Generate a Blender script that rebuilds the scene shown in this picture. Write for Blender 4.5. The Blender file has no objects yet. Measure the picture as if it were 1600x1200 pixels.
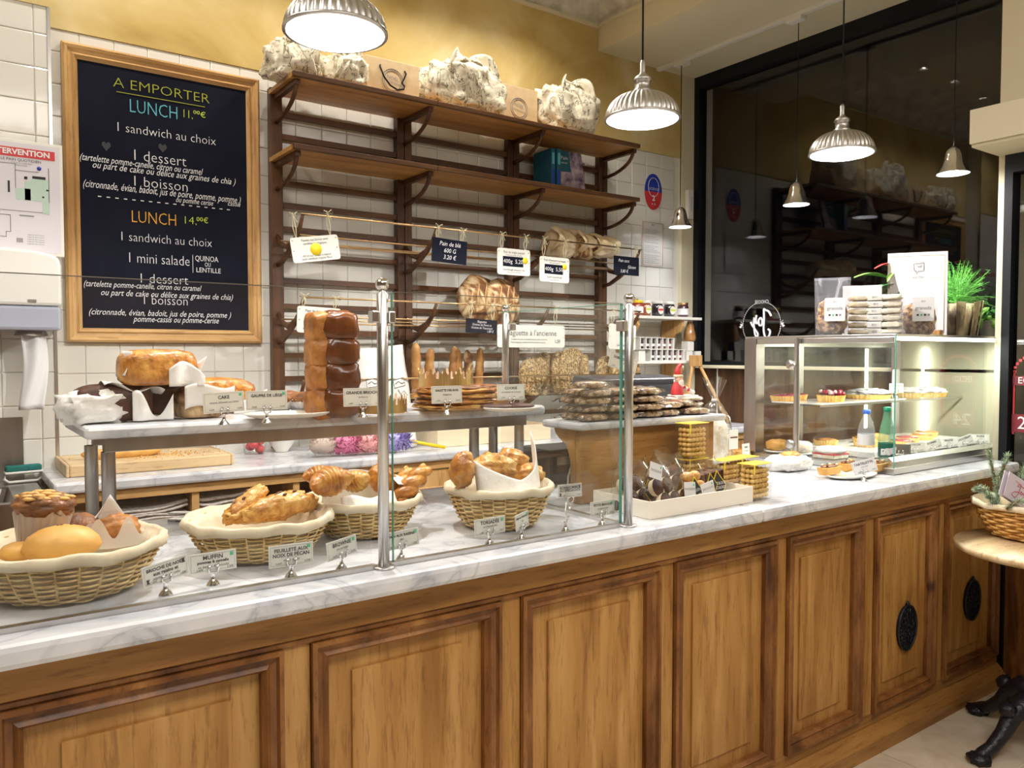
import bpy, math, random
from mathutils import Vector, Matrix, noise
PI = math.pi
sc = bpy.context.scene
COL = sc.collection

# ---------------------------------------------------------------- camera
CH = 1.5
YAW = math.radians(54.30)      # angle from the world X axis (the counter's direction)
PIT = math.radians(2.192)
FPX = 1241.0
cd = bpy.data.cameras.new('camera')
cd.sensor_width = 36.0
cd.lens = FPX / 1600 * 36
cd.clip_start = 0.05
cam = bpy.data.objects.new('camera', cd)
COL.objects.link(cam)
fwd = Vector((math.cos(YAW) * math.cos(PIT), math.sin(YAW) * math.cos(PIT), -math.sin(PIT)))
cam.location = (0, 0, CH)
cam.rotation_euler = fwd.to_track_quat('-Z', 'Y').to_euler()
sc.camera = cam

# ---------------------------------------------------------------- world, exposure
w = bpy.data.worlds.new('night')
sc.world = w
w.use_nodes = True
w.node_tree.nodes['Background'].inputs[0].default_value = (0.010, 0.012, 0.018, 1)
w.node_tree.nodes['Background'].inputs[1].default_value = 1.0
sc.view_settings.view_transform = 'Standard'
sc.view_settings.look = 'None'
sc.view_settings.gamma = 1
sc.view_settings.exposure = 0.16
sc.view_settings.use_curve_mapping = False
sc.cycles.use_denoising = True
sc.cycles.max_bounces = 10
sc.cycles.transparent_max_bounces = 24
sc.cycles.sample_clamp_indirect = 6.0
sc.cycles.caustics_reflective = False
sc.cycles.caustics_refractive = False

WARM = (1.0, 0.93, 0.83)
COOL = (1.0, 0.965, 0.93)
NEUT = (1.0, 0.95, 0.90)

def light(name, kind, loc, power, color=WARM, radius=0.04, rot=None, size=None, spot=None, blend=0.6):
    d = bpy.data.lights.new(name, kind)
    d.energy = power
    d.color = color
    if kind in ('POINT', 'SPOT'):
        d.shadow_soft_size = radius
    if kind == 'AREA':
        d.shape = 'RECTANGLE'
        d.size, d.size_y = size
    if kind == 'SPOT':
        d.spot_size = spot
        d.spot_blend = blend
    o = bpy.data.objects.new(name, d)
    COL.objects.link(o)
    o.location = loc
    if rot:
        o.rotation_euler = rot
    return o

# unseen area fill lights added below the ceiling, behind and around the camera
light('ceiling_fill', 'AREA', (0.6, -0.6, 3.55), 84, NEUT, size=(2.6, 1.0))
light('ceiling_fill', 'AREA', (2.9, 0.25, 3.5), 15, NEUT, size=(1.2, 0.7))
light('ceiling_fill', 'AREA', (-0.6, 1.9, 3.55), 34, WARM, size=(1.0, 1.0))
# track of small spots over the sales floor washing the back wall
for _x in (2.804, 2.323, 1.809, 1.150, .45):
    light('spot_light', 'SPOT', (_x, 3.35, 3.775), 27, WARM, .02, (math.radians(-6), 0, 0), spot=math.radians(125), blend=.5)

# ---------------------------------------------------------------- helpers
_sy, _cy = math.sin(YAW), math.cos(YAW)
_f = fwd
_r = Vector((_sy, -_cy, 0))
_u = _r.cross(_f)

def ray(x, y):
    return _f + _r * ((x - 800) / FPX) + _u * ((600 - y) / FPX)
def PY(x, y, Y):
    d = ray(x, y); t = Y / d.y
    return Vector((d.x * t, Y, CH + d.z * t))
def PZ(x, y, Z):
    d = ray(x, y); t = (Z - CH) / d.z
    return Vector((d.x * t, d.y * t, Z))
def PX(x, y, X):
    d = ray(x, y); t = X / d.x
    return Vector((X, d.y * t, CH + d.z * t))
def away(x, y, Z, r):
    """centre of something of radius r whose front edge stands at the pixel on the plane z=Z"""
    p = PZ(x, y, Z); d = Vector((p.x, p.y, 0)).normalized()
    return Vector((p.x+d.x*r, p.y+d.y*r, Z))
def depth(p):
    return (Vector(p) - Vector((0, 0, CH))).dot(_f)

R_ = random.Random(7)
def rnd(a, b):
    return R_.uniform(a, b)

class MB:
    """collects vertices and faces of one mesh"""
    def __init__(self):
        self.v = []; self.f = []; self.sm = []
    def add(self, vs, fs, m=None, smooth=False):
        o = len(self.v)
        for p in vs:
            p = Vector(p)
            if m is not None:
                p = m @ p
            self.v.append(p)
        for q in fs:
            self.f.append([i + o for i in q]); self.sm.append(smooth)
        return self
    def box(self, x0, x1, y0, y1, z0, z1, m=None):
        return self.add([(x0,y0,z0),(x1,y0,z0),(x1,y1,z0),(x0,y1,z0),(x0,y0,z1),(x1,y0,z1),(x1,y1,z1),(x0,y1,z1)],
                        [(0,3,2,1),(4,5,6,7),(0,1,5,4),(1,2,6,5),(2,3,7,6),(3,0,4,7)], m)
    def cbox(self, c, s, m=None):
        return self.box(c[0]-s[0]/2, c[0]+s[0]/2, c[1]-s[1]/2, c[1]+s[1]/2, c[2]-s[2]/2, c[2]+s[2]/2, m)
    def lathe(self, prof, n=24, c=(0,0,0), m=None, sx=1, sy=1, jit=None, capb=False, capt=False, smooth=True):
        vs = []; fs = []
        for k, (r, z) in enumerate(prof):
            for i in range(n):
                a = 2*PI*i/n
                dr, dz = jit(k, a) if jit else (0, 0)
                vs.append((c[0]+(r+dr)*math.cos(a)*sx, c[1]+(r+dr)*math.sin(a)*sy, c[2]+z+dz))
        for k in range(len(prof)-1):
            for i in range(n):
                j = (i+1) % n
                fs.append((k*n+i, k*n+j, (k+1)*n+j, (k+1)*n+i))
        if capb: fs.append(tuple(reversed(range(n))))
        if capt: fs.append(tuple((len(prof)-1)*n+i for i in range(n)))
        return self.add(vs, fs, m, smooth)
    def cyl(self, c, r, h, n=16, m=None, r2=None):
        r2 = r if r2 is None else r2
        return self.lathe([(r,0),(r2,h)], n, c, m, capb=True, capt=True, smooth=False)
    def tube(self, pts, r, n=6, close=False, m=None, caps=True):
        pts = [Vector(p) for p in pts]
        N = len(pts); vs = []; fs = []
        up0 = None
        for i, p in enumerate(pts):
            if close:
                t = pts[(i+1) % N] - pts[i-1]
            else:
                t = pts[min(i+1, N-1)] - pts[max(i-1, 0)]
            if t.length < 1e-9: t = Vector((0,0,1))
            t.normalize()
            if up0 is None:
                up0 = Vector((0,0,1)) if abs(t.z) < .9 else Vector((1,0,0))
            s = t.cross(up0)
            if s.length < 1e-6: s = t.orthogonal()
            s.normalize(); up = s.cross(t).normalized(); up0 = up
            rr = r[i] if isinstance(r, (list, tuple)) else r
            for k in range(n):
                a = 2*PI*k/n
                vs.append(p + s*(rr*math.cos(a)) + up*(rr*math.sin(a)))
        L = N if close else N-1
        for i in range(L):
            j = (i+1) % N
            for k in range(n):
                l = (k+1) % n
                fs.append((i*n+k, j*n+k, j*n+l, i*n+l))
        if not close and caps:
            fs.append(tuple(range(n))); fs.append(tuple(reversed(range((N-1)*n, N*n))))
        return self.add(vs, fs, m, True)
    def grid(self, fn, nu, nv, m=None, smooth=True, cu=False):
        vs = []; fs = []
        for j in range(nv+1):
            for i in range(nu if cu else nu+1):
                vs.append(fn(i/nu, j/nv))
        W = nu if cu else nu+1
        for j in range(nv):
            for i in range(nu):
                k = (i+1) % W if cu else i+1
                fs.append((j*W+i, j*W+k, (j+1)*W+k, (j+1)*W+i))
        return self.add(vs, fs, m, smooth)
    def blob(self, c=(0,0,0), s=(1,1,1), amp=.05, fr=2, seed=0, n=20, flat=0, pw=1.0, m=None, fn=None):
        """noisy rounded lump; flat cuts the underside, pw<1 makes it boxier"""
        vs = []; fs = []; nv = n//2+1
        for j in range(nv+1):
            th = PI*j/nv
            for i in range(n):
                a = 2*PI*i/n
                d = Vector((math.sin(th)*math.cos(a), math.sin(th)*math.sin(a), -math.cos(th)))
                e = Vector([math.copysign(abs(q)**pw, q) for q in d])
                k = 1 + amp*noise.noise(d*fr+Vector((seed*3.1, seed*1.7, seed)))+amp*.5*noise.noise(d*fr*2.7+Vector((seed, 0, 5)))
                if fn: k *= fn(d)
                p = Vector((e.x*s[0]*k, e.y*s[1]*k, e.z*s[2]*k))
                if flat and p.z < -s[2]*flat: p.z = -s[2]*flat + (p.z+s[2]*flat)*.12
                vs.append(p+Vector(c))
        for j in range(nv):
            for i in range(n):
                k = (i+1) % n
                fs.append((j*n+i, j*n+k, (j+1)*n+k, (j+1)*n+i))
        return self.add(vs, fs, m, True)
    def prism(self, poly, d0, d1, axis='Y', m=None):
        """poly of (a,b) extruded; axis Y: (x,z), axis X: (y,z), axis Z: (x,y)"""
        n = len(poly)
        def P(a, b, d):
            return {'Y': (a, d, b), 'X': (d, a, b), 'Z': (a, b, d)}[axis]
        vs = [P(a, b, d0) for a, b in poly]+[P(a, b, d1) for a, b in poly]
        fs = [tuple(range(n)), tuple(reversed(range(n, 2*n)))]+[(i, i+n, (i+1) % n+n, (i+1) % n) for i in range(n)]
        return self.add(vs, fs, m)
    def mesh(self, name, mat):
        me = bpy.data.meshes.new(name)
        me.from_pydata([tuple(p) for p in self.v], [], self.f)
        me.polygons.foreach_set('use_smooth', self.sm)
        me.materials.append(mat)
        me.update()
        return me

def fixn(me):
    import bmesh
    bm = bmesh.new(); bm.from_mesh(me)
    bmesh.ops.recalc_face_normals(bm, faces=bm.faces)
    bm.to_mesh(me); bm.free()

def part(name, mb, mat, parent=None, bevel=0, label=None, kind=None, fix=True, loc=None, solid=0, sub=0):
    me = mb if isinstance(mb, bpy.types.Mesh) else mb.mesh(name, mat)
    if fix and not isinstance(mb, bpy.types.Mesh): fixn(me)
    o = bpy.data.objects.new(name, me)
    COL.objects.link(o)
    if parent is not None: o.parent = parent
    if loc is not None: o.location = loc
    if solid:
        md = o.modifiers.new('s', 'SOLIDIFY'); md.thickness = solid; md.offset = 0
    if sub:
        md = o.modifiers.new('u', 'SUBSURF'); md.levels = sub; md.render_levels = sub
    if bevel:
        md = o.modifiers.new('b', 'BEVEL'); md.width = bevel; md.segments = 2; md.limit_method = 'ANGLE'
    if label: o['label'] = label
    if kind: o['kind'] = kind
    return o

def thing(name, label, cat, loc=(0,0,0), rz=0, group=None):
    o = bpy.data.objects.new(name, None)
    COL.objects.link(o)
    o.empty_display_size = .05
    o.location = loc; o.rotation_euler = (0, 0, rz)
    o['label'] = label; o['category'] = cat
    if group: o['group'] = group
    return o

def solo(name, label, cat, mb, mat, loc=(0,0,0), rz=0, group=None, rot=None, **k):
    o = part(name, mb, mat, None, **k)
    o.location = loc; o.rotation_euler = rot if rot else (0, 0, rz)
    o['label'] = label; o['category'] = cat
    if group: o['group'] = group
    return o

def struct(name, mb, mat, parent=None, **k):
    o = part(name, mb, mat, parent, **k)
    if parent is None: o['kind'] = 'structure'
    return o

def dup(root, loc, rz, label, scale=None, rot=None):
    def cp(o, p):
        c = o.copy(); COL.objects.link(c)
        if p is not None: c.parent = p
        for ch in list(o.children): cp(ch, c)
        return c
    r = cp(root, None)
    r.location = loc
    r.rotation_euler = rot if rot else (0, 0, rz)
    r['label'] = label
    if scale: r.scale = (scale,)*3 if not isinstance(scale, tuple) else scale
    return r

_tc = {}
def text(body, size, mat, parent, loc, rot=(PI/2, 0, 0), align='CENTER', shear=0, name='lettering', off=0, sx=1.0, sp=1.0, mirror=False):
    cu = bpy.data.curves.new('t', 'FONT')
    cu.body = body; cu.size = size; cu.align_x = align; cu.align_y = 'CENTER'
    cu.shear = shear; cu.resolution_u = 2; cu.offset = off; cu.space_character = sp
    cu.extrude = 0
    to = bpy.data.objects.new('t', cu)
    me = bpy.data.meshes.new_from_object(to)
    bpy.data.objects.remove(to)
    bpy.data.curves.remove(cu)
    me.name = name
    me.materials.clear(); me.materials.append(mat)
    o = bpy.data.objects.new(name, me)
    COL.objects.link(o)
    o.parent = parent; o.location = loc; o.rotation_euler = rot
    o.scale = (-sx if mirror else sx, 1, 1)
    o['kind'] = 'stuff'
    return o

# ---------------------------------------------------------------- materials
def nmat(name):
    m = bpy.data.materials.new(name); m.use_nodes = True
    nt = m.node_tree
    return m, nt, nt.nodes['Principled BSDF'], nt.nodes, nt.links

def plain(name, col, rough=.5, metal=0, coat=0, spec=.5, bump=0, bs=40, sss=0, trans=0, emit=None, es=0):
    m, nt, b, N, L = nmat(name)
    b.inputs['Base Color'].default_value = (*col, 1)
    b.inputs['Roughness'].default_value = rough
    b.inputs['Metallic'].default_value = metal
    b.inputs['Coat Weight'].default_value = coat
    b.inputs['Specular IOR Level'].default_value = spec
    if sss:
        b.inputs['Subsurface Weight'].default_value = sss; b.inputs['Subsurface Scale'].default_value = .01
    if emit:
        b.inputs['Emission Color'].default_value = (*emit, 1); b.inputs['Emission Strength'].default_value = es
    if bump:
        t = N.new('ShaderNodeTexCoord'); n = N.new('ShaderNodeTexNoise'); n.inputs['Scale'].default_value = bs
        n.inputs['Detail'].default_value = 3
        bp = N.new('ShaderNodeBump'); bp.inputs['Strength'].default_value = bump; bp.inputs['Distance'].default_value = .01
        L.new(t.outputs['Object'], n.inputs['Vector']); L.new(n.outputs['Fac'], bp.inputs['Height']); L.new(bp.outputs['Normal'], b.inputs['Normal'])
    return m

def ramp(N, stops):
    r = N.new('ShaderNodeValToRGB'); e = r.color_ramp.elements
    while len(e) > 1: e.remove(e[-1])
    e[0].position = stops[0][0]; e[0].color = (*stops[0][1], 1)
    for p, c in stops[1:]:
        q = e.new(p); q.color = (*c, 1)
    return r

def mottled(name, stops, scale=3, rough=.5, coat=0, bump=.3, stretch=(1,1,1), detail=5, coord='Object', dist=.01, distort=0, metal=0, spec=.5, bscale=None, nrough=.55):
    m, nt, b, N, L = nmat(name)
    t = N.new('ShaderNodeTexCoord'); mp = N.new('ShaderNodeMapping'); mp.inputs['Scale'].default_value = stretch
    n = N.new('ShaderNodeTexNoise'); n.inputs['Scale'].default_value = scale; n.inputs['Detail'].default_value = detail
    n.inputs['Roughness'].default_value = nrough; n.inputs['Distortion'].default_value = distort
    r = ramp(N, stops)
    L.new(t.outputs[coord], mp.inputs['Vector']); L.new(mp.outputs['Vector'], n.inputs['Vector']); L.new(n.outputs['Fac'], r.inputs['Fac'])
    L.new(r.outputs['Color'], b.inputs['Base Color'])
    b.inputs['Roughness'].default_value = rough; b.inputs['Coat Weight'].default_value = coat; b.inputs['Coat Roughness'].default_value = .15
    b.inputs['Metallic'].default_value = metal; b.inputs['Specular IOR Level'].default_value = spec
    if bump:
        n2 = n
        if bscale:
            n2 = N.new('ShaderNodeTexNoise'); n2.inputs['Scale'].default_value = bscale; n2.inputs['Detail'].default_value = 4
            L.new(mp.outputs['Vector'], n2.inputs['Vector'])
        bp = N.new('ShaderNodeBump'); bp.inputs['Strength'].default_value = bump; bp.inputs['Distance'].default_value = dist
        L.new(n2.outputs['Fac'], bp.inputs['Height']); L.new(bp.outputs['Normal'], b.inputs['Normal'])
    return m

def wood(name, dark, mid, lite, stretch=(1.2, 1.2, .12), scale=14, rough=.45, knots=True, spec=.4, wear=True):
    m, nt, b, N, L = nmat(name)
    t = N.new('ShaderNodeTexCoord'); mp = N.new('ShaderNodeMapping'); mp.inputs['Scale'].default_value = stretch
    L.new(t.outputs['Object'], mp.inputs['Vector'])
    n = N.new('ShaderNodeTexNoise'); n.inputs['Scale'].default_value = scale; n.inputs['Detail'].default_value = 6; n.inputs['Distortion'].default_value = .5
    L.new(mp.outputs['Vector'], n.inputs['Vector'])
    r = ramp(N, [(.28, dark), (.5, mid), (.72, lite)])
    L.new(n.outputs['Fac'], r.inputs['Fac'])
    out = r.outputs['Color']
    # broad tone changes
    n2 = N.new('ShaderNodeTexNoise'); n2.inputs['Scale'].default_value = 2.2; n2.inputs['Detail'].default_value = 3
    L.new(t.outputs['Object'], n2.inputs['Vector'])
    r2 = ramp(N, [(.3, (.72, .66, .6)), (.6, (1, 1, 1))])
    L.new(n2.outputs['Fac'], r2.inputs['Fac'])
    mx = N.new('ShaderNodeMixRGB'); mx.blend_type = 'MULTIPLY'; mx.inputs[0].default_value = .8 if wear else .3
    L.new(out, mx.inputs[1]); L.new(r2.outputs['Color'], mx.inputs[2]); out = mx.outputs[0]
    if knots:
        v = N.new('ShaderNodeTexVoronoi'); v.inputs['Scale'].default_value = 2.6
        mp2 = N.new('ShaderNodeMapping'); mp2.inputs['Scale'].default_value = tuple(1 if s > .5 else .55 for s in stretch)
        L.new(t.outputs['Object'], mp2.inputs['Vector']); L.new(mp2.outputs['Vector'], v.inputs['Vector'])
        r3 = ramp(N, [(.02, (.25, .13, .06)), (.045, (1, 1, 1))])
        L.new(v.outputs['Distance'], r3.inputs['Fac'])
        m2 = N.new('ShaderNodeMixRGB'); m2.blend_type = 'MULTIPLY'; m2.inputs[0].default_value = .9
        L.new(out, m2.inputs[1]); L.new(r3.outputs['Color'], m2.inputs[2]); out = m2.outputs[0]
    if wear:
        nf = N.new('ShaderNodeTexNoise'); nf.inputs['Scale'].default_value = scale*5; nf.inputs['Detail'].default_value = 4; nf.inputs['Roughness'].default_value = .7
        L.new(mp.outputs['Vector'], nf.inputs['Vector'])
        rf = ramp(N, [(.34, (.50, .42, .34)), (.47, (1, 1, 1))]); L.new(nf.outputs['Fac'], rf.inputs['Fac'])
        mf = N.new('ShaderNodeMixRGB'); mf.blend_type = 'MULTIPLY'; mf.inputs[0].default_value = .65
        L.new(out, mf.inputs[1]); L.new(rf.outputs['Color'], mf.inputs[2]); out = mf.outputs[0]
    L.new(out, b.inputs['Base Color'])
    b.inputs['Roughness'].default_value = rough; b.inputs['Specular IOR Level'].default_value = spec
    bp = N.new('ShaderNodeBump'); bp.inputs['Strength'].default_value = .25; bp.inputs['Distance'].default_value = .004
    L.new(n.outputs['Fac'], bp.inputs['Height']); L.new(bp.outputs['Normal'], b.inputs['Normal'])
    return m

def marble(name):
    m, nt, b, N, L = nmat(name)
    t = N.new('ShaderNodeTexCoord')
    n = N.new('ShaderNodeTexNoise'); n.inputs['Scale'].default_value = 3.2; n.inputs['Detail'].default_value = 8; n.inputs['Distortion'].default_value = 1.6
    L.new(t.outputs['Object'], n.inputs['Vector'])
    ma = N.new('ShaderNodeMath'); ma.operation = 'SUBTRACT'; ma.inputs[1].default_value = .5; L.new(n.outputs['Fac'], ma.inputs[0])
    mb_ = N.new('ShaderNodeMath'); mb_.operation = 'ABSOLUTE'; L.new(ma.outputs[0], mb_.inputs[0])
    r = ramp(N, [(0, (.50, .52, .56)), (.012, (.62, .63, .67)), (.05, (.72, .725, .745))])
    L.new(mb_.outputs[0], r.inputs['Fac'])
    n2 = N.new('ShaderNodeTexNoise'); n2.inputs['Scale'].default_value = 7; n2.inputs['Detail'].default_value = 6; n2.inputs['Distortion'].default_value = .8
    L.new(t.outputs['Object'], n2.inputs['Vector'])
    r2 = ramp(N, [(.3, (.66, .69, .73)), (.62, (1, 1, 1))]); L.new(n2.outputs['Fac'], r2.inputs['Fac'])
    mx = N.new('ShaderNodeMixRGB'); mx.blend_type = 'MULTIPLY'; mx.inputs[0].default_value = .9
    L.new(r.outputs['Color'], mx.inputs[1]); L.new(r2.outputs['Color'], mx.inputs[2])
    L.new(mx.outputs[0], b.inputs['Base Color'])
    b.inputs['Roughness'].default_value = .22; b.inputs['Specular IOR Level'].default_value = .4
    return m

def glass(name, tint=(1,1,1), refl=1.0, rough=0.0, base=0.0, ior=1.5):
    """thin clear pane or film: passes light straight through and mirrors by the Fresnel law"""
    m = bpy.data.materials.new(name); m.use_nodes = True
    nt = m.node_tree; N = nt.nodes; L = nt.links
    N.remove(N['Principled BSDF'])
    tr = N.new('ShaderNodeBsdfTransparent'); tr.inputs[0].default_value = (*tint, 1)
    gl = N.new('ShaderNodeBsdfGlossy'); gl.inputs['Roughness'].default_value = rough
    fr = N.new('ShaderNodeFresnel')
    ge = N.new('ShaderNodeNewGeometry'); mr = N.new('ShaderNodeMapRange')   # the node inverts the index on back faces: undo that
    mr.inputs['To Min'].default_value = ior; mr.inputs['To Max'].default_value = 1/ior
    L.new(ge.outputs['Backfacing'], mr.inputs['Value']); L.new(mr.outputs[0], fr.inputs[0])
    mu = N.new('ShaderNodeMath'); mu.operation = 'MULTIPLY_ADD'; mu.inputs[1].default_value = refl; mu.inputs[2].default_value = base
    mu.use_clamp = True
    mx = N.new('ShaderNodeMixShader')
    L.new(fr.outputs[0], mu.inputs[0]); L.new(mu.outputs[0], mx.inputs[0]); L.new(tr.outputs[0], mx.inputs[1]); L.new(gl.outputs[0], mx.inputs[2])
    L.new(mx.outputs[0], N['Material Output'].inputs['Surface'])
    return m

def film(name, col, alpha, rough=.25, refl=.8):
    """translucent plastic or paper: partly coloured, partly clear, glossy"""
    m = glass(name, refl=refl, rough=rough, base=.03)
    nt = m.node_tree; N = nt.nodes; L = nt.links
    out = N['Material Output']; src = out.inputs['Surface'].links[0].from_socket
    df = N.new('ShaderNodeBsdfDiffuse'); df.inputs[0].default_value = (*col, 1)
    mx = N.new('ShaderNodeMixShader'); mx.inputs[0].default_value = alpha
    L.new(src, mx.inputs[1]); L.new(df.outputs[0], mx.inputs[2]); L.new(mx.outputs[0], out.inputs['Surface'])
    return m

M = {}
M['marble'] = marble('marble')
M['pine'] = wood('old_pine', (.31, .138, .030), (.47, .240, .064), (.60, .345, .118))
M['pineh'] = wood('old_pine_rail', (.26, .112, .025), (.40, .195, .05), (.52, .285, .09), stretch=(.12, 1.2, 1.2))
M['pined'] = wood('old_pine_dark', (.10, .036, .010), (.25, .10, .026), (.42, .20, .06), stretch=(.5, 1.2, .2), scale=20)  # darker pine, grime along the moulding lines
M['lightpine'] = wood('light_pine', (.42, .22, .075), (.60, .36, .14), (.70, .45, .2), scale=10)
M['lightpineh'] = wood('light_pine_rail', (.42, .22, .075), (.60, .36, .14), (.70, .45, .2), stretch=(.12, 1.2, 1.2), scale=10, knots=False)
M['rack'] = wood('walnut', (.050, .020, .009), (.095, .040, .017), (.15, .068, .028), knots=False, rough=.4)
M['rackh'] = wood('walnut_rail', (.060, .024, .010), (.115, .050, .020), (.18, .082, .032), stretch=(.12, 1.2, 1.2), knots=False, rough=.4)
M['rackshelf'] = wood('walnut_shelf_lit', (.34, .155, .04), (.52, .27, .08), (.66, .38, .125), stretch=(.12, 1.2, 1.2), knots=False, rough=.4)  # walnut lightened: the light on the shelf undersides is put into its colour
M['board_wood'] = wood('cutting_board_beech', (.62, .43, .22), (.72, .53, .30), (.80, .62, .38), stretch=(.12, 1.2, 1.2), knots=False)
M['paleply'] = wood('pale_poplar', (.74, .60, .40), (.82, .69, .49), (.87, .76, .57), stretch=(.12, 1.2, 1.2), knots=False, wear=False)
M['tile'] = plain('glazed_cream_tile', (.76, .745, .69), .12, bump=.12, bs=9, spec=.5)
M['grout'] = plain('grout', (.72, .70, .64), .85)
M['plaster'] = mottled('ochre_plaster', [(.25, (.42, .28, .075)), (.42, (.56, .41, .145)), (.58, (.66, .52, .24)), (.78, (.76, .66, .42))], 2.0, .7, bump=.12, detail=9, distort=.6, spec=.2)
M['cream'] = plain('cream_paint', (.70, .635, .46), .55, bump=.04, bs=8)
M['umber'] = plain('umber_wall_paint', (.20, .14, .085), .8)
M['ceil'] = mottled('plaster_ornament', [(.35, (.52, .49, .42)), (.6, (.74, .71, .63))], 9, .7, bump=.3)
M['stone'] = mottled('floor_stone', [(.3, (.52, .43, .31)), (.5, (.64, .55, .42)), (.7, (.72, .65, .53))], 5, .35, bump=.05, detail=8, distort=1.5)
M['black'] = plain('black_paint', (.005, .006, .008), .45, spec=.25)
M['blackpl'] = plain('black_plastic', (.018, .020, .028), .3)
M['iron'] = plain('cast_iron', (.010, .011, .016), .38, .2, bump=.4, bs=60)
M['steel'] = plain('brushed_steel', (.62, .61, .60), .28, 1)
M['chrome'] = plain('chrome', (.82, .82, .84), .07, 1)
M['dsteel'] = mottled('worn_steel', [(.35, (.30, .27, .25)), (.65, (.50, .47, .44))], 6, .33, metal=1, bump=0, stretch=(1, 1, .2))
M['ribsteel'] = plain('ribbed_aluminium', (.56, .55, .54), .36, 1)
M['brass'] = plain('brass_rod', (.62, .42, .22), .28, 1)
M['slate'] = mottled('chalkboard', [(.3, (.007, .008, .016)), (.7, (.013, .015, .026))], 3, .8, bump=0, spec=.06)
M['chalk'] = plain('white_chalk', (.78, .78, .80), .9)
M['chalky'] = plain('yellow_chalk', (.32, .33, .035), .9)
M['chalkg'] = plain('green_chalk', (.55, .68, .08), .9)
M['chalkb'] = plain('blue_chalk', (.11, .42, .50), .9)
M['chalko'] = plain('orange_chalk', (.75, .38, .05), .9)
M['paper'] = plain('white_paper', (.82, .82, .84), .7)
M['card'] = plain('cream_card', (.80, .79, .72), .6)
M['ink'] = plain('dark_ink', (.03, .03, .035), .8)
M['greyink'] = plain('grey_ink', (.28, .28, .30), .8)
M['red'] = plain('red_print', (.62, .045, .05), .5)
M['blue'] = plain('blue_print', (.02, .05, .42), .4)
M['green'] = plain('green_print', (.10, .55, .28), .6)
M['mint'] = plain('mint_print', (.50, .66, .58), .6)
M['yellow'] = plain('yellow_print', (.90, .66, .02), .5)
M['whitepl'] = plain('white_plastic', (.80, .79, .74), .3)
M['porcelain'] = plain('white_porcelain', (.84, .82, .76), .12)
M['kraft'] = mottled('kraft_paper', [(.3, (.62, .45, .25)), (.7, (.72, .55, .34))], 20, .75, bump=.05)
M['parch'] = plain('baking_parchment', (.86, .84, .80), .5, bump=.5, bs=25)
M['parchf'] = film('translucent_parchment', (.88, .86, .82), .72, .4, .5)
M['cloth'] = mottled('cream_linen', [(.3, (.60, .49, .33)), (.7, (.77, .68, .51))], 14, .9, bump=.5, dist=.008)
M['wicker'] = mottled('willow_wicker', [(.3, (.52, .31, .10)), (.5, (.78, .55, .23)), (.72, (.90, .74, .40))], 35, .5, bump=.2, coat=.15)
M['glass'] = glass('clear_pane', (.985, .992, .988), 1.1)
M['glassedge'] = plain('green_glass_edge', (.10, .34, .27), .1, spec=.8)
M['winglass'] = glass('window_pane', (.9, .9, .9), 1.3, 0, .0)
M['film'] = glass('clear_film', (.98, .98, .985), 1.4, .12, .02)
M['zip'] = film('frosted_zip_bag', (.66, .70, .80), .13, .15)
M['shadein'] = plain('reflector_inside', (.88, .87, .86), .3)
# ================================================================ SETTING
YW = 3.9          # back wall
XWIN = 4.40       # window plane
XD = 3.88         # door wall
CEIL = 3.85
TP = 0.1365       # tile pitch

fl = struct('floor', MB().box(-3, 4.6, -3, 4.1, -.1, 0), M['grout'])
tl = MB().box(-.197, .197, -.197, .197, 0, .004)
tm = tl.mesh('floor_tile', M['stone']); fixn(tm)
for i in range(13):
    for j in range(9):
        x = -1.0+i*.4; y = -1.5+j*.4
        if (x < 1.2 and y < .7): continue
        o = part('floor_tile', tm, None, fl, loc=(x+.03, y+.12, 0))
cl = struct('ceiling', MB().box(-3, 4.6, -3, 4.1, CEIL, CEIL+.1), M['cream'])
struct('wall_rear', MB().box(-3, 4.6, -3.1, -3, 0, CEIL), M['umber'])
struct('wall_left', MB().box(-3.1, -3, -3, 4, 0, CEIL), M['umber'])

wb = struct('wall_back', MB().box(-3, 4.6, YW, YW+.12, 0, CEIL), M['grout'])
part('ochre_plaster', MB().box(-3, 4.45, YW-.012, YW, 2.872, CEIL), M['plaster'], wb)

def tile_mesh(wd, ht, name='wall_tile'):
    a, b = wd/2, ht/2; e = .004
    mb = MB().add([(-a,0,-b),(a,0,-b),(a,0,b),(-a,0,b),(-a,-.004,-b),(a,-.004,-b),(a,-.004,b),(-a,-.004,b),
                   (-a+e,-.006,-b+e),(a-e,-.006,-b+e),(a-e,-.006,b-e),(-a+e,-.006,b-e)],
                  [(0,1,5,4),(1,2,6,5),(2,3,7,6),(3,0,4,7),(4,5,9,8),(5,6,10,9),(6,7,11,10),(7,4,8,11),(8,9,10,11)])
    m = mb.mesh(name, M['tile']); fixn(m); return m
tmesh = tile_mesh(TP-.0022, TP-.0022)
toph = 2.872-(1.413+TP*10)
tmesh_top = tile_mesh(TP-.0022, toph-.002)
grid_t = []
for i in range(-1, 29):
    x = .511+(i+.5)*TP-0*TP
    if x-TP/2 < .37 or x+TP/2 > 4.30: continue
    for k in range(-3, 11):
        z = 1.413+(k+.5)*TP
        me = tmesh
        if k == 10: me = tmesh_top; z = 1.413+10*TP+toph/2
        grid_t.append((x, z, me))
grid_t.sort(key=lambda q: q[0])
rest = MB()
for n, (x, z, me) in enumerate(grid_t):
    rx, rz = rnd(-.004, .004), rnd(-.004, .004)
    if n < 290:
        o = part('wall_tile', me, None, wb, loc=(x, YW, z)); o.rotation_euler = (rx, 0, rz)
    else:
        mt = Matrix.Translation((x, YW, z)) @ Matrix.Rotation(rx, 4, 'X') @ Matrix.Rotation(rz, 4, 'Z')
        rest.add([v.co for v in me.vertices], [list(p.vertices) for p in me.polygons], mt)
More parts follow.
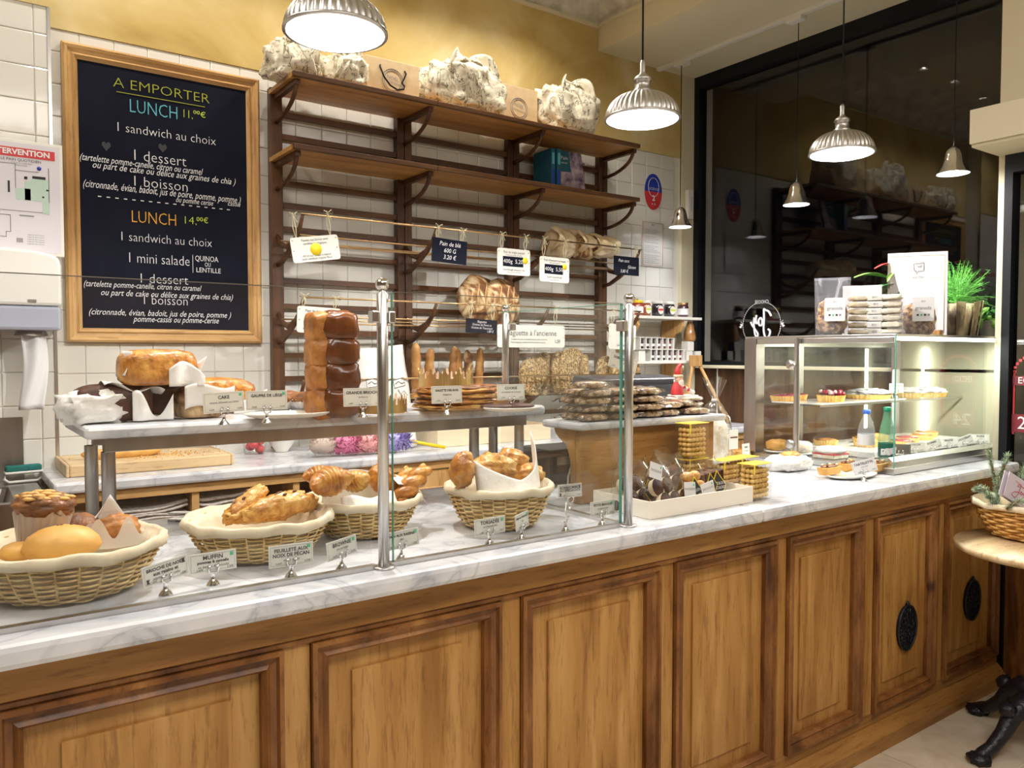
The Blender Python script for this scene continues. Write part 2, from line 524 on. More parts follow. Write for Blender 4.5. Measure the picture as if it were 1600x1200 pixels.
part('tile_field', rest, M['tile'], wb, kind='stuff', fix=False)

# shallow pier at the left end of the back wall
pr = struct('wall_pier', MB().box(-1.6, .378, 3.757, YW, 0, CEIL), M['grout'])
part('ochre_plaster', MB().box(-1.6, .386, 3.745, 3.757, 2.90, CEIL), M['plaster'], pr)
for i in range(0, 9):
    x1 = .33-i*TP
    for k in range(-2, 13):
        z = 1.151+(k+.5)*.1365
        if z+.07 > 2.93: continue
        o = part('wall_tile', tmesh, None, pr, loc=(x1-TP/2, 3.757, z)); o.rotation_euler = (rnd(-.006, .006), 0, rnd(-.008, .008))
half = tile_mesh(.048, TP-.0022, 'cut_tile')
for k in range(-2, 13):
    z = 1.151+(k+.5)*.1365
    if z+.07 > 2.93: continue
    part('cut_tile', half, None, pr, loc=(.355, 3.757, z))
part('corner_strip', MB().box(.378, .390, 3.748, 3.765, .95, 2.90), M['steel'], pr)

# dropped soffit above the window, plaster cornice round the ceiling
struct('ceiling_soffit', MB().box(3.475, 4.6, -3, YW, 3.444, CEIL), M['cream'])
def cove(name, along, a0, a1, flip):
    n = int((a1-a0)/.02)
    def fn(u, v):
        s = a0+(a1-a0)*u
        a = v*PI/2
        dsp = .022*abs(math.sin(s*PI/.11))*math.sin(v*PI)*(1 if .12 < v < .86 else 0) + .006*math.sin(v*PI*11)
        out = .34*(1-math.cos(a)) + dsp*math.cos(a)
        up = .25*math.sin(a) - dsp*math.sin(a)
        if flip: return (3.475-out, s, 3.60+up)
        return (s, YW-.012-out, 3.60+up)
    return MB().grid(fn, n, 26)
struct('trim_1', cove('c', 'x', -1.6, 3.475, False), M['ceil'], solid=0)
struct('trim_2', cove('c', 'y', -3, YW, True), M['ceil'])
struct('trim_3', MB().box(-1.6, 3.475, YW-.03, YW-.012, 3.585, 3.605).box(3.455, 3.475, -3, YW-.03, 3.585, 3.605), M['cream'])

# cream pilaster between tiles and window; cream post at the door wall
struct('trim_4', MB().box(4.25, 4.46, YW-.03, YW, .9, 3.444), M['cream'])
struct('wall_door', MB().box(XD, XD+.06, -3, 1.40, 0, CEIL).box(XD, XD+.06, 1.40, 1.618, 2.40, 3.444).box(XD, XWIN+.1, 1.618, 1.65, 0, 3.444), M['cream'])
struct('trim_5', MB().box(3.596, XD, -1.2, 1.65, 2.395, 2.540).box(3.606, XD, -1.2, 1.645, 2.381, 2.395), M['cream'], bevel=.003)
struct('wall_right', MB().box(XWIN, XWIN+.12, 1.65, YW, 0, 1.418), wood('dark_panelling', (.030, .014, .006), (.075, .034, .013), (.13, .062, .024), knots=False))
struct('trim_6', MB().box(XWIN-.05, XWIN+.02, 1.65, YW-.03, 1.398, 1.420), M['cream'], bevel=.003)

# window_1: black frame, mirror-like night pane
wn = thing('window_1', 'x', 'window'); del wn['label']; del wn['category']; wn['kind'] = 'structure'
part('top_rail', MB().box(XWIN-.03, XWIN+.05, 1.65, YW-.03, 3.36, 3.444), M['black'], wn)
part('bottom_rail', MB().box(XWIN-.02, XWIN+.05, 1.65, YW-.03, 1.420, 1.445), M['black'], wn)
part('side_rail', MB().box(XWIN-.03, XWIN+.05, YW-.075, YW-.03, 1.42, 3.36), M['black'], wn)
part('side_rail', MB().box(XWIN-.03, XWIN+.05, 1.65, 1.69, 1.42, 3.36), M['black'], wn)
part('pane', MB().box(XWIN+.008, XWIN+.014, 1.69, YW-.075, 1.445, 3.36), M['winglass'], wn)
# the unlit street beyond
struct('street_ground', MB().box(4.6, 14, -6, 14, -.2, -.1), M['black'])

# window lettering, read from the street
dc = solo('window_decal', 'round white window decal lettered CHOOSE Joy, seen mirrored on the dark glass', 'decal', MB(), M['chalk'], loc=(XWIN+.004, 3.307, 1.690))
cr = MB()
for i in range(64):
    a = 2*PI*i/64
    if 1.25 < a < 1.9: continue
    m = Matrix.Rotation(a, 4, 'X')
    cr.add([(0, .149-.002, -.0045), (0, .149+.002, -.0045), (0, .149+.002, .0045), (0, .149-.002, .0045)], [(0,1,2,3)], m)
for s in (-1, 1):
    for k in range(3):
        cr.add([(0, s*.149, .01), (0, s*(.149+.02+.006*k), .03-.02*k), (0, s*(.149+.015), .02-.02*k)], [(0,1,2)])
part('ring', cr, M['chalk'], dc, kind='stuff')
def stroke(pts, r, mat, parent, name='lettering', X=0):
    """rounded flat brush stroke in the YZ plane"""
    mb = MB(); P = []
    for i in range(len(pts)-1):
        p0 = pts[max(i-1, 0)]; p1 = pts[i]; p2 = pts[i+1]; p3 = pts[min(i+2, len(pts)-1)]
        for k in range(6):
            t = k/6
            P.append(tuple(.5*((2*p1[j])+(-p0[j]+p2[j])*t+(2*p0[j]-5*p1[j]+4*p2[j]-p3[j])*t*t+(-p0[j]+3*p1[j]-3*p2[j]+p3[j])*t**3) for j in (0, 1)))
    P.append(pts[-1])
    mb.tube([(X, -p[0], p[1]) for p in P], r, 6)
    return part(name, mb, mat, parent)
# a = towards the viewer's left on the glass
def joy(o, s, r, mat, sgn=1):
    J = [(.075,.055),(.055,.085),(.03,.095),(.018,.10),(.02,.04),(.018,-.04),(.035,-.085),(.06,-.075),(.068,-.045),(.052,-.03)]
    O = [(-.005,.045),(-.022,.03),(-.018,.0),(0,-.005),(.008,.02),(-.005,.045),(-.02,.035)]
    Y1 = [(-.04,.065),(-.045,.03),(-.035,.01),(-.055,.02),(-.062,.05)]
    Y2 = [(-.062,.05),(-.06,.0),(-.05,-.06),(-.035,-.08),(-.028,-.06),(-.05,-.03),(-.075,0),(-.085,.02)]
    for q in (J, O, Y1, Y2):
        stroke([(sgn*a*s, b*s) for a, b in q], r, mat, o)
joy(dc, 1.0, .0065, M['chalk'])
text('CHOOSE', .034, M['chalk'], dc, (0, 0, .150), rot=(PI/2, 0, PI/2), sx=.8)
part('arrow_mark', MB().add([(0, .03, -.112), (0, .09, -.106), (0, .09, -.116)], [(0,1,2)]), M['chalk'], dc)

# door_1: black frame with dark glass and a red sticker
d1 = thing('door_1', 'x', 'door'); del d1['label']; del d1['category']; d1['kind'] = 'structure'
part('door_frame', MB().box(XD-.02, XD+.06, 1.583, 1.617, 0, 2.381), M['black'], d1)
part('door_frame', MB().box(XD-.02, XD+.06, .3, .36, 0, 2.381), M['black'], d1)
part('door_frame', MB().box(XD-.02, XD+.06, .36, 1.583, 2.30, 2.381), M['black'], d1)
part('reflection_panel', MB().box(XD+.0, XD+.05, .36, 1.583, 0, .95), M['pined'], d1)  # brown board standing in for a brown reflection low on the door
part('pane', MB().box(XD+.02, XD+.03, .36, 1.583, .95, 2.30), M['winglass'], d1)
struct('street_wall', MB().box(5.6, 5.7, -4, 8, -.2, 4), M['black'])
ps = thing('door_sticker', 'dark red poster frame with white letters on the black door at the right edge', 'poster', (XD+.012, 1.494, 1.36))
fr = MB()
for a in range(13):
    t = a/12*PI
    fr.box(-.002, .0, .075*math.cos(t)-.006, .075*math.cos(t)+.006, .06+.07*math.sin(t)-.006, .06+.07*math.sin(t)+.006)
fr.box(-.002, 0, .072, .08, -.22, .06).box(-.002, 0, -.08, -.072, -.22, .06)
part('frame', fr, M['red'], ps, kind='stuff')
part('band', MB().box(-.004, -.002, -.08, .082, .0, .04), plain('wine_red', (.22, .02, .035), .5), ps)
part('band', MB().box(-.004, -.002, -.08, .082, -.21, -.13), bpy.data.materials['wine_red'], ps)
text('ECO', .04, M['chalk'], ps, (-.006, .02, .02), rot=(PI/2, 0, -PI/2))
text('24', .08, M['chalk'], ps, (-.006, .02, -.17), rot=(PI/2, 0, -PI/2))

# ================================================================ FRONT COUNTER
T = 1.02
TZ = .976
X0, X1 = -1.4, 3.862
cabt = thing('counter_cabinet', 'long panelled pine counter front under the white marble worktop', 'counter', (0, 0, 0))
part('carcass', MB().box(X0, X1, 1.64, 2.44, .10, TZ), M['pine'], cabt)
part('top_rail', MB().box(X0, X1, 1.585, 1.64, .905, TZ), M['pineh'], cabt, bevel=.003)
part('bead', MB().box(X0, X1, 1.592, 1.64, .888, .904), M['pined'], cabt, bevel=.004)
part('plinth', MB().prism([(1.567, 0), (1.567, .058), (1.585, .085), (1.60, .10), (1.64, .10), (1.64, 0)], X0, X1, 'X'), M['pineh'], cabt)
part('bottom_rail', MB().box(X0, X1, 1.603, 1.64, .10, .145), M['pineh'], cabt, bevel=.002)
PAN = [(-1.04, -.55), (-.49, .0), (.06, .561), (.623, 1.111), (1.176, 1.672), (1.735, 2.216), (2.280, 2.735), (2.815, 3.275), (3.345, 3.84)]
ZB, ZT = .145, .888
prev = X0
for (a, b) in PAN:
    if a-prev > .01:
        part('stile', MB().box(prev+.001, a-.001, 1.600, 1.64, ZB, ZT), M['pine'], cabt, bevel=.002)
    prev = b
    mw = .042
    prof = [(0, 1.600), (0, 1.586), (.010, 1.584), (.014, 1.594), (.026, 1.598), (.034, 1.592), (.042, 1.604), (.042, 1.624)]
    mo = MB()
    cs = [(a, ZB), (b, ZB), (b, ZT), (a, ZT)]
    dirs = [(1, 1), (-1, 1), (-1, -1), (1, -1)]
    vs = []; fs = []
    for (cx, cz), (dx, dz) in zip(cs, dirs):
        for d, y in prof: vs.append((cx+dx*d, y, cz+dz*d))
    n = len(prof)
    names = ['moulding']*4
    for q in range(4):
        p = (q+1) % 4
        mo = MB().add([vs[q*n+k] for k in range(n)]+[vs[p*n+k] for k in range(n)],
                      [(k, k+1, n+k+1, n+k) for k in range(n-1)]+[tuple(range(n)), tuple(reversed(range(n, 2*n)))])
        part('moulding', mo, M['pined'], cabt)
    part('panel', MB().box(a+mw-.004, b-mw+.004, 1.620, 1.638, ZB+mw-.004, ZT-mw+.004), M['pine'], cabt)
    e = mw+.058
    part('raised_field', MB().box(a+e, b-e, 1.612, 1.621, ZB+e-.01, ZT-e+.012), M['pine'], cabt, bevel=.002)
if X1-prev > .005:
    part('stile', MB().box(prev, X1, 1.600, 1.64, ZB, ZT), M['pine'], cabt)

def vent(name, label, c, rw, rh):
    o = thing(name, label, 'vent', c)
    pts = [(rw*math.cos(2*PI*i/28), rh*math.sin(2*PI*i/28)) for i in range(28)]
    part('plate', MB().prism(pts, -.002, .006, 'Y'), M['iron'], o)
    part('rim', MB().tube([(1.0*x, -.004, 1.0*z) for x, z in pts], .005, 6, True), M['iron'], o)
    s = MB(); g = random.Random(3)
    for i in range(42):
        a = g.uniform(0, 2*PI); q = math.sqrt(g.random())*.85
        x, z = rw*q*math.cos(a), rh*q*math.sin(a)
        t = g.uniform(0, 2*PI); L_ = .011
        s.tube([(x+L_*math.cos(t+k*.9), -.004, z+L_*math.sin(t+k*.9)) for k in range(5)], .0022, 4)
    part('scrollwork', s, M['iron'], o, kind='stuff')
    part('finial', MB().blob((0, -.003, rh+.008), (.010, .006, .012), n=8), M['iron'], o)
    return o
vent('iron_vent', 'oval black iron scrollwork vent on the counter panel left of the round table', (3.073, 1.606, .419), .068, .088)
vent('iron_vent', 'oval black iron vent in the shaded last panel beside the round table', (3.617, 1.606, .43), .068, .086)

wt = MB()
def slab(x0, x1, y0, y1, z0, z1, mat=None):
    return MB().box(x0, x1, y0, y1, z0, z1)
cw = thing('marble_worktop', 'white grey-veined marble worktop on the long pine counter', 'worktop', (0, 0, 0))
part('slab', slab(X0, 2.058, 1.525, 2.47, TZ, T), M['marble'], cw, bevel=.012)
part('slab', slab(2.060, 3.30, 1.525, 2.47, TZ, T), M['marble'], cw, bevel=.012)
part('slab', slab(3.302, X1, 1.525, 2.47, TZ, T), M['marble'], cw, bevel=.012)
part('slab', slab(X1+.002, 4.39, 1.655, 2.47, TZ, T), M['marble'], cw, bevel=.004)

# ================================================================ BACK COUNTER
BT = 1.03
BY = 3.27
bm_ = thing('back_worktop', 'white marble worktop on the low pine cabinet along the back wall', 'worktop', (0, 0, 0))
part('slab', slab(.318, 2.3, BY, YW-.008, BT-.042, BT), M['marble'], bm_, bevel=.010)
part('slab', slab(2.302, 4.39, BY, YW-.008, BT-.042, BT), M['marble'], bm_, bevel=.010)
bc = thing('back_cabinet', 'light pine back cabinet with open pigeonholes holding newspapers', 'cabinet', (0, 0, 0))
BZ = BT-.042
part('back_panel', MB().box(.34, 4.38, 3.80, 3.82, 0, BZ), M['lightpine'], bc)
part('top_rail', MB().box(.34, 4.38, BY+.02, BY+.045, BZ-.040, BZ-.002), M['lightpineh'], bc, bevel=.002)
for x in (.34, .43, .800, 1.045, 1.215, 1.48):
    part('divider', MB().box(x, x+.028, BY+.03, 3.80, .60, BZ-.004), M['lightpine'], bc)
part('corner_post', MB().box(.34, .385, BY+.012, BY+.05, 0, BZ-.004), M['lightpine'], bc, bevel=.003)
part('cubby_floor', MB().box(.37, 1.5, BY+.03, 3.80, .785, .800), M['lightpineh'], bc)
part('lower_front', MB().box(.37, 1.5, BY+.03, BY+.05, .0, .785), M['lightpine'], bc)
for a, b in ((1.5, 2.04), (2.06, 2.62), (2.64, 3.4), (3.42, 4.38)):
    d = part('door', MB().box(a, b, BY+.028, BY+.048, .06, BZ-.044), M['lightpine'], bc, bevel=.002)
    part('door_panel', MB().box(a+.07, b-.07, BY+.020, BY+.030, .13, BZ-.125), M['lightpine'], d, bevel=.004)

# newspapers in the pigeonholes
news = mottled('newsprint', [(.35, (.40, .38, .38)), (.5, (.62, .58, .55)), (.7, (.74, .70, .64))], 60, .8, bump=0, stretch=(1, 1, 3))
def newspaper(i, x0, x1, z, tlt, lab):
    m = MB().grid(lambda u, v: (x0+(x1-x0)*u, BY+.055+.40*v, z+.012*math.sin(u*PI)*(-1 if tlt else .3)+.018*(u if tlt else 0)+.003*math.sin(u*9+i)+.03*v), 10, 4)
    solo('newspaper', lab, 'newspaper', m, news, solid=.009, group='newspapers in the pigeonholes')
for i in range(6):
    newspaper(i, .475, .790, .822+i*.014, i > 3, ['lowest', 'second', 'third', 'fourth', 'fifth', 'topmost'][i]+' folded newspaper of the stack in the wide left pigeonhole')
for i in range(5):
    newspaper(i, .835, 1.035, .826+i*.021, i > 2, ['lowest', 'second', 'third', 'fourth', 'topmost'][i]+' folded newspaper of the stack in the narrow pigeonhole')
jar = thing('clay_pot', 'small cream clay pot in the leftmost pigeonhole of the back cabinet', 'pot', (.408, BY+.12, .801))
part('body', MB().lathe([(.03, 0), (.045, .02), (.05, .07), (.038, .115), (.034, .125), (.042, .14), (.040, .145), (.03, .14)], 20, capb=True), M['cloth'], jar)

# sink left of the back counter
sk = thing('steel_sink', 'brushed steel hand basin left of the back counter', 'sink', (0, 0, 0))
SZ = .985
bx = MB().box(-.45, .305, 3.195, 3.24, SZ-.012, SZ).box(.20, .305, 3.24, 3.75, SZ-.012, SZ).box(-.45, .20, 3.62, 3.75, SZ-.012, SZ).box(-.45, -.30, 3.24, 3.62, SZ-.012, SZ)
part('rim', bx, M['steel'], sk)
part('apron', MB().box(-.45, .305, 3.19, 3.197, SZ-.17, SZ), M['dsteel'], sk).location = (0, 0, 0)
part('apron', MB().box(.300, .306, 3.19, 3.75, SZ-.17, SZ), M['dsteel'], sk)
part('bowl', MB().add([(-.30,3.24,SZ-.006),(.20,3.24,SZ-.006),(.20,3.62,SZ-.006),(-.30,3.62,SZ-.006),(-.26,3.28,SZ-.15),(.16,3.28,SZ-.15),(.16,3.58,SZ-.15),(-.26,3.58,SZ-.15)],
     [(0,1,5,4),(1,2,6,5),(2,3,7,6),(3,0,4,7),(4,5,6,7)]), M['dsteel'], sk, bevel=.02)
part('splashback', MB().box(-.45, .262, 3.742, 3.75, SZ, 1.245), M['dsteel'], sk)
part('cupboard', MB().box(-.45, .30, 3.21, 3.74, .02, SZ-.17), M['lightpineh'], sk)
br = thing('scrubbing_brush', 'white scrubbing brush with teal bristles on the steel sink edge', 'brush', (PY(37, 750, 3.69).x, 3.69, .9855), .1)
part('bristles', MB().box(-.062, .062, -.02, .02, .048, .072), plain('teal_bristles', (.01, .22, .20), .8, bump=1, bs=300), br, bevel=.006)
part('handle', MB().tube([(-.06,0,.045),(-.066,0,.02),(-.05,0,.006),(.05,0,.006),(.066,0,.02),(.06,0,.045)], .006, 8, True), M['whitepl'], br)
part('back', MB().box(-.066, .066, -.02, .02, .04, .049), M['whitepl'], br, bevel=.003)
# ================================================================ RACK ON THE BACK WALL
rk = thing('bread_rack', 'dark walnut bread rack with two shelves and brass rod cradles covering the tiled back wall', 'rack', (0, 0, 0))
RX = [(1.321, 1.381), (2.008, 2.095), (2.735, 2.818), (3.452, 3.524)]
for a, b in RX:
    if b-a > .07:
        c = (a+b)/2
        part('post', MB().box(a, c-.002, 3.845, 3.888, BT, 2.79), M['rack'], rk, bevel=.003)
        part('post', MB().box(c+.002, b, 3.845, 3.888, BT, 2.79), M['rack'], rk, bevel=.003)
    else:
        part('post', MB().box(a, b, 3.845, 3.888, BT, 2.79), M['rack'], rk, bevel=.003)
RZ = [2.673, 2.565, 2.338, 2.232, 2.115, 1.990, 1.862, 1.735, 1.605, 1.490, 1.375, 1.255, 1.14]
for z in RZ:
    for k in range(3):
        part('rail', MB().box(RX[k][1], RX[k+1][0], 3.858, 3.880, z-.013, z+.013), M['rackh'], rk)
SHX = [(1.319, 2.07), (2.072, 2.80), (2.802, 3.50)]
for zt in (2.777, 2.452):
    for a, b in SHX:
        s = part('shelf_board', MB().box(a, b, 3.545, 3.86, zt-.020, zt), M['rackshelf'], rk)
        part('nosing', MB().box(a, b, 3.525, 3.545, zt-.022, zt+.002), M['rackh'], s, bevel=.003)
    for a, b in RX:
        x = (a+b)/2
        P = [(x, 3.845-.27*math.sin(t*PI/2/8), zt-.15+.12*(1-math.cos(t*PI/2/8))) for t in range(9)]
        part('bracket', MB().tube(P, .011, 6), M['rack'], rk)
        part('bracket_arm', MB().box(x-.013, x+.013, 3.56, 3.85, zt-.045, zt-.021), M['rack'], rk)
CZ = [2.130, 1.752, 1.370]
for z in CZ:
    for a, b in RX:
        x = (a+b)/2
        part('cradle_arm', MB().tube([(x, 3.514, z), (x, 3.55, z-.055), (x, 3.61, z-.10), (x, 3.70, z-.125), (x, 3.78, z-.105), (x, 3.85, z-.055)], [.008, .011, .015, .015, .013, .011], 6), M['rackh'], rk)
        part('cradle_arm', MB().tube([(x, 3.60, z-.095), (x, 3.70, z-.150), (x, 3.78, z-.185), (x, 3.85, z-.195)], [.014, .014, .013, .012], 6), M['rackh'], rk)
    for y, dz in ((3.514, .006), (3.60, -.078), (3.70, -.105), (3.79, -.085)):
        part('rod', MB().tube([(1.345, y, z+dz), (3.50, y, z+dz)], .0048, 6), M['brass'], rk)

# ---- hanging price signs on the cradle rods
def strings(o, pts, top):
    for i, (x, z) in enumerate(pts):
        m = MB()
        m.tube([(x, .004, z), (x+.003, -.008, (z+top)/2), (x, 0, top+.008), (x-.004, .012, (z+top)/2), (x, .004, z)], .0022, 4)
        for s in (-1, 1):
            m.tube([(x, -.008, top), (x+s*.018, -.012, top+.012), (x+s*.024, -.012, top-.004), (x, -.008, top-.004), (x+s*.012, -.012, top-.035)], .0022, 4)
        part('string', m, M['twine'], o)
M['twine'] = plain('raffia', (.80, .74, .50), .9)

def rrect(w_, h_, r, n=4):
    P = []
    for cx, cz, a0 in ((w_/2-r, h_/2-r, 0), (-w_/2+r, h_/2-r, 90), (-w_/2+r, -h_/2+r, 180), (w_/2-r, -h_/2+r, 270)):
        for k in range(n+1):
            a = math.radians(a0+90*k/n); P.append((cx+r*math.cos(a), cz+r*math.sin(a)))
    return P

def hang(label, quad, kind, lines, Y=3.49, roll=0, topz=None, sun=None, price=None):
    """quad: left, top, right, bottom pixels"""
    l, t, r, b = quad
    p0 = PY(l, (t+b)/2, Y); p1 = PY(r, (t+b)/2, Y)
    cx = (p0.x+p1.x)/2; W = p1.x-p0.x
    zt = PY((l+r)/2, t, Y).z; zb = PY((l+r)/2, b, Y).z; H_ = zt-zb
    o = thing('hanging_sign', label, 'sign', (cx, Y, (zt+zb)/2))
    o.rotation_euler = (0, roll, 0)
    blk = kind == 'slate'
    pl = part('plate', MB().prism(rrect(W, H_, .002 if blk else .012), -.002, .002, 'Y'), M['slate'] if blk else M['card'], o)
    if not blk:
        for sx_ in (-1, 1):
            for z in (.38, -.02):
                part('eyelet', MB().lathe([(.003, 0), (.003, .001)], 8, m=Matrix.Translation((sx_*(W/2-.010), -.0022, H_*z)) @ Matrix.Rotation(PI/2, 4, 'X'), capt=True), M['dsteel'], o)
    for (s, z, size, mat, sh, x) in lines:
        text(s, size*H_, mat, o, (x*W, -.0032, z*H_), shear=sh, sx=.92)
    if sun:
        part('sun_dot', MB().lathe([(sun[2], 0), (sun[2], .001)], 20, m=Matrix.Translation((sun[0]*W, -.003, sun[1]*H_)) @ Matrix.Rotation(PI/2, 4, 'X'), capt=True), M['yellow'], o)
    if price:
        part('price_patch', MB().box(-.34*W, .28*W, -.0034, -.002, -.18*H_, .20*H_), M['slate'], o)
        text(price, .22*H_, M['chalk'], o, (-.03*W, -.0045, .01*H_))
    zr = (topz if topz is not None else CZ[0]+.006) - (zt+zb)/2
    strings(o, [(-.36*W, H_*.42), (.36*W, H_*.42)], zr)
    return o
K = M['ink']; G = M['greyink']; C_ = M['chalk']
hang('tilted cream sign about certified organic flours at the left end of the upper rod', (455, 369, 530, 408), 'card',
     [('Toutes nos farines sont', .36, .13, K, 0, 0), ('certifiées biologiques', .22, .13, K, 0, 0), ('All of our bread is baked', -.26, .13, K, 0, 0), ('with certified organic flour', -.38, .13, K, 0, 0)], roll=-.16, sun=(0, -.02, .028))
hang('black slate sign reading Pain de blé 600g on the upper rod', (675, 374, 729, 411), 'slate',
     [('Pain de blé', .28, .26, C_, .2, 0), ('600 G', .0, .26, C_, .2, 0), ('3.20 €', -.28, .26, C_, .2, 0)], roll=.05)
hang('cream rye bread sign with black price patch on the upper rod', (777, 389, 828, 430), 'card',
     [('Pain de seigle paysan', .36, .13, K, 0, 0), ('Farine bise moulue sur pierre', .25, .07, K, 0, 0), ('Sourdough peasant rye', -.30, .12, K, 0, 0), ('Stone ground wheat flour', -.40, .07, K, 0, 0)], sun=(.34, .08, .018), price='400g  5,20')
hang('cream spelt bread sign with black price patch, right of the rye bread sign', (843, 402, 889, 441), 'card',
     [("Petit d'épeautre au levain", .36, .12, K, 0, 0), ('Farine petit épeautre', .26, .07, K, 0, 0), ('Spelt sourdough', -.30, .13, K, 0, 0), ('Stone ground flour', -.41, .07, K, 0, 0)], sun=(.34, .14, .016), price='400g  5,50', roll=.01)
hang('black slate sign reading Pain sans Gluten at the right end of the upper rod', (959, 401, 998, 430), 'slate',
     [('Pain sans', .26, .24, C_, .2, -.12), ('Gluten', -.06, .24, C_, .2, .2), ('3,80 €', -.3, .24, C_, .2, -.1)])
hang('cream wheat sourdough sign behind the tall brioche on the middle rod', (464, 480, 532, 521), 'card',
     [('Pain de blé au levain', .33, .15, K, 0, 0), ('Farine bise moulue sur pierre', .2, .09, K, 0, 0), ('1/1 (1 kg)', .06, .10, G, 0, -.15), ('1/2 (500 g)', -.06, .10, G, 0, -.15), ('1/4 (250 g)', -.18, .10, G, 0, -.15), ('Whole wheat sourdough', -.34, .14, K, 0, 0)], topz=CZ[1]+.006, roll=.04)
hang('small black slate sign for seeded baguettes on the middle rod', (728, 499, 776, 521), 'slate',
     [('Baguette', .32, .24, C_, .2, 0), ('Graines de Pavot et', .10, .22, C_, .2, 0), ('Graines de Tournesol', -.12, .22, C_, .2, 0), ('1,80 €', -.33, .24, C_, .2, .28)], topz=CZ[1]+.006, roll=.05)
hang("wide cream sign reading Baguette à l'ancienne on the middle rod", (777, 508, 882, 543), 'card',
     [("Baguette à l'ancienne", .14, .36, K, 0, .0), ('Poolish à la main, fermentation lente, cuite sur pierre', -.14, .10, K, 0, -.04), ('French baguette, slowly fermented, baked on stone', -.27, .10, K, 0, -.06), ('1,50', -.22, .22, K, .2, .38)], topz=CZ[1]+.006, sun=(-.40, -.22, .011))
hang('cream sign behind the right steel post on the middle rod', (951, 507, 993, 546), 'card',
     [('Pain de seigle', .36, .12, K, 0, 0), ('aux graines', .25, .10, K, 0, 0), ('1 kg   7,60', .04, .12, G, 0, 0), ('Seeded bread', -.34, .12, K, 0, 0)], topz=CZ[1]+.006, roll=.04, sun=(.36, -.1, .016))

# ---- bundles and gift bags on the top shelf
printcloth = mottled('botanical_print_cloth', [(.44, (.84, .78, .62)), (.475, (.78, .71, .54)), (.497, (.04, .04, .035)), (.515, (.82, .76, .60)), (.62, (.80, .73, .57)), (.66, (.30, .27, .2)), (.68, (.84, .78, .62))], 7, .7, bump=.6, bscale=7, detail=6, dist=.05, distort=2.2)
def bundle(label, px, yb, yt, sd, knot=True):
    p0 = PY(px[0], yb, 3.68); p1 = PY(px[1], yb, 3.68)
    cx = (p0.x+p1.x)/2; W = (p1.x-p0.x)/2; H_ = PY(sum(px)/2, yt, 3.68).z-2.779
    o = thing('cloth_bundle', label, 'bag', (cx, 3.68, 2.779))
    def fold(d):
        a = math.atan2(d.y, d.x)
        rg = 1-abs(noise.noise(Vector((a*2.2, d.z*1.1, sd)))*2.4)
        rg2 = 1-abs(noise.noise(Vector((math.cos(a)*2.5+d.z*1.5, math.sin(a)*2.5, d.z*2+sd+9)))*2.2)
        return .92+.17*rg*(.5+.5*max(d.z, 0))+.05*rg2-(.34*max(0, d.z)**1.6)
    part('wrap', MB().blob((0, 0, H_*.46), (W*.98, .135, H_*.54), .20, 1.8, sd, 90, flat=.84, pw=.75, fn=fold), printcloth, o)
    if knot:
        kz = H_*.86
        part('knot', MB().blob((0, -.03, kz), (.035, .035, .03), .3, 4, sd, 14), printcloth, o)
        for s in (-1, 1):
            f = MB().grid(lambda u, v, s=s: (s*(.01+.55*u*W), -.05-.03*math.sin(u*5+v*4)-.05*u, kz+.012+(.030*math.sin(u*PI)-.10*u*u)+(v-.5)*(.03+.10*u)), 9, 4)
            part('knot_ear', f, printcloth, o, solid=.003)
        part('fold_edge', MB().grid(lambda u, v: ((u-.5)*.05+.06*(v)*(1 if sd % 2 else -1), -.105-.03*math.sin(v*PI)-.012*math.cos(u*PI*3), kz-.02-v*(H_*.72)), 6, 8), printcloth, o, solid=.003)
    return o
bundle('black and cream print cloth bundle at the left end of the top shelf', (412, 500), 120, 62, 3)
bundle('smaller print cloth bundle tucked behind the nearest dome lamp', (492, 566), 140, 84, 8)
bundle('large knotted print cloth bundle between the two kraft gift bags', (658, 784), 175, 90, 5)
bundle('knotted print cloth bundle at the right end of the top shelf', (840, 926), 195, 128, 11)

def giftbag(label, px, yt, sd, rope=True, Y=3.62):
    p0 = PY(px[0], yt, Y); p1 = PY(px[1], yt, Y)
    cx = (p0.x+p1.x)/2; W = p1.x-p0.x; H_ = p0.z-2.779
    o = thing('gift_bag', label, 'bag', (cx, Y, 2.779))
    part('body', MB().box(-W/2, W/2, 0, .11, 0, H_), M['kraft'], o, bevel=.003)
    st = MB()
    for rr in (.058, .048):
        st.tube([(rr*math.cos(2*PI*i/30), -.0012, H_*.46+rr*math.sin(2*PI*i/30)) for i in range(30)], .0014, 4, True)
    part('round_stamp', st, M['greyink'], o, kind='stuff')
    text('NOËL', .026, M['greyink'], o, (0, -.0015, H_*.52), rot=(PI/2, 0.15, 0))
    text('GOURMAND', .015, M['greyink'], o, (0, -.0015, H_*.40), rot=(PI/2, 0.15, 0))
    if rope:
        P = [(-.07, -.003, H_*.80), (-.074, -.01, H_*.74), (-.055, -.012, H_*.50), (-.02, -.012, H_*.30), (.02, -.012, H_*.22), (.055, -.012, H_*.27), (.06, -.012, H_*.36), (.045, -.012, H_*.42), (.058, -.012, H_*.56), (.07, -.01, H_*.70), (.066, -.003, H_*.78)]
        part('rope_handle', MB().tube(P, .0045, 6), M['black'], o)
giftbag('kraft gift bag with black rope handle on the top shelf', (570, 655), 84, 1)
giftbag('kraft gift bag without visible handle between two cloth bundles', (781, 840), 128, 2, False, 3.66)

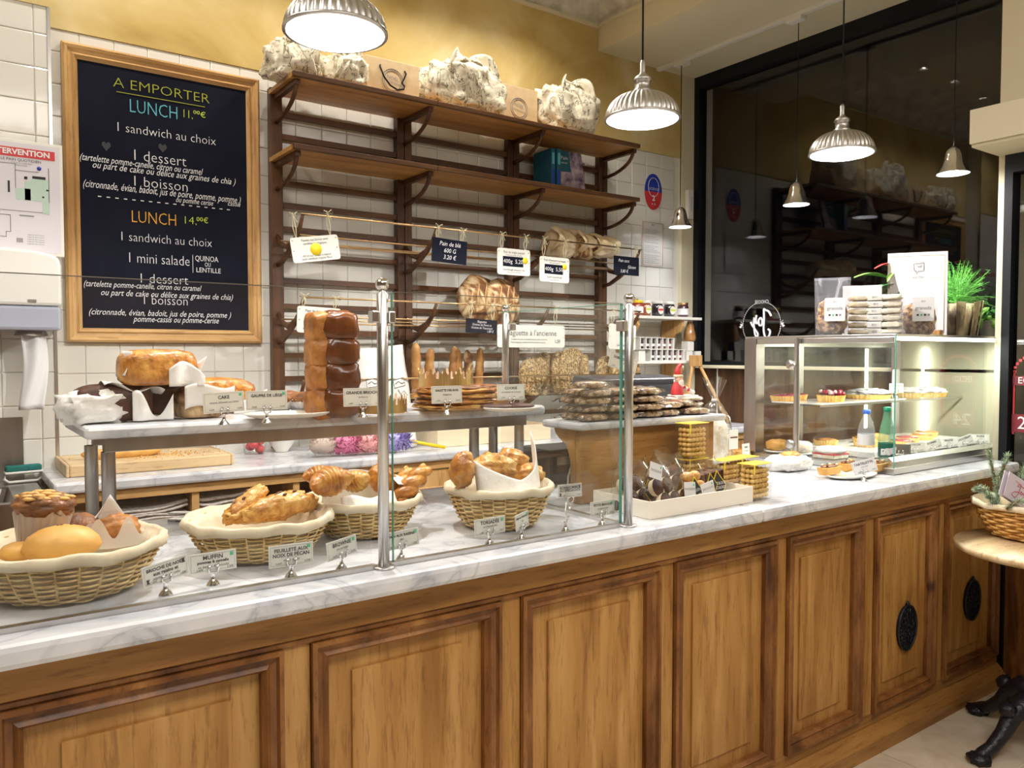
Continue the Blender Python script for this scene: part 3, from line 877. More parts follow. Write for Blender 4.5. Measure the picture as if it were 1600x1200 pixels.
# ---- cookery books on the second shelf
teal = plain('teal_cover', (.012, .10, .16), .35)
purp = mottled('photo_cover', [(.35, (.06, .05, .09)), (.5, (.30, .24, .33)), (.66, (.55, .47, .52))], 18, .35, bump=0)
def book(lab, x, y, rz, lean=0, cover=None, w_=.17, h_=.235, t=.028):
    o = thing('book', lab, 'book', (x, y, 2.454), rz)
    part('cover', MB().box(0, t, -.002, w_, 0, h_), cover or teal, o, bevel=.001)
    part('pages', MB().box(.003, t-.003, w_-.01, w_+.0005, .004, h_-.004), M['paper'], o)
    part('spine_label', MB().box(.006, t-.006, -.0035, -.0015, .03, h_*.5), M['blue'], o)
    part('spine_label', MB().box(.006, t-.006, -.0035, -.0015, h_*.62, h_*.9), M['chalkb'], o)
    return o
book('teal cookery book, leftmost of the upright pair on the second shelf', 2.895, 3.64, 0)
book('teal cookery book squeezed between the leftmost book and the purple cover', 2.930, 3.63, 0)
bk = thing('book', 'large book facing out with a purple photo cover on the second shelf', 'book', (3.06, 3.66, 2.454), -.12)
bk.rotation_euler = (math.radians(-12), 0, -.1)
part('cover', MB().box(-.10, .11, 0, .022, 0, .262), purp, bk, bevel=.001)
part('title_block', MB().box(-.099, .02, -.002, 0, .13, .261), teal, bk)
text('Le Pain', .032, M['chalk'], bk, (-.04, -.004, .215)); text('fait maison', .018, M['chalk'], bk, (-.04, -.004, .185))

# ---- breads in the cradles
crust = mottled('dark_crust', [(.36, (.10, .035, .010)), (.47, (.26, .11, .035)), (.54, (.55, .38, .19)), (.68, (.78, .66, .44))], 7, .7, bump=.5, detail=6, distort=2.2)
bagu = mottled('baguette_crust', [(.3, (.30, .12, .03)), (.5, (.50, .24, .07)), (.7, (.68, .42, .17))], 12, .5, bump=.4)
seedm = mottled('seeded_crust', [(.35, (.10, .055, .02)), (.47, (.34, .21, .08)), (.58, (.58, .42, .2)), (.72, (.74, .60, .36))], 85, .8, bump=1, dist=.012, detail=2)
pbag = mottled('bakery_bag_paper', [(.35, (.58, .42, .22)), (.55, (.78, .64, .42)), (.75, (.88, .80, .64))], 7, .7, bump=.8, bscale=18, dist=.02)
for px, rpx, lab, sd in (((752, 478), 41, 'round crusty country loaf standing left in the middle cradle', 2), ((782, 483), 38, 'round floury country loaf standing right in the middle cradle', 6)):
    y = 3.66 if sd == 2 else 3.63
    c = PY(px[0] if sd != 2 else 748, px[1], y)
    rr = rpx*depth(c)/FPX
    o = thing('country_loaf', lab, 'bread', (c.x, y, 1.648+rr*.98), .15)
    part('crust', MB().blob((0, 0, 0), (rr, .07, rr), .07, 2, sd, 28, m=Matrix.Rotation(-.12, 4, 'X')), crust, o)
    for k in (-1, 0, 1):
        part('score', MB().tube([(rr*.36*k+.012*math.sin(t), -.066*math.sqrt(max(0, 1-(rr*.36*k/rr)**2-(.72*math.cos(PI*t/9))**2))-.001, -rr*.72*math.cos(PI*t/9)) for t in range(1, 9)], [.002, .004, .0055, .006, .006, .0055, .004, .002], 6), mottled('score_crumb', [(.3, (.34, .17, .06)), (.6, (.60, .40, .18))], 20, .8, bump=.3), o)
for i, (a, b, yy, dz, sd) in enumerate(((848, 900, 3.68, .0, 1), (890, 935, 3.66, -.01, 2), (918, 956, 3.64, -.02, 3))):
    p0 = PY(a, 382, yy); p1 = PY(b, 382, yy)
    lab = ['leftmost and tallest wrapped loaf in the upper cradle', 'wrapped loaf in the middle of three in the upper cradle', 'rightmost wrapped loaf with pale open bag end in the upper cradle'][i]
    W = (p1.x-p0.x)/2
    o = thing('bagged_loaf', lab, 'bread', ((p0.x+p1.x)/2, yy, 2.095), .3-.1*i)
    part('loaf', MB().blob((0, 0, .05), (W, .085, .085-.012*i), .15, 2, sd, 22, pw=.8), crust if i == 1 else pbag, o)
    part('paper_bag', MB().grid(lambda u, v: ((u-.5)*2*W*1.05, -.09*math.cos((v-.5)*2.6)-.012*math.sin(u*14+i), -.005+.15*v*(1-.1*i)+.012*math.sin(u*11+v*5+i)), 16, 8), pbag, o, solid=.002)

def baguette(mb, L_, r, bend=.01, m=None, n=22, seed=0):
    P = []; R2 = []
    for i in range(n):
        t = i/(n-1)
        P.append((bend*math.sin(t*PI), 0, L_*t))
        e = min(1, math.sqrt(max(0, 1-(abs(t-.5)*2)**6)))
        slash = .86+.14*abs(math.sin(t*PI*5+seed))
        R2.append(max(.004, r*e*slash))
    return mb.tube(P, R2, 12, m=m)
labs = ['tall baguette leaning at the left of the lower cradle', 'second baguette, tucked right of the leftmost one',
        'leftmost of the four upright baguettes by the small slate sign', 'second of the four upright baguettes by the small slate sign', 'third of the four upright baguettes, palest crust', 'rightmost of the four upright baguettes by the small slate sign']
for i, (x, yt, lean) in enumerate(((645, 535, .10), (662, 544, .08), (708, 541, .05), (720, 544, .03), (732, 547, -.02), (744, 544, .02))):
    p = PY(x+ (6 if i < 2 else 4), yt, 3.70)
    b = baguette(MB(), p.z-1.25, .026, .006, seed=i)
    solo('baguette', labs[i], 'bread', b, bagu if i != 4 else crust, (p.x, 3.72, 1.252), 0, 'baguettes standing in the lower cradle', rot=(.10, -lean*.4, i*1.3))
sl = ['seeded round flat loaf, first from the left in the lower cradle', 'seeded round flat loaf, second from the left in the lower cradle', 'seeded round flat loaf, third from the left in the lower cradle', 'seeded round flat loaf, fourth from the left, facing front in the lower cradle', 'seeded round flat loaf, fifth from the left in the lower cradle', 'seeded round flat loaf, sixth from the left, behind the steel post', 'seeded round flat loaf at the right end of the lower cradle']
for i, (x, y, r_, tw) in enumerate(((832, 580, 30, .2), (848, 588, 33, .5), (872, 590, 33, .7), (893, 588, 36, .25), (912, 582, 30, .9), (945, 578, 28, .4), (960, 580, 27, .8))):
    yy = 3.60+.02*(i % 3)
    p = PY(x, y, yy); rr = r_*depth(p)/FPX
    o = thing('seeded_loaf', sl[i], 'bread', (p.x, yy, 1.268+rr*.95), tw, 'seeded round loaves in the lower cradle')
    part('loaf', MB().blob((0, 0, 0), (rr, .034, rr), .06, 4, i, 26, pw=.85), seedm, o)
    part('rim', MB().tube([(rr*.93*math.cos(2*PI*k/30), -.012, rr*.93*math.sin(2*PI*k/30)) for k in range(30)], .012, 6, True), seedm, o)

# white paper baguette bags with a small line emblem
for i, (a, b, yt, rl, lab) in enumerate(((563, 600, 545, .04, 'white printed paper bread bag behind the left steel post'), (612, 652, 540, .16, 'white printed paper bread bag leaning right of the steel post'))):
    p0 = PY(a, 560, 3.52); p1 = PY(b, 560, 3.52)
    W = (p1.x-p0.x); zt = PY(a, yt, 3.52).z
    o = thing('paper_bread_bag', lab, 'bag', ((p0.x+p1.x)/2, 3.50, 1.034))
    o.rotation_euler = (-.12, -rl*.8, 0)
    part('sheet', MB().grid(lambda u, v: ((u-.5)*W*(.8+.25*v), -.03*math.sin(u*PI)-.004*math.sin(v*13), v*(zt-1.03)), 8, 12), M['parch'], o, solid=.003)
    e = MB()
    for q in ([(-.03, .04), (.03, .045), (.032, .005), (-.028, 0), (-.03, .04)], [(-.02, .02), (0, .03), (.012, .018), (.03, .02)], [(-.01, -.01), (.0, -.035), (.02, -.02), (.035, -.045)]):
        e.tube([(x, -.036, .30+z) for x, z in q], .0016, 4)
    part('emblem', e, M['ink'], o, kind='stuff')
# ================================================================ WALL THINGS ON THE LEFT
# framed lunch board
dl0, dl1 = PY(301, 398, YW-.026), PY(301, 426, YW-.026)
B0 = Vector((.857, YW-.012, 2.184)); BW, BH = .836, 1.268
bd = thing('lunch_board', 'large chalkboard with lunch menu in a moulded pine frame on the tiled wall', 'board', tuple(B0))
fw = .066
prof = [(0, 0), (0, -.026), (.010, -.034), (.020, -.030), (.026, -.022), (.038, -.020), (.046, -.026), (.054, -.018), (.066, -.008), (.066, 0)]
cs = [(-BW/2, -BH/2), (BW/2, -BH/2), (BW/2, BH/2), (-BW/2, BH/2)]
dd = [(1, 1), (-1, 1), (-1, -1), (1, -1)]
vs = []
for (cx, cz), (dx, dz) in zip(cs, dd):
    for d, y in prof: vs.append((cx+dx*d, y, cz+dz*d))
n = len(prof)
for q in range(4):
    p = (q+1) % 4
    mo = MB().add([vs[q*n+k] for k in range(n)]+[vs[p*n+k] for k in range(n)], [(k, (k+1) % n, n+(k+1) % n, n+k) for k in range(n)]+[tuple(range(n)), tuple(reversed(range(n, 2*n)))])
    part('frame_rail', mo, M['lightpineh'] if q % 2 == 0 else M['lightpine'], bd)
part('slate', MB().box(-BW/2+.05, BW/2-.05, -.012, -.002, -BH/2+.05, BH/2-.05), M['slate'], bd)
SY = -.0145
def bt(s, x0, x1, y, hpx, mat, sh=0, dy=0):
    """chalk line spanning pixels x0..x1 of the photo, centre height y at its middle"""
    p0 = PY(x0, y, YW-.026); p1 = PY(x1, y, YW-.026); pm = PY((x0+x1)/2, y, YW-.026)
    sz = hpx*depth(pm)/FPX*1.32
    t = text(s, sz, mat, bd, (0, SY, 0), shear=sh, off=-.0009 if hpx > 12 else 0)
    xs = [v.co.x for v in t.data.vertices]; w_ = max(xs)-min(xs)
    k = (p1.x-p0.x)/w_
    t.scale = (k, 1, 1)
    t.location = ((p0.x+p1.x)/2-B0.x-k*(max(xs)+min(xs))/2, SY, pm.z-B0.z)
bt('A EMPORTER', 177, 327, 142, 16, M['chalky'])
u0, u1 = PY(182, 143, YW-.026), PY(320, 164, YW-.026)
part('underline', MB().box(u0.x-B0.x, u1.x-B0.x, SY-.001, SY, u0.z-B0.z-.002, u0.z-B0.z+.001), M['chalky'], bd)
bt('LUNCH', 203, 277, 172, 22, M['chalkb'])
bt('11,', 287, 301, 179, 14, M['chalkg']); bt('00', 302, 312, 176, 6, M['chalkg']); bt('€', 313, 321, 180, 9, M['chalkg'])
bt('1 sandwich au choix', 184, 337, 210, 15, C_)
bt('1 dessert', 210, 291, 248, 18, C_)
bt('(tartelette pomme-canelle, citron ou caramel', 125, 317, 257, 11, C_, .35)
bt('ou part de cake ou délice aux graines de chia )', 145, 368, 271, 11, C_, .35)
bt('1 boisson', 210, 293, 288, 17, C_)
bt('(citronnade, évian, badoit, jus de poire, pomme, pomme )', 130, 376, 300, 12, C_, .35)
bt('ou pomme cerise', 275, 333, 315, 9, C_, .35); bt('cassis', 356, 376, 319, 8, C_, .35)
bt('- - - - - - - - - - - - - - - - -', 153, 359, 316, 12, C_)
bt('LUNCH', 206, 275, 342, 20, M['chalko'])
bt('14,', 289, 307, 345, 13, M['chalkg']); bt('00', 307, 317, 343, 7, M['chalkg']); bt('€', 318, 325, 345, 9, M['chalkg'])
bt('1 sandwich au choix', 190, 331, 375, 15, C_)
bt('1 mini salade', 202, 296, 406, 17, C_)
part('divider_line', MB().box(dl0.x-B0.x-.001, dl0.x-B0.x+.001, SY-.001, SY, dl1.z-B0.z, dl0.z-B0.z), C_, bd)
bt('QUINOA', 305, 341, 405, 9, C_); bt('OU', 320, 329, 414, 7, C_); bt('LENTILLE', 307, 345, 423, 8, C_)
bt('1 dessert', 220, 294, 437, 16, C_)
bt('(tartelette pomme-canelle, citron ou caramel', 131, 315, 447, 10, C_, .35)
bt('ou part de cake ou délice aux graines de chia)', 158, 364, 461, 10, C_, .35)
bt('1 boisson', 225, 293, 470, 16, C_)
bt('(citronnade, évian, badoit, jus de poire, pomme )', 139, 361, 490, 10, C_, .35)
bt('pomme-cassis ou pomme-cerise', 208, 342, 500, 10, C_, .35)
for hx, hy in ((166, 228), (254, 231)):
    p = PY(hx, hy, YW-.026)
    hm = [(0, -.022), (.018, 0), (.016, .014), (.008, .018), (0, .010), (-.008, .018), (-.016, .014), (-.018, 0)]
    part('chalk_smudge', MB().add([(a+p.x-B0.x, SY, b+p.z-B0.z) for a, b in hm], [tuple(range(8))]), plain('old_chalk', (.045, .048, .055), .9), bd)

# emergency plan
pl0 = PY(97, 228, 3.735); pl1 = PY(97, 402, 3.735)
PH = pl0.z-pl1.z; PWd = .60
pn = thing('emergency_plan', 'white framed emergency plan with red header, left of the lunch board', 'poster', (pl0.x-PWd/2, 3.735, (pl0.z+pl1.z)/2))
part('frame', MB().box(-PWd/2, PWd/2, -.006, .006, -PH/2, PH/2), M['whitepl'], pn, bevel=.002)
part('sheet', MB().box(-PWd/2+.012, PWd/2-.012, -.008, -.006, -PH/2+.012, PH/2-.012), plain('lilac_paper', (.70, .68, .74), .35), pn)
R0 = PWd/2
part('header', MB().box(-R0+.03, R0-.028, -.0095, -.008, PH/2-.068, PH/2-.032), M['red'], pn)
text("PLAN D'INTERVENTION", .030, M['paper'], pn, (R0-.045, -.0105, PH/2-.050), align='RIGHT', off=.0010)
text('LE PAIN QUOTIDIEN', .015, K, pn, (R0-.145, -.0095, PH/2-.080)); text('15 RUE DU GRENIER', .008, G, pn, (R0-.145, -.0095, PH/2-.092)); text('75003 PARIS', .008, G, pn, (R0-.145, -.0095, PH/2-.101))
def prect(x0, x1, z0, z1, mat, nm='plan_area', y=-.0092):
    part(nm, MB().box(R0-x1, R0-x0, y, -.008, z0, z1), mat, pn)
zz = lambda q: PH/2-q
prect(.05, .115, zz(.235), zz(.148), M['mint']); prect(.115, .135, zz(.235), zz(.160), M['mint']); prect(.115, .165, zz(.235), zz(.19), M['mint']); prect(.05, .075, zz(.285), zz(.235), M['mint'])
prect(.062, .108, zz(.148), zz(.137), K); prect(.125, .136, zz(.153), zz(.142), K)
for a, b, c, d in ((.05, .052, .24, .10), (.085, .165, .121, .120), (.165, .1665, .19, .095), (.06, .24, .281, .280), (.164, .236, .0965, .0955), (.235, .236, .285, .09), (.185, .235, .30, .2985), (.185, .1865, .365, .30), (.185, .20, .366, .3645), (.2, .2015, .385, .365), (.2, .24, .386, .3845), (.185, .192, .21, .165)):
    prect(a, b, zz(c), zz(d), K, 'plan_line')
prect(.105, .155, zz(.300), zz(.295), G, 'plan_caption'); prect(.236, .245, zz(.35), zz(.30), K)
for a, b in ((.053, .186), (.068, .215), (.226, .262), (.225, .345)):
    prect(a, a+.007, zz(b+.006), zz(b), M['red'], 'plan_mark')
part('blue_dot', MB().lathe([(.008, 0), (.008, .001)], 14, m=Matrix.Translation((R0-.084, -.0092, zz(.105))) @ Matrix.Rotation(PI/2, 4, 'X'), capt=True), M['blue'], pn)
for k in range(5):
    text('Légende des moyens', .007, G, pn, (R0-.10, -.0095, zz(.372+.009*k)))
prect(.145, .167, zz(.405), zz(.388), M['dsteel'], 'plan_mark')

# paper towel dispenser
dp = thing('towel_dispenser', 'white paper towel dispenser with a smoky lower window, above the sink', 'dispenser', (.19, 3.66, 1.78))
dw = .20
poly = [(-dw, -.095), (-dw, .06), (-dw*.97, .09), (-dw*.85, .106), (-dw*.5, .118), (0, .122), (dw*.5, .118), (dw*.85, .106), (dw*.97, .09), (dw, .06), (dw, -.095)]
part('cover', MB().prism(poly, -.10, .075, 'Y'), M['whitepl'], dp, bevel=.012)
part('lower_window', MB().box(-dw*.99, dw*.99, -.095, .075, -.19, -.096), plain('smoky_plastic', (.42, .45, .55), .2), dp, bevel=.012)
part('lock', MB().box(.085, .113, -.103, -.099, -.083, -.072), M['dsteel'], dp)
part('chute', MB().lathe([(.06, 0), (.05, .02)], 20, (.10, -.02, -.21), sy=.6), M['dsteel'], dp)
part('towel', MB().grid(lambda u, v: (.06+.085*(u)+.012*math.sin(v*4), -.03+.012*math.sin(u*7+v*3), -.19-.31*v), 10, 14), M['paper'], dp, solid=.003)

# signs on the right of the back wall
o = thing('oval_sticker', 'blue and red oval licence plaque on the tiles right of the rack', 'plaque', (3.987, YW-.008, 2.607))
el = [(.082*math.cos(2*PI*i/32), .122*math.sin(2*PI*i/32)) for i in range(32)]
part('blue_half', MB().prism([p for p in el if p[1] >= -.0001], -.004, 0, 'Y'), M['blue'], o)
part('red_half', MB().prism([p for p in el if p[1] <= .0001], -.004, 0, 'Y'), M['red'], o)
part('blue_oval', MB().tube([(x*.62, -.005, .030+z*.52) for x, z in el], .002, 4, True), M['chalk'], o)
text('LICENCE', .024, M['paper'], o, (0, -.006, .018)); text('2', .05, M['paper'], o, (0, -.006, -.045), off=.002); text('★ ★', .02, M['paper'], o, (0, -.006, -.085))
pp = PY(1018.5, 382, YW-.01)
o = thing('wall_notice', 'white printed notice taped to the tiles below the oval plaque', 'notice', (3.985, YW-.010, 2.25))
part('sheet', MB().box(-.103, .103, -.002, 0, -.152, .152), plain('notice_paper', (.68, .66, .62), .5), o)
part('red_border', MB().tube([(-.095, -.003, -.145), (.095, -.003, -.145), (.095, -.003, .145), (-.095, -.003, .145)], .0012, 4, True), M['red'], o)
for k in range(20):
    if k in (0, 4, 9, 14): continue
    text('arrêté relatif aux denrées alimentaires'[:39-(k*7 % 13)], .0135, G, o, (-.085, -.0035, .11-k*.0125), align='LEFT', sx=.72)
text('R F', .02, M['blue'], o, (0, -.0035, .13))
o = thing('wall_switch', 'white plastic alarm box on the cream pilaster behind the small hanging lamp', 'switch', (4.31, YW-.031, 2.55))
part('housing', MB().box(-.028, .028, -.03, 0, -.10, .10), M['whitepl'], o, bevel=.004)
part('button', MB().box(-.012, .012, -.034, -.03, -.05, .05), plain('pale_button', (.6, .6, .62), .3), o, bevel=.002)

# ---- little shelves at the right of the back wall
def wshelf(z, lab):
    o = thing('wall_shelf', lab, 'shelf', (0, 0, 0))
    a = PY(1097, 497, 3.66).x
    part('board', MB().box(3.58, a, 3.66, 3.885, z-.018, z), M['whitepl'], o, bevel=.003)
    for x in (3.66, 4.08):
        poly = [(3.886, z-.018), (3.70, z-.018), (3.69, z-.06), (3.72, z-.10), (3.76, z-.115), (3.79, z-.15), (3.82, z-.19), (3.845, z-.225), (3.886, z-.235)]
        part('bracket', MB().prism(poly, x-.011, x+.011, 'X'), M['lightpine'], o, bevel=.002)
    return a
sxe = wshelf(1.745, 'upper white wall shelf with wooden brackets holding jam jars')
wshelf(1.452, 'lower white wall shelf with wooden brackets holding small boxed jars')
jamlab = ['jam jar with a horse label, mostly behind the steel post', 'amber jam jar with yellow oval label, second from the left on the upper shelf', 'dark jam jar with red band oval label in the middle of the upper shelf', 'dark jam jar with green oval label, second from the right on the upper shelf', 'dark jar with gold lid and white label at the right end of the upper shelf']
jc = [(.30, .04, .02), (.28, .07, .02), (.022, .018, .03), (.02, .016, .02), (.05, .012, .02)]
lc = [M['paper'], M['chalkg'], M['red'], M['chalkg'], M['paper']]
lidm = [M['yellow'], M['whitepl'], M['whitepl'], M['whitepl'], M['brass']]
for i, x in enumerate((995, 1007, 1026, 1044.5, 1066)):
    p = PY(x, 485, 3.74)
    o = thing('jam_jar', jamlab[i], 'jar', (p.x, 3.735, 1.7455), -.5, 'jars on the upper wall shelf')
    part('glass_body', MB().lathe([(.030, 0), (.036, .004), (.038, .03), (.0385, .07), (.034, .083), (.032, .086)], 22, capb=True, capt=True), plain('jam', jc[i], .08, coat=1), o)
    part('lid', MB().lathe([(.035, .084), (.036, .086), (.036, .098), (.033, .101)], 22, capt=True), lidm[i], o)
    if i in (0, 4):
        part('label', MB().lathe([(.0392, .018), (.0392, .06)], 22), M['paper'], o)
    else:
        part('label', MB().prism([(.022*math.cos(t*PI/8), .043+.028*math.sin(t*PI/8)) for t in range(16)], -.0405, -.0385, 'Y', m=Matrix.Rotation(.35, 4, 'Z')), M['card'], o)
        part('label_band', MB().box(-.02, .02, -.0415, -.0402, .038, .050, m=Matrix.Rotation(.35, 4, 'Z')), lc[i], o)
o = thing('spice_packet', 'small printed packet standing behind the jam jars', 'packet', (3.80, 3.83, 1.7455))
part('bag', MB().box(-.055, .04, -.01, .01, 0, .13), M['zip'], o, bevel=.004); part('filling', MB().box(-.055, -.02, -.012, .012, 0, .12), crust, o)
# boxed mini jars on the lower shelf: two trays of six on top of two
def jartray(x, z, lab, n=6):
    o = thing('jar_box', lab, 'box', (x, 3.69, z))
    W = .052*n+.02
    part('tray', MB().box(-W/2, W/2, .0, .055, 0, .004).box(-W/2, W/2, .053, .056, 0, .075).box(-W/2, W/2, 0, .056, .072, .075), M['whitepl'], o)
    for k in range(n+1):
        part('divider', MB().box(-W/2+.01+k*.052-.004, -W/2+.01+k*.052+.004, 0, .053, .004, .072), M['whitepl'], o)
    for k in range(n):
        j = part('mini_jar', MB().lathe([(.015, 0), (.019, .005), (.019, .045), (.016, .050)], 12, (-W/2+.036+k*.052, .026, .004), capb=True, capt=True), plain('dark_preserve', (.10+.05*(k % 3), .05, .06), .2) if x < 0 or k > 2 or 'preserve3' in M else M['ink'], o)
        part('jar_lid', MB().lathe([(.017, .050), (.017, .060)], 12, (-W/2+.036+k*.052, .026, .004), capt=True), M['ink'], j)
        part('jar_label', MB().lathe([(.0195, .016), (.0195, .032)], 12, (-W/2+.036+k*.052, .026, .004)), M['paper'], j)
jartray(3.83, 1.529, 'white divided box of dark mini jars, upper row of the lower wall shelf')
jartray(3.93, 1.4525, 'white divided box of dark mini jars, bottom row of the lower wall shelf')
for i, (x, z, lab) in enumerate(((4.155, 1.4525, 'white cube box, left of the two on the lower wall shelf'), (4.24, 1.4525, 'white cube box at the right end of the lower wall shelf'), (4.165, 1.519, 'white cube box stacked under the cone of biscuits'), (3.70, 1.4525, 'small cream jar label box at the left of the lower shelf'))):
    o = thing('cube_box', lab, 'box', (x, 3.70, z), .0)
    part('body', MB().box(-.03, .03, 0, .06, 0, .064), M['whitepl'] if i < 3 else M['card'], o, bevel=.002)
    part('black_side', MB().box(.0305, .033, .004, .056, 0, .064), M['ink'], o)
o = thing('cone_bag', 'cellophane cone of golden biscuits hanging down onto the white cubes', 'bag', (4.18, 3.725, 1.585))
part('biscuits', MB().lathe([(.034, 0), (.042, .02), (.036, .06), (.024, .11), (.012, .14)], 18, capb=True, jit=lambda k, a: (.003*math.sin(a*5+k*2), 0)), bagu, o)
part('cellophane', MB().lathe([(.037, 0), (.045, .02), (.039, .06), (.027, .11), (.010, .145), (.028, .19)], 18), M['film'], o)
# ================================================================ LAMPS
bulbm = plain('lit_bulb', (1, 1, 1), emit=(1.0, .93, .80), es=60)
bulbc = plain('lit_bulb_cool', (1, 1, 1), emit=(.93, .95, 1.0), es=60)
def dome(x, y, z, r, lab, top, pw_):
    o = thing('dome_lamp', lab, 'lamp', (x, y, z))
    h = r*.72
    prof = [(r, 0)]
    for i in range(1, 13):
        t = i/12*PI/2*.93
        prof.append((r*math.cos(t)**.85, h*math.sin(t)))
    prof[-1] = (.035, h)
    n = 240
    mb = MB(); vs = []; fs = []
    for k, (q, zz_) in enumerate(prof):
        for i in range(n):
            a = 2*PI*i/n
            rr = q+(.0026*math.cos(a*40) if 0 < k < len(prof)-1 else 0)
            vs.append((rr*math.cos(a), rr*math.sin(a), zz_))
    for k in range(len(prof)-1):
        for i in range(n):
            j = (i+1) % n; fs.append((k*n+i, k*n+j, (k+1)*n+j, (k+1)*n+i))
    mb.add(vs, fs, smooth=True)
    part('ribbed_shade', mb, M['ribsteel'], o)
    part('reflector', MB().lathe([(q*.975, zz_*.985-.001) for q, zz_ in prof], 64), M['shadein'], o)
    part('rim', MB().lathe([(r-.006, -.003), (r+.004, -.002), (r+.004, .005), (r-.006, .006), (r-.006, -.003)], 64), M['ribsteel'], o)
    part('neck', MB().lathe([(.036, h-.004), (.038, h+.008), (.030, h+.012), (.030, h+.040), (.036, h+.044), (.032, h+.056), (.014, h+.068), (.011, h+.078), (.011, h+.112), (.005, h+.124)], 24, capt=True), M['ribsteel'], o)
    part('cord', MB().tube([(0, 0, h+.12), (0, 0, top-z)], .004, 6), M['black'], o)
    part('bulb', MB().lathe([(.012, h*.95), (.026, h*.85), (.030, h*.75), (.022, h*.66), (.001, h*.62)], 20), bulbm, o)
    light('dome_light', 'POINT', (x, y, z+h*.36), pw_, COOL, .018)
dome(.950, 2.198, 2.428, .146, 'ribbed metal dome lamp nearest the camera, cut by the top edge of the photo', CEIL, 50)
dome(2.255, 2.262, 2.418, .145, 'ribbed metal dome lamp hanging in front of the ochre wall', CEIL, 50)
dome(3.405, 2.125, 2.424, .143, 'ribbed metal dome lamp in front of the dark window', 3.444, 72)
def bell(x, y, z, lab, pw_=34, ang=120):
    o = thing('bell_lamp', lab, 'lamp', (x, y, z))
    prof = [(.076, 0), (.070, .012), (.056, .035), (.046, .060), (.042, .085), (.036, .108), (.022, .125), (.006, .134)]
    part('shade', MB().lathe(prof, 40), M['chrome'], o)
    part('reflector', MB().lathe([(q*.96, zz_-.001) for q, zz_ in prof[:-1]], 32), M['shadein'], o)
    part('bulb', MB().lathe([(.001, .012), (.03, .016), (.034, .03), (.02, .05)], 16), bulbc, o)
    part('cord', MB().tube([(0, 0, .13), (0, 0, 3.43-z)], .003, 6), M['black'], o)
    light('bell_light', 'SPOT', (x, y, z+.012), pw_, (.95, .96, 1.0), .03, (0, 0, 0), spot=math.radians(ang), blend=.6)
bell(4.016, 3.67, 2.342, 'small silver bell lamp by the pilaster, farthest from the camera', 9, 95)
bell(4.05, 2.81, 2.363, 'small silver bell lamp in the middle, over the pastry case')
bell(4.05, 1.93, 2.382, 'small silver bell lamp nearest the door, over the right end of the case')
o = thing('lamp_track', 'white ceiling track along the soffit carrying the small bell lamps', 'track', (4.015, 0, 3.444))
part('rail', MB().box(-.018, .018, -1.0, 3.88, -.022, 0), M['whitepl'], o, bevel=.003)
for y in (3.67, 2.81, 1.93):
    part('adapter', MB().box(-.02, .035, y-.05, y+.05, -.045, -.02), M['whitepl'], o, bevel=.003)
# recessed spots of the sales floor, seen only mirrored in the window
for i, (px, py) in enumerate(((1392, 87), (1443, 107), (1491, 127), (1535, 153))):
    v = PZ(px, py, 3.80)
    X_ = 2*(XWIN+.008)-v.x
    o = thing('ceiling_spot', ['leftmost and faintest', 'second from the left', 'third from the left', 'rightmost'][i]+' of the four ceiling spots mirrored in the dark window', 'lamp', (X_, v.y, 3.80), 0, 'row of recessed ceiling spots')
    part('ring', MB().lathe([(.035, .05), (.042, -.004), (.030, -.004), (.028, .04)], 20), M['whitepl'], o)
    part('lens', MB().lathe([(.001, .01), (.028, .012)], 20), bulbm, o)
# ================================================================ PASTRY MATERIALS
P_ = {}
P_['gold'] = mottled('golden_pastry', [(.3, (.24, .07, .010)), (.48, (.52, .20, .032)), (.68, (.76, .40, .09))], 26, .32, coat=.4, bump=.9, detail=6, bscale=38, dist=.010)
P_['goldl'] = mottled('flaky_pastry', [(.3, (.34, .11, .016)), (.48, (.66, .31, .055)), (.7, (.86, .56, .18))], 30, .34, coat=.35, bump=1.0, bscale=45, dist=.010)
P_['brown'] = mottled('brown_crumb', [(.3, (.10, .030, .007)), (.6, (.29, .105, .024))], 30, .55, coat=.1, bump=.7, bscale=60, dist=.006)
P_['bun'] = mottled('soft_bun', [(.3, (.56, .27, .055)), (.6, (.76, .43, .11))], 9, .5, bump=.2)
P_['glaze'] = mottled('glazed_brioche', [(.3, (.060, .014, .003)), (.5, (.135, .036, .007)), (.7, (.26, .085, .016))], 12, .25, coat=.35, bump=.3, bscale=24, dist=.008)
P_['side'] = mottled('brioche_side', [(.3, (.22, .07, .012)), (.5, (.40, .15, .028)), (.7, (.60, .27, .06))], 18, .45, bump=.6, bscale=30, dist=.01)
P_['choc'] = mottled('chocolate_cake', [(.35, (.035, .010, .006)), (.65, (.09, .028, .016))], 25, .5, bump=.7, bscale=50, dist=.006)
P_['cookie'] = mottled('nut_cookie', [(.38, (.12, .055, .03)), (.48, (.45, .27, .12)), (.6, (.75, .60, .40)), (.7, (.40, .20, .08))], 70, .6, bump=.6, detail=2)
P_['waf'] = mottled('waffle', [(.3, (.66, .36, .07)), (.6, (.90, .62, .20))], 30, .4, coat=.2, bump=.4)
P_['almond'] = plain('almond', (.74, .42, .12), .5)
P_['cream'] = plain('whipped_cream', (.88, .86, .82), .5, bump=.4, bs=30)
P_['berry'] = mottled('berries', [(.4, (.20, .01, .03)), (.6, (.45, .03, .06))], 30, .15, bump=0, coat=.5)
P_['pecan'] = plain('pecan', (.11, .035, .015), .5)
P_['gran'] = mottled('granola_mix', [(.38, (.10, .04, .02)), (.5, (.36, .20, .09)), (.62, (.62, .42, .22))], 60, .8, bump=.9, detail=3, dist=.01)
P_['whitec'] = mottled('meringue_biscuit', [(.4, (.74, .62, .42)), (.6, (.90, .86, .76))], 30, .6, bump=.5)

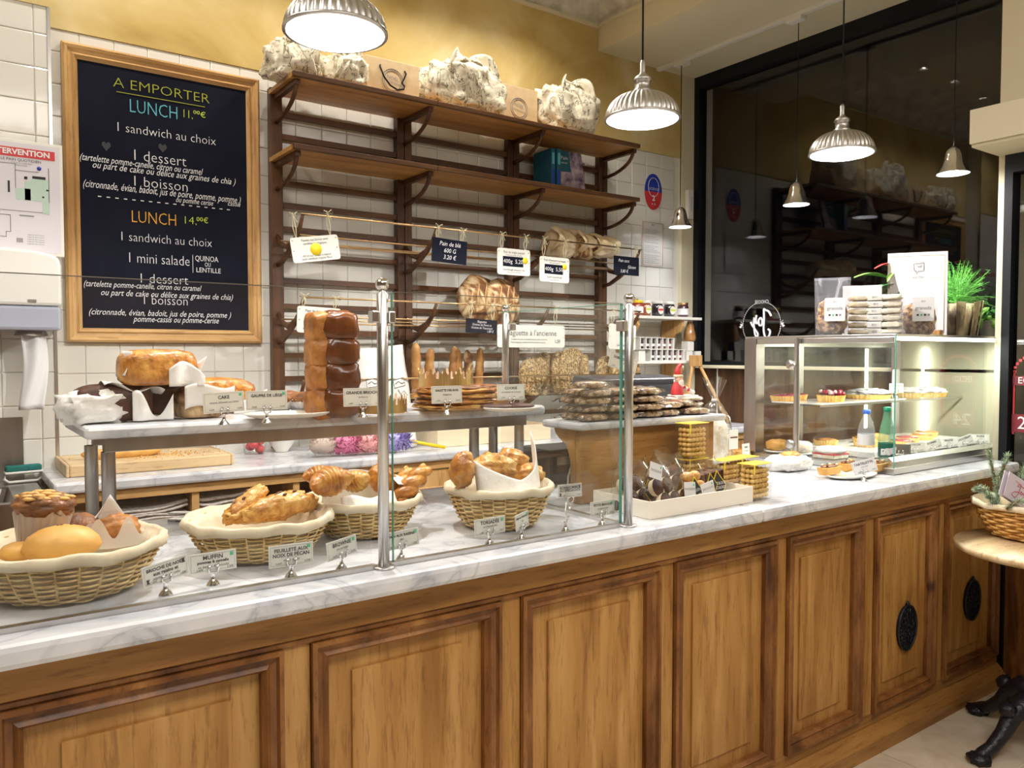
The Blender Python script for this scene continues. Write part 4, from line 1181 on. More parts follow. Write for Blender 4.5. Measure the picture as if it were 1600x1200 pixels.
# ================================================================ BASKETS
def basket(label, c, z, R, rb, h, group='cloth lined wicker baskets', ox=1.0, rz=0, rows=17, cloth=.010, torn=0, mat=None):
    o = thing('wicker_basket', label, 'basket', (c[0], c[1], z), rz, group)
    mat = mat or M['wicker']
    def rad(t): return rb+(R-rb)*(t**.62)
    NS = 26
    wv = MB()
    for k in range(rows):
        t = (k+.5)/rows*.93
        n = NS*4; P = []
        for i in range(n):
            a = 2*PI*i/n
            wob = .0058*math.cos(a*NS/2+(k % 2)*PI)
            r = rad(t)+wob
            P.append((r*math.cos(a)*ox, r*math.sin(a), .006+h*t+.0012*math.sin(a*5+k)))
        wv.tube(P, h/rows*.46, 4, True)
    part('weave', wv, mat, o, kind='stuff', fix=False)
    st = MB()
    for i in range(NS):
        a = 2*PI*(i+.5)/NS
        st.tube([((rad(t/6)-.001)*math.cos(a)*ox, (rad(t/6)-.001)*math.sin(a), .004+h*t/6) for t in range(7)], .0030, 5)
    part('stakes', st, mat, o, kind='stuff', fix=False)
    part('bottom', MB().lathe([(.001, .004), (rb, .004), (rb+.003, .010), (.001, .012)], 36, sx=ox), mat, o)
    def jit(k, a):
        return (.002*math.sin(a*9+k)+.0015*math.sin(a*23+k*2), .002*math.sin(a*5+1+k*.3)+(.003*math.sin(a*11)*math.sin(a*3) if k > 6 else 0))
    pr = [(.001, .016), (rb*.9, .016)]+[(rad(t)-.016, .014+h*t) for t in (.1, .25, .45, .65, .82)]+[(R-.014, h*.95), (R-.008, h+.003), (R-.001, h+.009), (R+.006, h+.006), (R+.009, h-.003), (R+.008, h-cloth), (R+.004, h-cloth-.004)]
    part('cloth_liner', MB().lathe(pr, 60, sx=ox, jit=jit), M['cloth'], o)
    return o
def rimz(px, py, Y): return PY(px, py, Y).z
B1 = (.200, 1.822); B2 = (.608, 1.884); B3 = (.910, 1.950); B4 = (1.260, 1.814)
h1 = rimz(110, 846, B1[1])-T; h2 = rimz(414, 806, B2[1])-T; h3 = rimz(575, 776, B3[1])-T; h4 = rimz(781, 758, B4[1])-T
basket('wicker basket with almond topped muffin and buns, leftmost on the counter', B1, T, .178, .115, h1)
basket('wicker basket of pecan pastries, second from the left', B2, T, .166, .105, h2)
basket('wicker basket of croissants behind the left steel post', B3, T, .150, .092, h3)
basket('wicker basket with chocolate breads in white paper, rightmost behind the glass', B4, T, .146, .088, h4)

def croissant(o, L_, r, bend, mat, seed=0, name='crust', sq=1.0):
    P = []; R2 = []; n = 46
    for i in range(n):
        t = i/(n-1); a = (t-.5)*bend
        P.append((L_*math.sin(a)/bend*1.0 if bend > .01 else L_*(t-.5), L_*(1-math.cos(a))/max(bend, .01), 0))
        env = max(.10, math.sin(PI*t)**.75)
        seg = (t*9+.1*seed) % 1
        R2.append(r*env*(.80+.24*(1-seg)**.7))
    return part(name, MB().tube(P, R2, 16, m=Matrix.Diagonal((1, 1, sq, 1))), mat, o)
def pastry(name, label, px, py, Y, rpx, kind, mat, rot=(0,0,0), asp=(1,1,1), cat='pastry', group=None, seed=1, amp=.12, topp=None):
    c = PY(px, py, Y); r = rpx*depth(c)/FPX*(1.2 if name == 'pecan_pastry' else 1)
    o = thing(name, label, cat, tuple(c), 0, group)
    o.rotation_euler = rot
    if kind == 'blob':
        part('crust', MB().blob((0,0,0), (r*asp[0], r*asp[1], r*asp[2]), amp, 2.5, seed, 28), mat, o)
    elif kind == 'crois':
        croissant(o, r*2*asp[0], r*.52*asp[2], 1.5, mat, seed)
    elif kind == 'flaky':   # rolled layered pastry
        mb = MB()
        def fn(d): return 1+.07*abs(math.sin(d.x*9+seed))+.05*math.sin(d.z*12+d.y*5)
        mb.blob((0,0,0), (r*asp[0], r*asp[1], r*asp[2]), amp, 3, seed, 36, fn=fn)
        part('crust', mb, mat, o)
    elif kind == 'twist' and name == 'pecan_pastry':
        def gr(d): return 1+.13*abs(math.sin(d.x*5.5+1.3*math.atan2(d.z, d.y)+seed))+.04*math.sin(d.x*21+d.z*9)
        part('crust', MB().blob((0, 0, 0), (r*.98*asp[0], r*.36, r*.34*asp[2]), .14, 3, seed, 44, fn=gr, pw=.85), mat, o)
    elif kind == 'twist':
        mb = MB()
        for s in (0, PI):
            P = []; R2 = []
            for i in range(26):
                t = i/25
                P.append((r*2*asp[0]*(t-.5), r*.15*math.cos(t*3.4*PI+s), r*.13*math.sin(t*3.4*PI+s)))
                R2.append(r*.30*max(.30, math.sin(PI*(.04+.92*t))**.4)*(.95+.07*math.sin(t*23+seed)))
            mb.tube(P, R2, 10)
        part('crust', mb, mat, o)
    if topp:
        g = random.Random(seed)
        for k in range(topp[1]):
            a = g.uniform(0, 2*PI); q = g.uniform(0, .7)
            x, y = r*asp[0]*q*math.cos(a), r*asp[1]*q*math.sin(a)
            z = r*asp[2]*math.sqrt(max(.05, 1-q*q))*1.0
            if kind == 'twist': x, y, z = r*asp[0]*q*math.cos(a), r*.16*math.sin(a), r*.36*asp[2]
            part(topp[2], MB().blob((x, y, z), (topp[3], topp[3]*.7, topp[3]*.45), .1, 3, k, 8), topp[0], o)
    return o
# basket 1
o = thing('almond_muffin', 'tall muffin with almond topping in parchment, standing in the leftmost basket', 'muffin', (PY(62, 850, 1.86).x, 1.86, PY(62, 856, 1.86).z))
o.rotation_euler = (0, .10, 0)
part('body', MB().lathe([(.036, 0), (.040, .02), (.047, .075), (.049, .085)], 30, capb=True, capt=True), P_['side'], o)
part('top', MB().blob((0, 0, .088), (.056, .056, .026), .25, 4, 3, 30), P_['brown'], o)
for k in range(22):
    a = k*2.4; q = .046*math.sqrt((k+.5)/22)
    part('almond', MB().blob((q*math.cos(a), q*math.sin(a), .117-.30*q), (.013, .008, .0045), 0, 1, k, 8, m=None), P_['almond'], o)
def muffcup(o, r0, r1, z0, z1, mat, n=11):
    vs = MB().grid(lambda u, v: ((r0+(r1-r0)*v+.002*math.sin(u*2*PI*22))*math.cos(u*2*PI), (r0+(r1-r0)*v+.002*math.sin(u*2*PI*22))*math.sin(u*2*PI), z0+(z1-z0)*v*(1+.22*max(0, math.sin(u*2*PI*4)))), 88, 6, cu=True)
    return part('paper_cup', vs, mat, o)
muffcup(o, .038, .052, .004, .070, film('thin_parchment', (.86, .82, .74), .42, .4, .5))
o = thing('muffin', 'round muffin in parchment behind the bun in the leftmost basket', 'muffin', tuple(PY(122, 838, 1.90)))
part('body', MB().lathe([(.03, -.03), (.040, .02)], 24, capb=True, capt=True), P_['side'], o); part('top', MB().blob((0, 0, .022), (.044, .044, .026), .2, 4, 5, 24), P_['brown'], o)
muffcup(o, .032, .048, -.03, .022, M['parchf'])
pastry('christmas_bun', 'smooth golden bun at the front of the leftmost basket', 97, 850, 1.775, 54, 'blob', P_['bun'], asp=(1, .8, .55), seed=4, amp=.06, topp=(P_['pecan'], 3, 'raisin', .003), cat='bun')
pastry('christmas_bun', 'golden bun showing at the far left rim of the leftmost basket', 28, 862, 1.80, 26, 'blob', P_['bun'], asp=(1, .8, .6), seed=6, amp=.06, cat='bun')
o = pastry('wrapped_brioche', 'ribbed small brioche in parchment at the right of the leftmost basket', 184, 828, 1.86, 32, 'flaky', P_['side'], asp=(1, .8, .75), seed=4, amp=.1, cat='brioche')
part('parchment', MB().grid(lambda u, v: (-.055+.11*u, -.034*math.cos((u-.5)*2)-.006, -.03+v*(.042+.022*math.sin(u*PI*4))), 20, 6), M['parchf'], o)
part('parchment_corner', MB().grid(lambda u, v: (-.075+.07*u+.03*v, .03-.01*v, .0+.075*v*(1-abs(u-.5)*1.6)), 8, 6), M['parch'], o, solid=.001)
# basket 2
for i, (lab, px, py, Y, rp, rot, asp, sd) in enumerate((
    ('long pecan pastry leaning left in the second basket', 383, 788, 1.86, 34, (0, -.55, .3), (1, 1, .9), 1),
    ('pecan pastry lying across the front of the second basket', 432, 792, 1.82, 42, (0, -.12, .1), (1, 1, 1), 2),
    ('pecan pastry at the right of the second basket', 472, 786, 1.88, 28, (0, .1, .6), (1, 1, 1.2), 3),
    ('pecan pastry half hidden at the back of the second basket', 440, 783, 1.94, 30, (.2, -.2, -.4), (1, 1, 1), 4),
    ('pecan pastry under the others in the second basket', 410, 802, 1.86, 40, (0, .05, .2), (1.2, 1, .8), 5))):
    pastry('pecan_pastry', lab, px, py, Y, rp, 'twist', P_['goldl'], rot, asp, seed=sd, group='pecan pastries in the second basket', topp=(P_['pecan'], 3, 'pecan_nut', .006))
# basket 3
for lab, px, py, Y, rp, rot, asp, sd, k, mt in (
    ('croissant at the front left of the third basket', 516, 752, 1.87, 40, (.2, .12, PI+.1), (1, 1, 1.15), 1, 'crois', 'gold'),
    ('croissant at the back left of the third basket', 500, 742, 1.96, 30, (.1, .05, PI-.3), (1, 1, 1), 2, 'crois', 'gold'),
    ('croissant with dark filling near the middle of the third basket', 556, 752, 1.92, 28, (.3, .3, 2.3), (1, 1, 1.2), 3, 'crois', 'goldl'),
    ('upright raisin roll behind the steel post in the third basket', 597, 748, 1.95, 24, (0, .9, 0), (1, .8, .8), 4, 'flaky', 'gold'),
    ('croissant pointing up right at the right of the third basket', 644, 756, 1.90, 38, (0, -.65, .15), (1, 1, 1.0), 5, 'twist', 'gold'),
    ('croissant lying behind the pointing one in the third basket', 628, 752, 1.98, 26, (0, -.8, .4), (1, 1, 1), 6, 'twist', 'goldl')):
    pastry('croissant', lab, px, py, Y, rp, k, P_[mt], rot, asp, seed=sd, cat='croissant', group='croissants in the third basket')
def papersheet(label, fn, nu=22, nv=10, mat=None):
    solo('liner_paper', label, 'paper', MB().grid(fn, nu, nv), mat or M['parch'], solid=.0015)
papersheet('white paper sheet standing up behind the croissants', lambda u, v: (B3[0]-.09+.21*u, B3[1]+.07+.02*math.sin(u*5)-.02*v, T+h3*.7+.105*v*(.7+.3*math.sin(u*PI))-.02*u))
papersheet('white paper corner hanging over the right rim of the third basket', lambda u, v: (B3[0]+.075+.085*u, B3[1]-.06+.11*v, T+h3+.035-.02*v+(.03*(1-abs(v-.5)*2))-.06*u*u))
papersheet('white paper edge under the front croissants of the third basket', lambda u, v: (B3[0]-.10+.15*u, B3[1]-.11-.015*math.sin(u*PI)+.03*v, T+h3-.02+.040*v+.006*math.sin(u*9)), 16, 5)
# basket 4
pastry('chocolate_bread', 'upright small brioche with chocolate chip at the left of the rightmost basket', 722, 735, 1.79, 20, 'flaky', P_['gold'], (0, 0, 0), (.95, .9, 1.35), seed=3, cat='brioche')
pastry('brioche_knob', 'small chocolate specked knob of the upright brioche in the rightmost basket', 727, 716, 1.79, 13, 'blob', P_['gold'], (0, 0, 0), (1, 1, .9), seed=2, cat='brioche', topp=(P_['pecan'], 1, 'chocolate_chip', .004))
pastry('chocolate_bread', 'broad flaky chocolate bread in the middle of the rightmost basket', 772, 731, 1.80, 36, 'flaky', P_['goldl'], (0, .12, 0), (1, .8, .62), seed=7, amp=.16)
pastry('chocolate_bread', 'flaky chocolate bread at the back right of the rightmost basket', 802, 722, 1.88, 26, 'flaky', P_['goldl'], (0, .5, 0), (1, .9, .75), seed=9, amp=.16)
pastry('chocolate_bread', 'flaky chocolate bread low under the paper of the rightmost basket', 826, 742, 1.84, 26, 'flaky', P_['goldl'], (0, .2, 0), (1, .9, .7), seed=12, amp=.16)
def sheet4(u, v):
    a = math.radians(205+150*u)
    r = .125
    up = .030+.075*abs(u-.45)**1.2*2.0+ (.05*max(0, u-.7)*3)
    return (B4[0]+r*math.cos(a)*.93, B4[1]+r*math.sin(a)*.9+.02*v, T+h4-.005+up*v)
papersheet('large white paper curling up around the chocolate breads', sheet4)

# ================================================================ GLASS GUARD
gg = thing('glass_guard', 'clear glass sneeze guard panes with steel edge strip on the front counter', 'screen', (0, 0, 0))
GT = 1.637
def pane(x0, x1, y0, y1, z0, z1, lab=None):
    p = part('pane', MB().box(x0, x1, y0, y1, z0, z1), M['glass'], gg, label=lab)
    return p
pane(X0, .768, 1.602, 1.608, T+.008, GT)
pane(.822, 1.522, 1.602, 1.608, T+.008, GT)
pane(1.528, 1.534, 1.61, 2.19, T+.008, GT)
for a, b in ((X0, .768), (.822, 1.522)):
    part('polished_edge', MB().box(a, b, 1.602, 1.608, GT, GT+.0015), M['steel'], gg)
    part('edge_strip', MB().box(a-.01, b+.01, 1.596, 1.614, T, T+.010), M['steel'], gg)
part('polished_edge', MB().box(1.528, 1.534, 1.61, 2.19, GT, GT+.0015), M['glassedge'], gg)
part('green_edge', MB().box(.8205, .8225, 1.602, 1.608, T+.01, GT), M['glassedge'], gg)
part('green_edge', MB().box(1.5215, 1.5275, 1.602, 1.608, T+.01, GT), M['glassedge'], gg)
part('edge_strip', MB().box(1.522, 1.540, 1.61, 2.19, T, T+.010), M['steel'], gg)
def gpost(x, y, z0, zt, r, lab):
    o = thing('guard_post', lab, 'post', (x, y, z0))
    h = zt-z0
    part('tube', MB().lathe([(r, 0), (r, h-.030), (r*.55, h-.026), (r*.55, h-.018)], 28, capb=True), M['steel'], o)
    part('flange', MB().lathe([(r*2.0, 0), (r*2.0, .003), (r*1.9, .005), (r, .006)], 32, capb=True), M['steel'], o)
    part('ball_finial', MB().lathe([(.001, h-.026)]+[(r*1.22*math.sin(t*PI/12), h-r*1.22-r*1.22*math.cos(t*PI/12)+.006) for t in range(1, 12)]+[(.001, h+.006)], 28), M['chrome'], o)
    return o, h
zt1 = PY(599, 438, 1.598).z; zt2 = PY(980, 461, 1.598).z
o, h = gpost(.795, 1.598, T, zt1, .0125, 'brushed steel post with ball top in front of the croissant basket')
for s in (-1, 1):
    part('clamp', MB().box(s*.012+(0 if s > 0 else -.016), s*.012+(.016 if s > 0 else 0), -.012, .016, h-.095, h-.068), M['steel'], o, bevel=.003)
o, h = gpost(1.543, 1.594, T, zt2, .0125, 'brushed steel post with ball top at the right corner of the glass')
part('clamp', MB().box(-.030, -.010, -.008, .022, h-.100, h-.070), M['steel'], o, bevel=.003)
pz = PY(790, 478, 2.24)
o, h = gpost(pz.x, 2.24, 1.3185, pz.z, .0115, 'small steel post with ball top standing on the marble display shelf')
part('clamp', MB().box(.004, .024, -.03, .01, h-.085, h-.06), M['steel'], o, bevel=.003)

# ================================================================ MARBLE DISPLAY SHELF OVER THE COUNTER
ds = thing('display_shelf', 'raised marble display shelf on steel legs across the back of the counter', 'shelf', (0, 0, 0))
part('slab', slab(.283, 1.728, 2.20, 2.60, 1.286, 1.318), M['marble'], ds, bevel=.010)
part('frame_bar', MB().box(.33, 1.66, 2.222, 2.258, 1.250, 1.286), M['dsteel'], ds, bevel=.002)
part('frame_bar', MB().box(.33, 1.66, 2.405, 2.44, 1.250, 1.286), M['dsteel'], ds, bevel=.002)
for x, y in ((.341, 2.24), (.327, 2.423), (1.452, 2.24), (1.640, 2.24), (1.655, 2.423)):
    part('leg', MB().lathe([(.017, 0), (.017, .230)], 20, (x, y, T), capb=True), M['dsteel'], ds)
    part('leg_foot', MB().lathe([(.026, 0), (.026, .004), (.018, .006)], 20, (x, y, T), capb=True), M['dsteel'], ds)
DZ = 1.3185

# ================================================================ PRICE SIGNS ON CHROME STANDS
def psign(label, bp, z, lines, yaw=0.0, roll=0.0, W=.096, H_=.041, leaf=True, cz=.049, holly=False, stick=False, pos=None, tiny=1, mat=None):
    p = pos if pos is not None else PZ(bp[0], bp[1], z)
    o = thing('price_sign', label, 'sign', tuple(p), yaw)
    if stick:
        part('stem', MB().tube([(0, .001, 0), (0, .001, cz-H_*.2)], .0022, 6), M['ink'], o)
    else:
        part('base', MB().lathe([(.0135, 0), (.0135, .002), (.0115, .004), (.0115, .0055), (.009, .0075), (.009, .009), (.0055, .012), (.0045, .016), (.004, .024), (.006, .027)], 20, capb=True, capt=True), M['chrome'], o)
        cp = MB()
        for s in (-1, 1):
            cp.tube([(0, -.003, .026), (s*.008, -.005, .028), (s*.0105, -.006, .036), (s*.008, -.007, .043)], .0018, 5)
            cp.lathe([(.001, 0), (.0035, .001), (.0035, .002)], 8, m=Matrix.Translation((s*.008, -.0075, .043)) @ Matrix.Rotation(PI/2, 4, 'X'))
        part('clip', cp, M['chrome'], o)
    ca = bpy.data.objects.new('card', MB().box(-W/2, W/2, -.0006, .0006, -H_/2, H_/2).mesh('card', mat or M['card'])); COL.objects.link(ca)
    ca.parent = o; ca.location = (0, -.001, cz); ca.rotation_euler = (-.06, roll, 0)
    fixn(ca.data)
    b = MB(); e = .0035; t = .0005
    for q in ((-W/2+e, W/2-e, -H_/2+e, -H_/2+e+t), (-W/2+e, W/2-e, H_/2-e-t, H_/2-e), (-W/2+e, -W/2+e+t, -H_/2+e, H_/2-e), (W/2-e-t, W/2-e, -H_/2+e, H_/2-e)):
        b.add([(q[0], -.0012, q[2]), (q[1], -.0012, q[2]), (q[1], -.0012, q[3]), (q[0], -.0012, q[3])], [(0, 1, 2, 3)])
    part('printed_border', b, M['greyink'], ca, kind='stuff', fix=False)
    zz_ = .24
    for i, s in enumerate(lines):
        if i == 0 or (len(lines) > 3 and i == 1):
            sz = min(.0120, W*.86/max(1, len(s))/.60)
            text(s, sz, K, ca, (0, -.0014, zz_*H_), off=.00025); zz_ -= .24 if len(lines) <= 3 else .22
        elif i < len(lines)-1 or len(lines) == 2:
            text(s, .0072, K, ca, (0, -.0014, zz_*H_), shear=.35); zz_ -= .17
        else:
            pass
    if len(lines) > 2:
        text(lines[-1], .0058, K, ca, (W/2-.006, -.0014, -H_*.34), align='RIGHT'); text(lines[-1][:1]+',60€', .0058, K, ca, (-W/2+.014, -.0014, -H_*.34), align='LEFT')
    if leaf:
        part('organic_logo', MB().box(W/2-.013, W/2-.006, -.0014, -.0008, H_/2-.012, H_/2-.005), M['green'], ca)
    if holly:
        for s in (-1, 1):
            part('holly_print', MB().add([(s*W*.40+.006*math.cos(k*PI/4)*(1 if k % 2 else .5)*.8, -.0014, s*H_*.26+.007*math.sin(k*PI/4)*(1 if k % 2 else .6)) for k in range(8)], [tuple(range(8))]), K, ca)
            part('holly_berry', MB().add([(s*W*.40+.003+.0012*math.cos(k), -.0016, s*H_*.26+.004+.0012*math.sin(k)) for k in range(6)], [tuple(range(6))]), M['red'], ca)
    return o
psign('price card BRIOCHE DE NOËL with printed holly, leftmost on the counter', (259, 930), T, ['BRIOCHE DE NOËL', 'aux raisins et', 'pépites de chocolat', '1,80€'], .30, -.10, leaf=False, holly=True)
psign('price card MUFFIN on a chrome stand', (333, 914), T, ['MUFFIN', 'pommes & cannelle', 'ou banane & chocolat', '3,50€'], .04)
psign('price card FEUILLETÉ AUX NOIX DE PÉCAN on a chrome stand', (455, 902), T, ['FEUILLETÉ AUX', 'NOIX DE PÉCAN', 'et ses éclats', '3,50€'], -.05, H_=.047)
psign('price card BROWNIE on a chrome stand left of the steel post', (534, 890), T, ['BROWNIE', 'bio et belge', '3,50€'], .34, -.06, W=.088)
psign('price card PAIN AUX RAISINS right behind the steel post', (627, 875), T, ['PAIN AUX RAISINS', 'bio', '1,95€'], .10, -.03)
psign('price card TORSADÉE on a chrome stand', (765, 852), T, ['TORSADÉE', 'au chocolat bio', '1,95€'], .06)
psign('price card PAIN AU CHOCOLAT touching the TORSADÉE card', (815, 843), T, ['PAIN AU CHOCOLAT', 'bio', '1,95€'], .50, -.03, W=.078)
psign('price card CROISSANT turned away on a chrome stand', (884, 831), T, ['CROISSANT', 'au beurre bio', '1,60€'], .85, -.12, W=.080)
psign('price card PETITE BRIOCHE nearest the right steel post', (941, 821), T, ['PETITE BRIOCHE', 'au beurre bio', '1,50€'], -.02, W=.088)
psign('price card BONHOMMES AU SPÉCULOOS behind the glass by the tray', (890, 798), T, ['BONHOMMES', 'AU SPÉCULOOS', ' ', '2,50€'], -.10, leaf=False, holly=True, cz=.062, W=.088)
psign('price card CAKE in front of the wrapped cakes on the marble shelf', (350, 664), DZ, ['CAKE', 'nature, chocolat ou citron', '4,30€'], .16, -.03, W=.108, H_=.052, cz=.058)
psign('price card GAUFRE DE LIÈGE on the marble shelf', (417, 661), DZ, ['GAUFRE DE LIÈGE', '', '3,60€'], -.02, W=.108, H_=.050, cz=.060)
psign('price card GRANDE BRIOCHE at the foot of the tall brioche', (567, 652), DZ, ['GRANDE BRIOCHE', 'au beurre', '4,60€'], -.08, W=.115, H_=.052, cz=.058, leaf=False)
psign('price card GALETTE DES ROIS in front of the crowned galette', (698, 648), DZ, ['GALETTE DES ROIS', 'frangipane', '18,50€'], -.08, W=.100, H_=.052, cz=.060, leaf=False)
psign('price card COOKIE at the right end of the marble shelf', (798, 642), DZ, ['COOKIE', 'aux pépites de chocolat', '2,90€'], -.10, W=.100, H_=.050, cz=.060, leaf=False)

# steel serving tongs by the second basket
p = PZ(300, 818, T)
o = thing('serving_tongs', 'flat steel serving tongs resting left of the pecan pastry basket', 'tongs', (p.x+.01, p.y, T), -1.0)
for s_ in (-1, 1):
    part('arm', MB().prism([(-.09, .004+.018*(s_ > 0)), (.02, .010+.020*(s_ > 0)), (.09, .018+.010*(s_ > 0)), (.09, .020+.010*(s_ > 0)), (.02, .013+.020*(s_ > 0)), (-.09, .007+.018*(s_ > 0))], -.013, .013, 'Y'), M['chrome'], o)
part('spring', MB().lathe([(.006, -.013), (.006, .013)], 12, m=Matrix.Translation((.088, 0, .022)) @ Matrix.Rotation(PI/2, 4, 'X'), capb=True, capt=True), M['steel'], o)
part('foot', MB().box(-.09, -.06, -.014, .014, 0, .005), M['steel'], o)
# ================================================================ GOODS ON THE MARBLE SHELF
def loaf(mb, L_, W, H_, seed=0, crack=.1, n=30, amp=.06, pw=.62):
    def fn(d): return 1+(-crack*math.exp(-(d.y*6)**2) if d.z > .5 else 0)
    return mb.blob((0, 0, H_*.5), (L_/2, W/2, H_*.55), amp, 2.2, seed, n, flat=.85, pw=pw, fn=fn)
def wrapsheet(o, fn, nu=18, nv=8, mat=None, name='parchment'):
    return part(name, MB().grid(fn, nu, nv), mat or M['parch'], o, solid=.001)
o = thing('wrapped_cake', 'chocolate cake wrapped in crumpled white parchment at the left end of the marble shelf', 'cake', tuple(away(176, 662, DZ, .070)), .05)
part('cake', loaf(MB(), .20, .105, .098, 3), P_['choc'], o)
part('parchment', MB().blob((-.045, 0, .040), (.085, .068, .047), .28, 3.0, 5, 34, flat=.88, pw=.72), M['parch'], o)
wrapsheet(o, lambda u, v: (.035+.10*u, -.066-.010*math.sin(u*8), .004+.082*v*(.55+.45*math.sin(u*6+1))+.0*u))
wrapsheet(o, lambda u, v: (-.03+.15*u, -.055+.09*v, .100+.010*math.sin(u*9+v*4)-.02*u))
o = thing('wrapped_cake', 'chocolate cake in parchment under the golden cake on the marble shelf', 'cake', tuple(away(255, 655, DZ, .07)), .05)
part('cake', loaf(MB(), .14, .11, .098, 7), P_['choc'], o)
wrapsheet(o, lambda u, v: (.015+.085*u, -.066-.008*math.sin(u*8), .002+.09*v*u+.002))
wrapsheet(o, lambda u, v: (-.10+.16*u, -.085+.05*v, .003+.012*u+.008*math.sin(v*3+u*6)))
o = thing('wrapped_cake', 'halved marble cake with parchment and cut side out on the marble shelf', 'cake', tuple(away(313, 655, DZ, .06)), .25)
part('cake', loaf(MB(), .14, .10, .088, 9, amp=.03), mottled('marbled_crumb', [(.4, (.16, .06, .03)), (.55, (.62, .42, .22))], 9, .7, bump=.4, bscale=60, distort=1), o)
wrapsheet(o, lambda u, v: (-.076+.15*u, -.060+.004*math.sin(u*7), .03+.062*v+.008*math.sin(u*6)), mat=M['parchf'])
o = thing('golden_cake', 'golden pound cake in parchment behind the CAKE card', 'cake', tuple(away(340, 650, DZ, .12)), .1)
part('cake', loaf(MB(), .22, .12, .105, 12, .14), P_['gold'], o)
wrapsheet(o, lambda u, v: (.02+.11*u, -.075-.01*math.sin(u*5), .002+.07*v*(.4+.6*u)))
o = thing('golden_cake', 'golden pound cake half wrapped in parchment on top of the cake pile', 'cake', (PY(247, 600, 2.33).x, 2.33, 1.4115), .22)
part('cake', loaf(MB(), .205, .115, .098, 15, .16), P_['gold'], o)
wrapsheet(o, lambda u, v: (.0+.10*u, -.066-.006*math.sin(u*9), .0+.068*v*(.5+.5*math.sin(u*3+.4))))
wrapsheet(o, lambda u, v: (-.10+.02*v, -.03+.06*u, .03+.065*v))
wrapsheet(o, lambda u, v: (.085+.03*v, -.05+.06*u, .02+.06*v-.02*u))

def plate(label, c, z, R, ox=1.0):
    o = thing('plate', label, 'plate', (c[0], c[1], z))
    part('dish', MB().lathe([(.001, .002), (R*.75, .001), (R*.9, .006), (R, .012), (R, .015), (R*.88, .010), (R*.7, .006), (.001, .006)], 40, sx=ox), M['porcelain'], o)
    return o
pc = PZ(452, 652, DZ)
pc = away(452, 655, DZ, .07)
plate('white oval plate under the muffins on the marble shelf', (pc.x, pc.y), DZ, .075, 1.7)
def muffin(label, px, py, Y, r, mat, z=None):
    c = PY(px, py, Y)
    o = thing('muffin', label, 'muffin', (c.x, Y, z if z else DZ+.012), 0, 'muffins on the oval plate')
    h = .034
    part('cup', MB().grid(lambda u, v: ((r*.74+(r*.26)*v+.0018*math.sin(u*2*PI*30))*math.cos(u*2*PI), (r*.74+(r*.26)*v+.0018*math.sin(u*2*PI*30))*math.sin(u*2*PI), h*v), 120, 4, cu=True), M['paper'], o, solid=.0008)
    part('top', MB().blob((0, 0, h), (r*1.03, r*1.03, .020), .10, 4, px, 28), mat, o)
    part('cup_bottom', MB().lathe([(.001, .001), (r*.74, .001)], 24), M['paper'], o)
muffin('brown muffin in pleated paper right of the GAUFRE card', 479, 640, 2.32, .060, P_['brown'])
muffin('pale muffin in pleated paper just behind the GAUFRE card', 428, 640, 2.34, .058, P_['brown'])
muffin('muffin behind the two front ones on the oval plate', 448, 632, 2.44, .050, P_['brown'])

# tall brioche: stacked glazed lobes, front and side faces
br = thing('tall_brioche', 'tall upright glossy brioche loaf with four bulging lobes on the marble shelf', 'bread', tuple(away(519, 651, DZ, .065)), -.10)
bh = PY(520, 492, 2.33).z-DZ
for k in range(4):
    z = bh*(.135+.243*k)
    part('lobe', MB().blob((.016, -.010, z), (.063-.002*k, .060, bh*.160), .10, 2, k+2, 36, pw=.66), P_['glaze'], br)
    part('side_lobe', MB().blob((-.040, .004, z-.004), (.032, .058, bh*.156), .12, 2, k+12, 30, pw=.55), P_['side'], br)
part('core', MB().blob((0, .01, bh*.48), (.061, .057, bh*.475), .05, 2, 3, 26, pw=.62), P_['side'], br)

goldc = plain('gold_card', (.80, .55, .22), .28, .85)
goldi = plain('pink_gold_card', (.80, .62, .48), .5)
def crown(label, c, R, h, tilt=0, n=12):
    o = thing('gold_crown', label, 'crown', c); o.rotation_euler = (tilt, 0, .2)
    sil = [(0, .45), (.10, .46), (.16, .62), (.10, .74), (.2, .80), (.26, .66), (.34, .70), (.42, .82), (.40, .90), (.5, 1.0), (.60, .90), (.58, .82), (.66, .70), (.74, .66), (.80, .80), (.90, .74), (.84, .62), (.90, .46), (1, .45)]
    mb = MB(); vs = []; fs = []
    for k in range(n):
        for (u, t) in sil[:-1]:
            a = 2*PI*(k+u)/n
            vs.append((R*math.cos(a), R*math.sin(a), 0)); vs.append((R*math.cos(a), R*math.sin(a), h*t))
    N_ = len(vs)//2
    for i in range(N_):
        j = (i+1) % N_; fs.append((2*i, 2*j, 2*j+1, 2*i+1))
    part('band', mb.add(vs, fs), goldc, o, solid=.0008)
    vs2 = [tuple(Vector(v)*1) for v in vs]
    vs2 = [(x*.985, y*.985, z) for x, y, z in vs2]
    part('lining', MB().add(vs2, fs), goldi, o, fix=False)
    return o
c = PZ(596, 646, DZ)
crown('gold paper crown lying beside the GRANDE BRIOCHE card', tuple(away(594, 647, DZ, .08)), .082, .058)
gc = PZ(708, 645, DZ)
o = thing('galette', 'thick round puff pastry galette behind the GALETTE card', 'pastry', tuple(away(712, 644, DZ, .120)), 0)
for k in range(4):
    part('layer', MB().blob((0, 0, .014+k*.0165), (.134-.003*(k % 2), .118, .014), .12, 5, k, 40, pw=.8), P_['gold'] if k % 2 else P_['goldl'], o)
part('top', MB().blob((0, 0, .070), (.124, .110, .014), .14, 5, 9, 40), P_['brown'], o)
o2 = thing('galette', 'second puff pastry galette peeking out right behind the first', 'pastry', tuple(away(752, 640, DZ, .14)), 0)
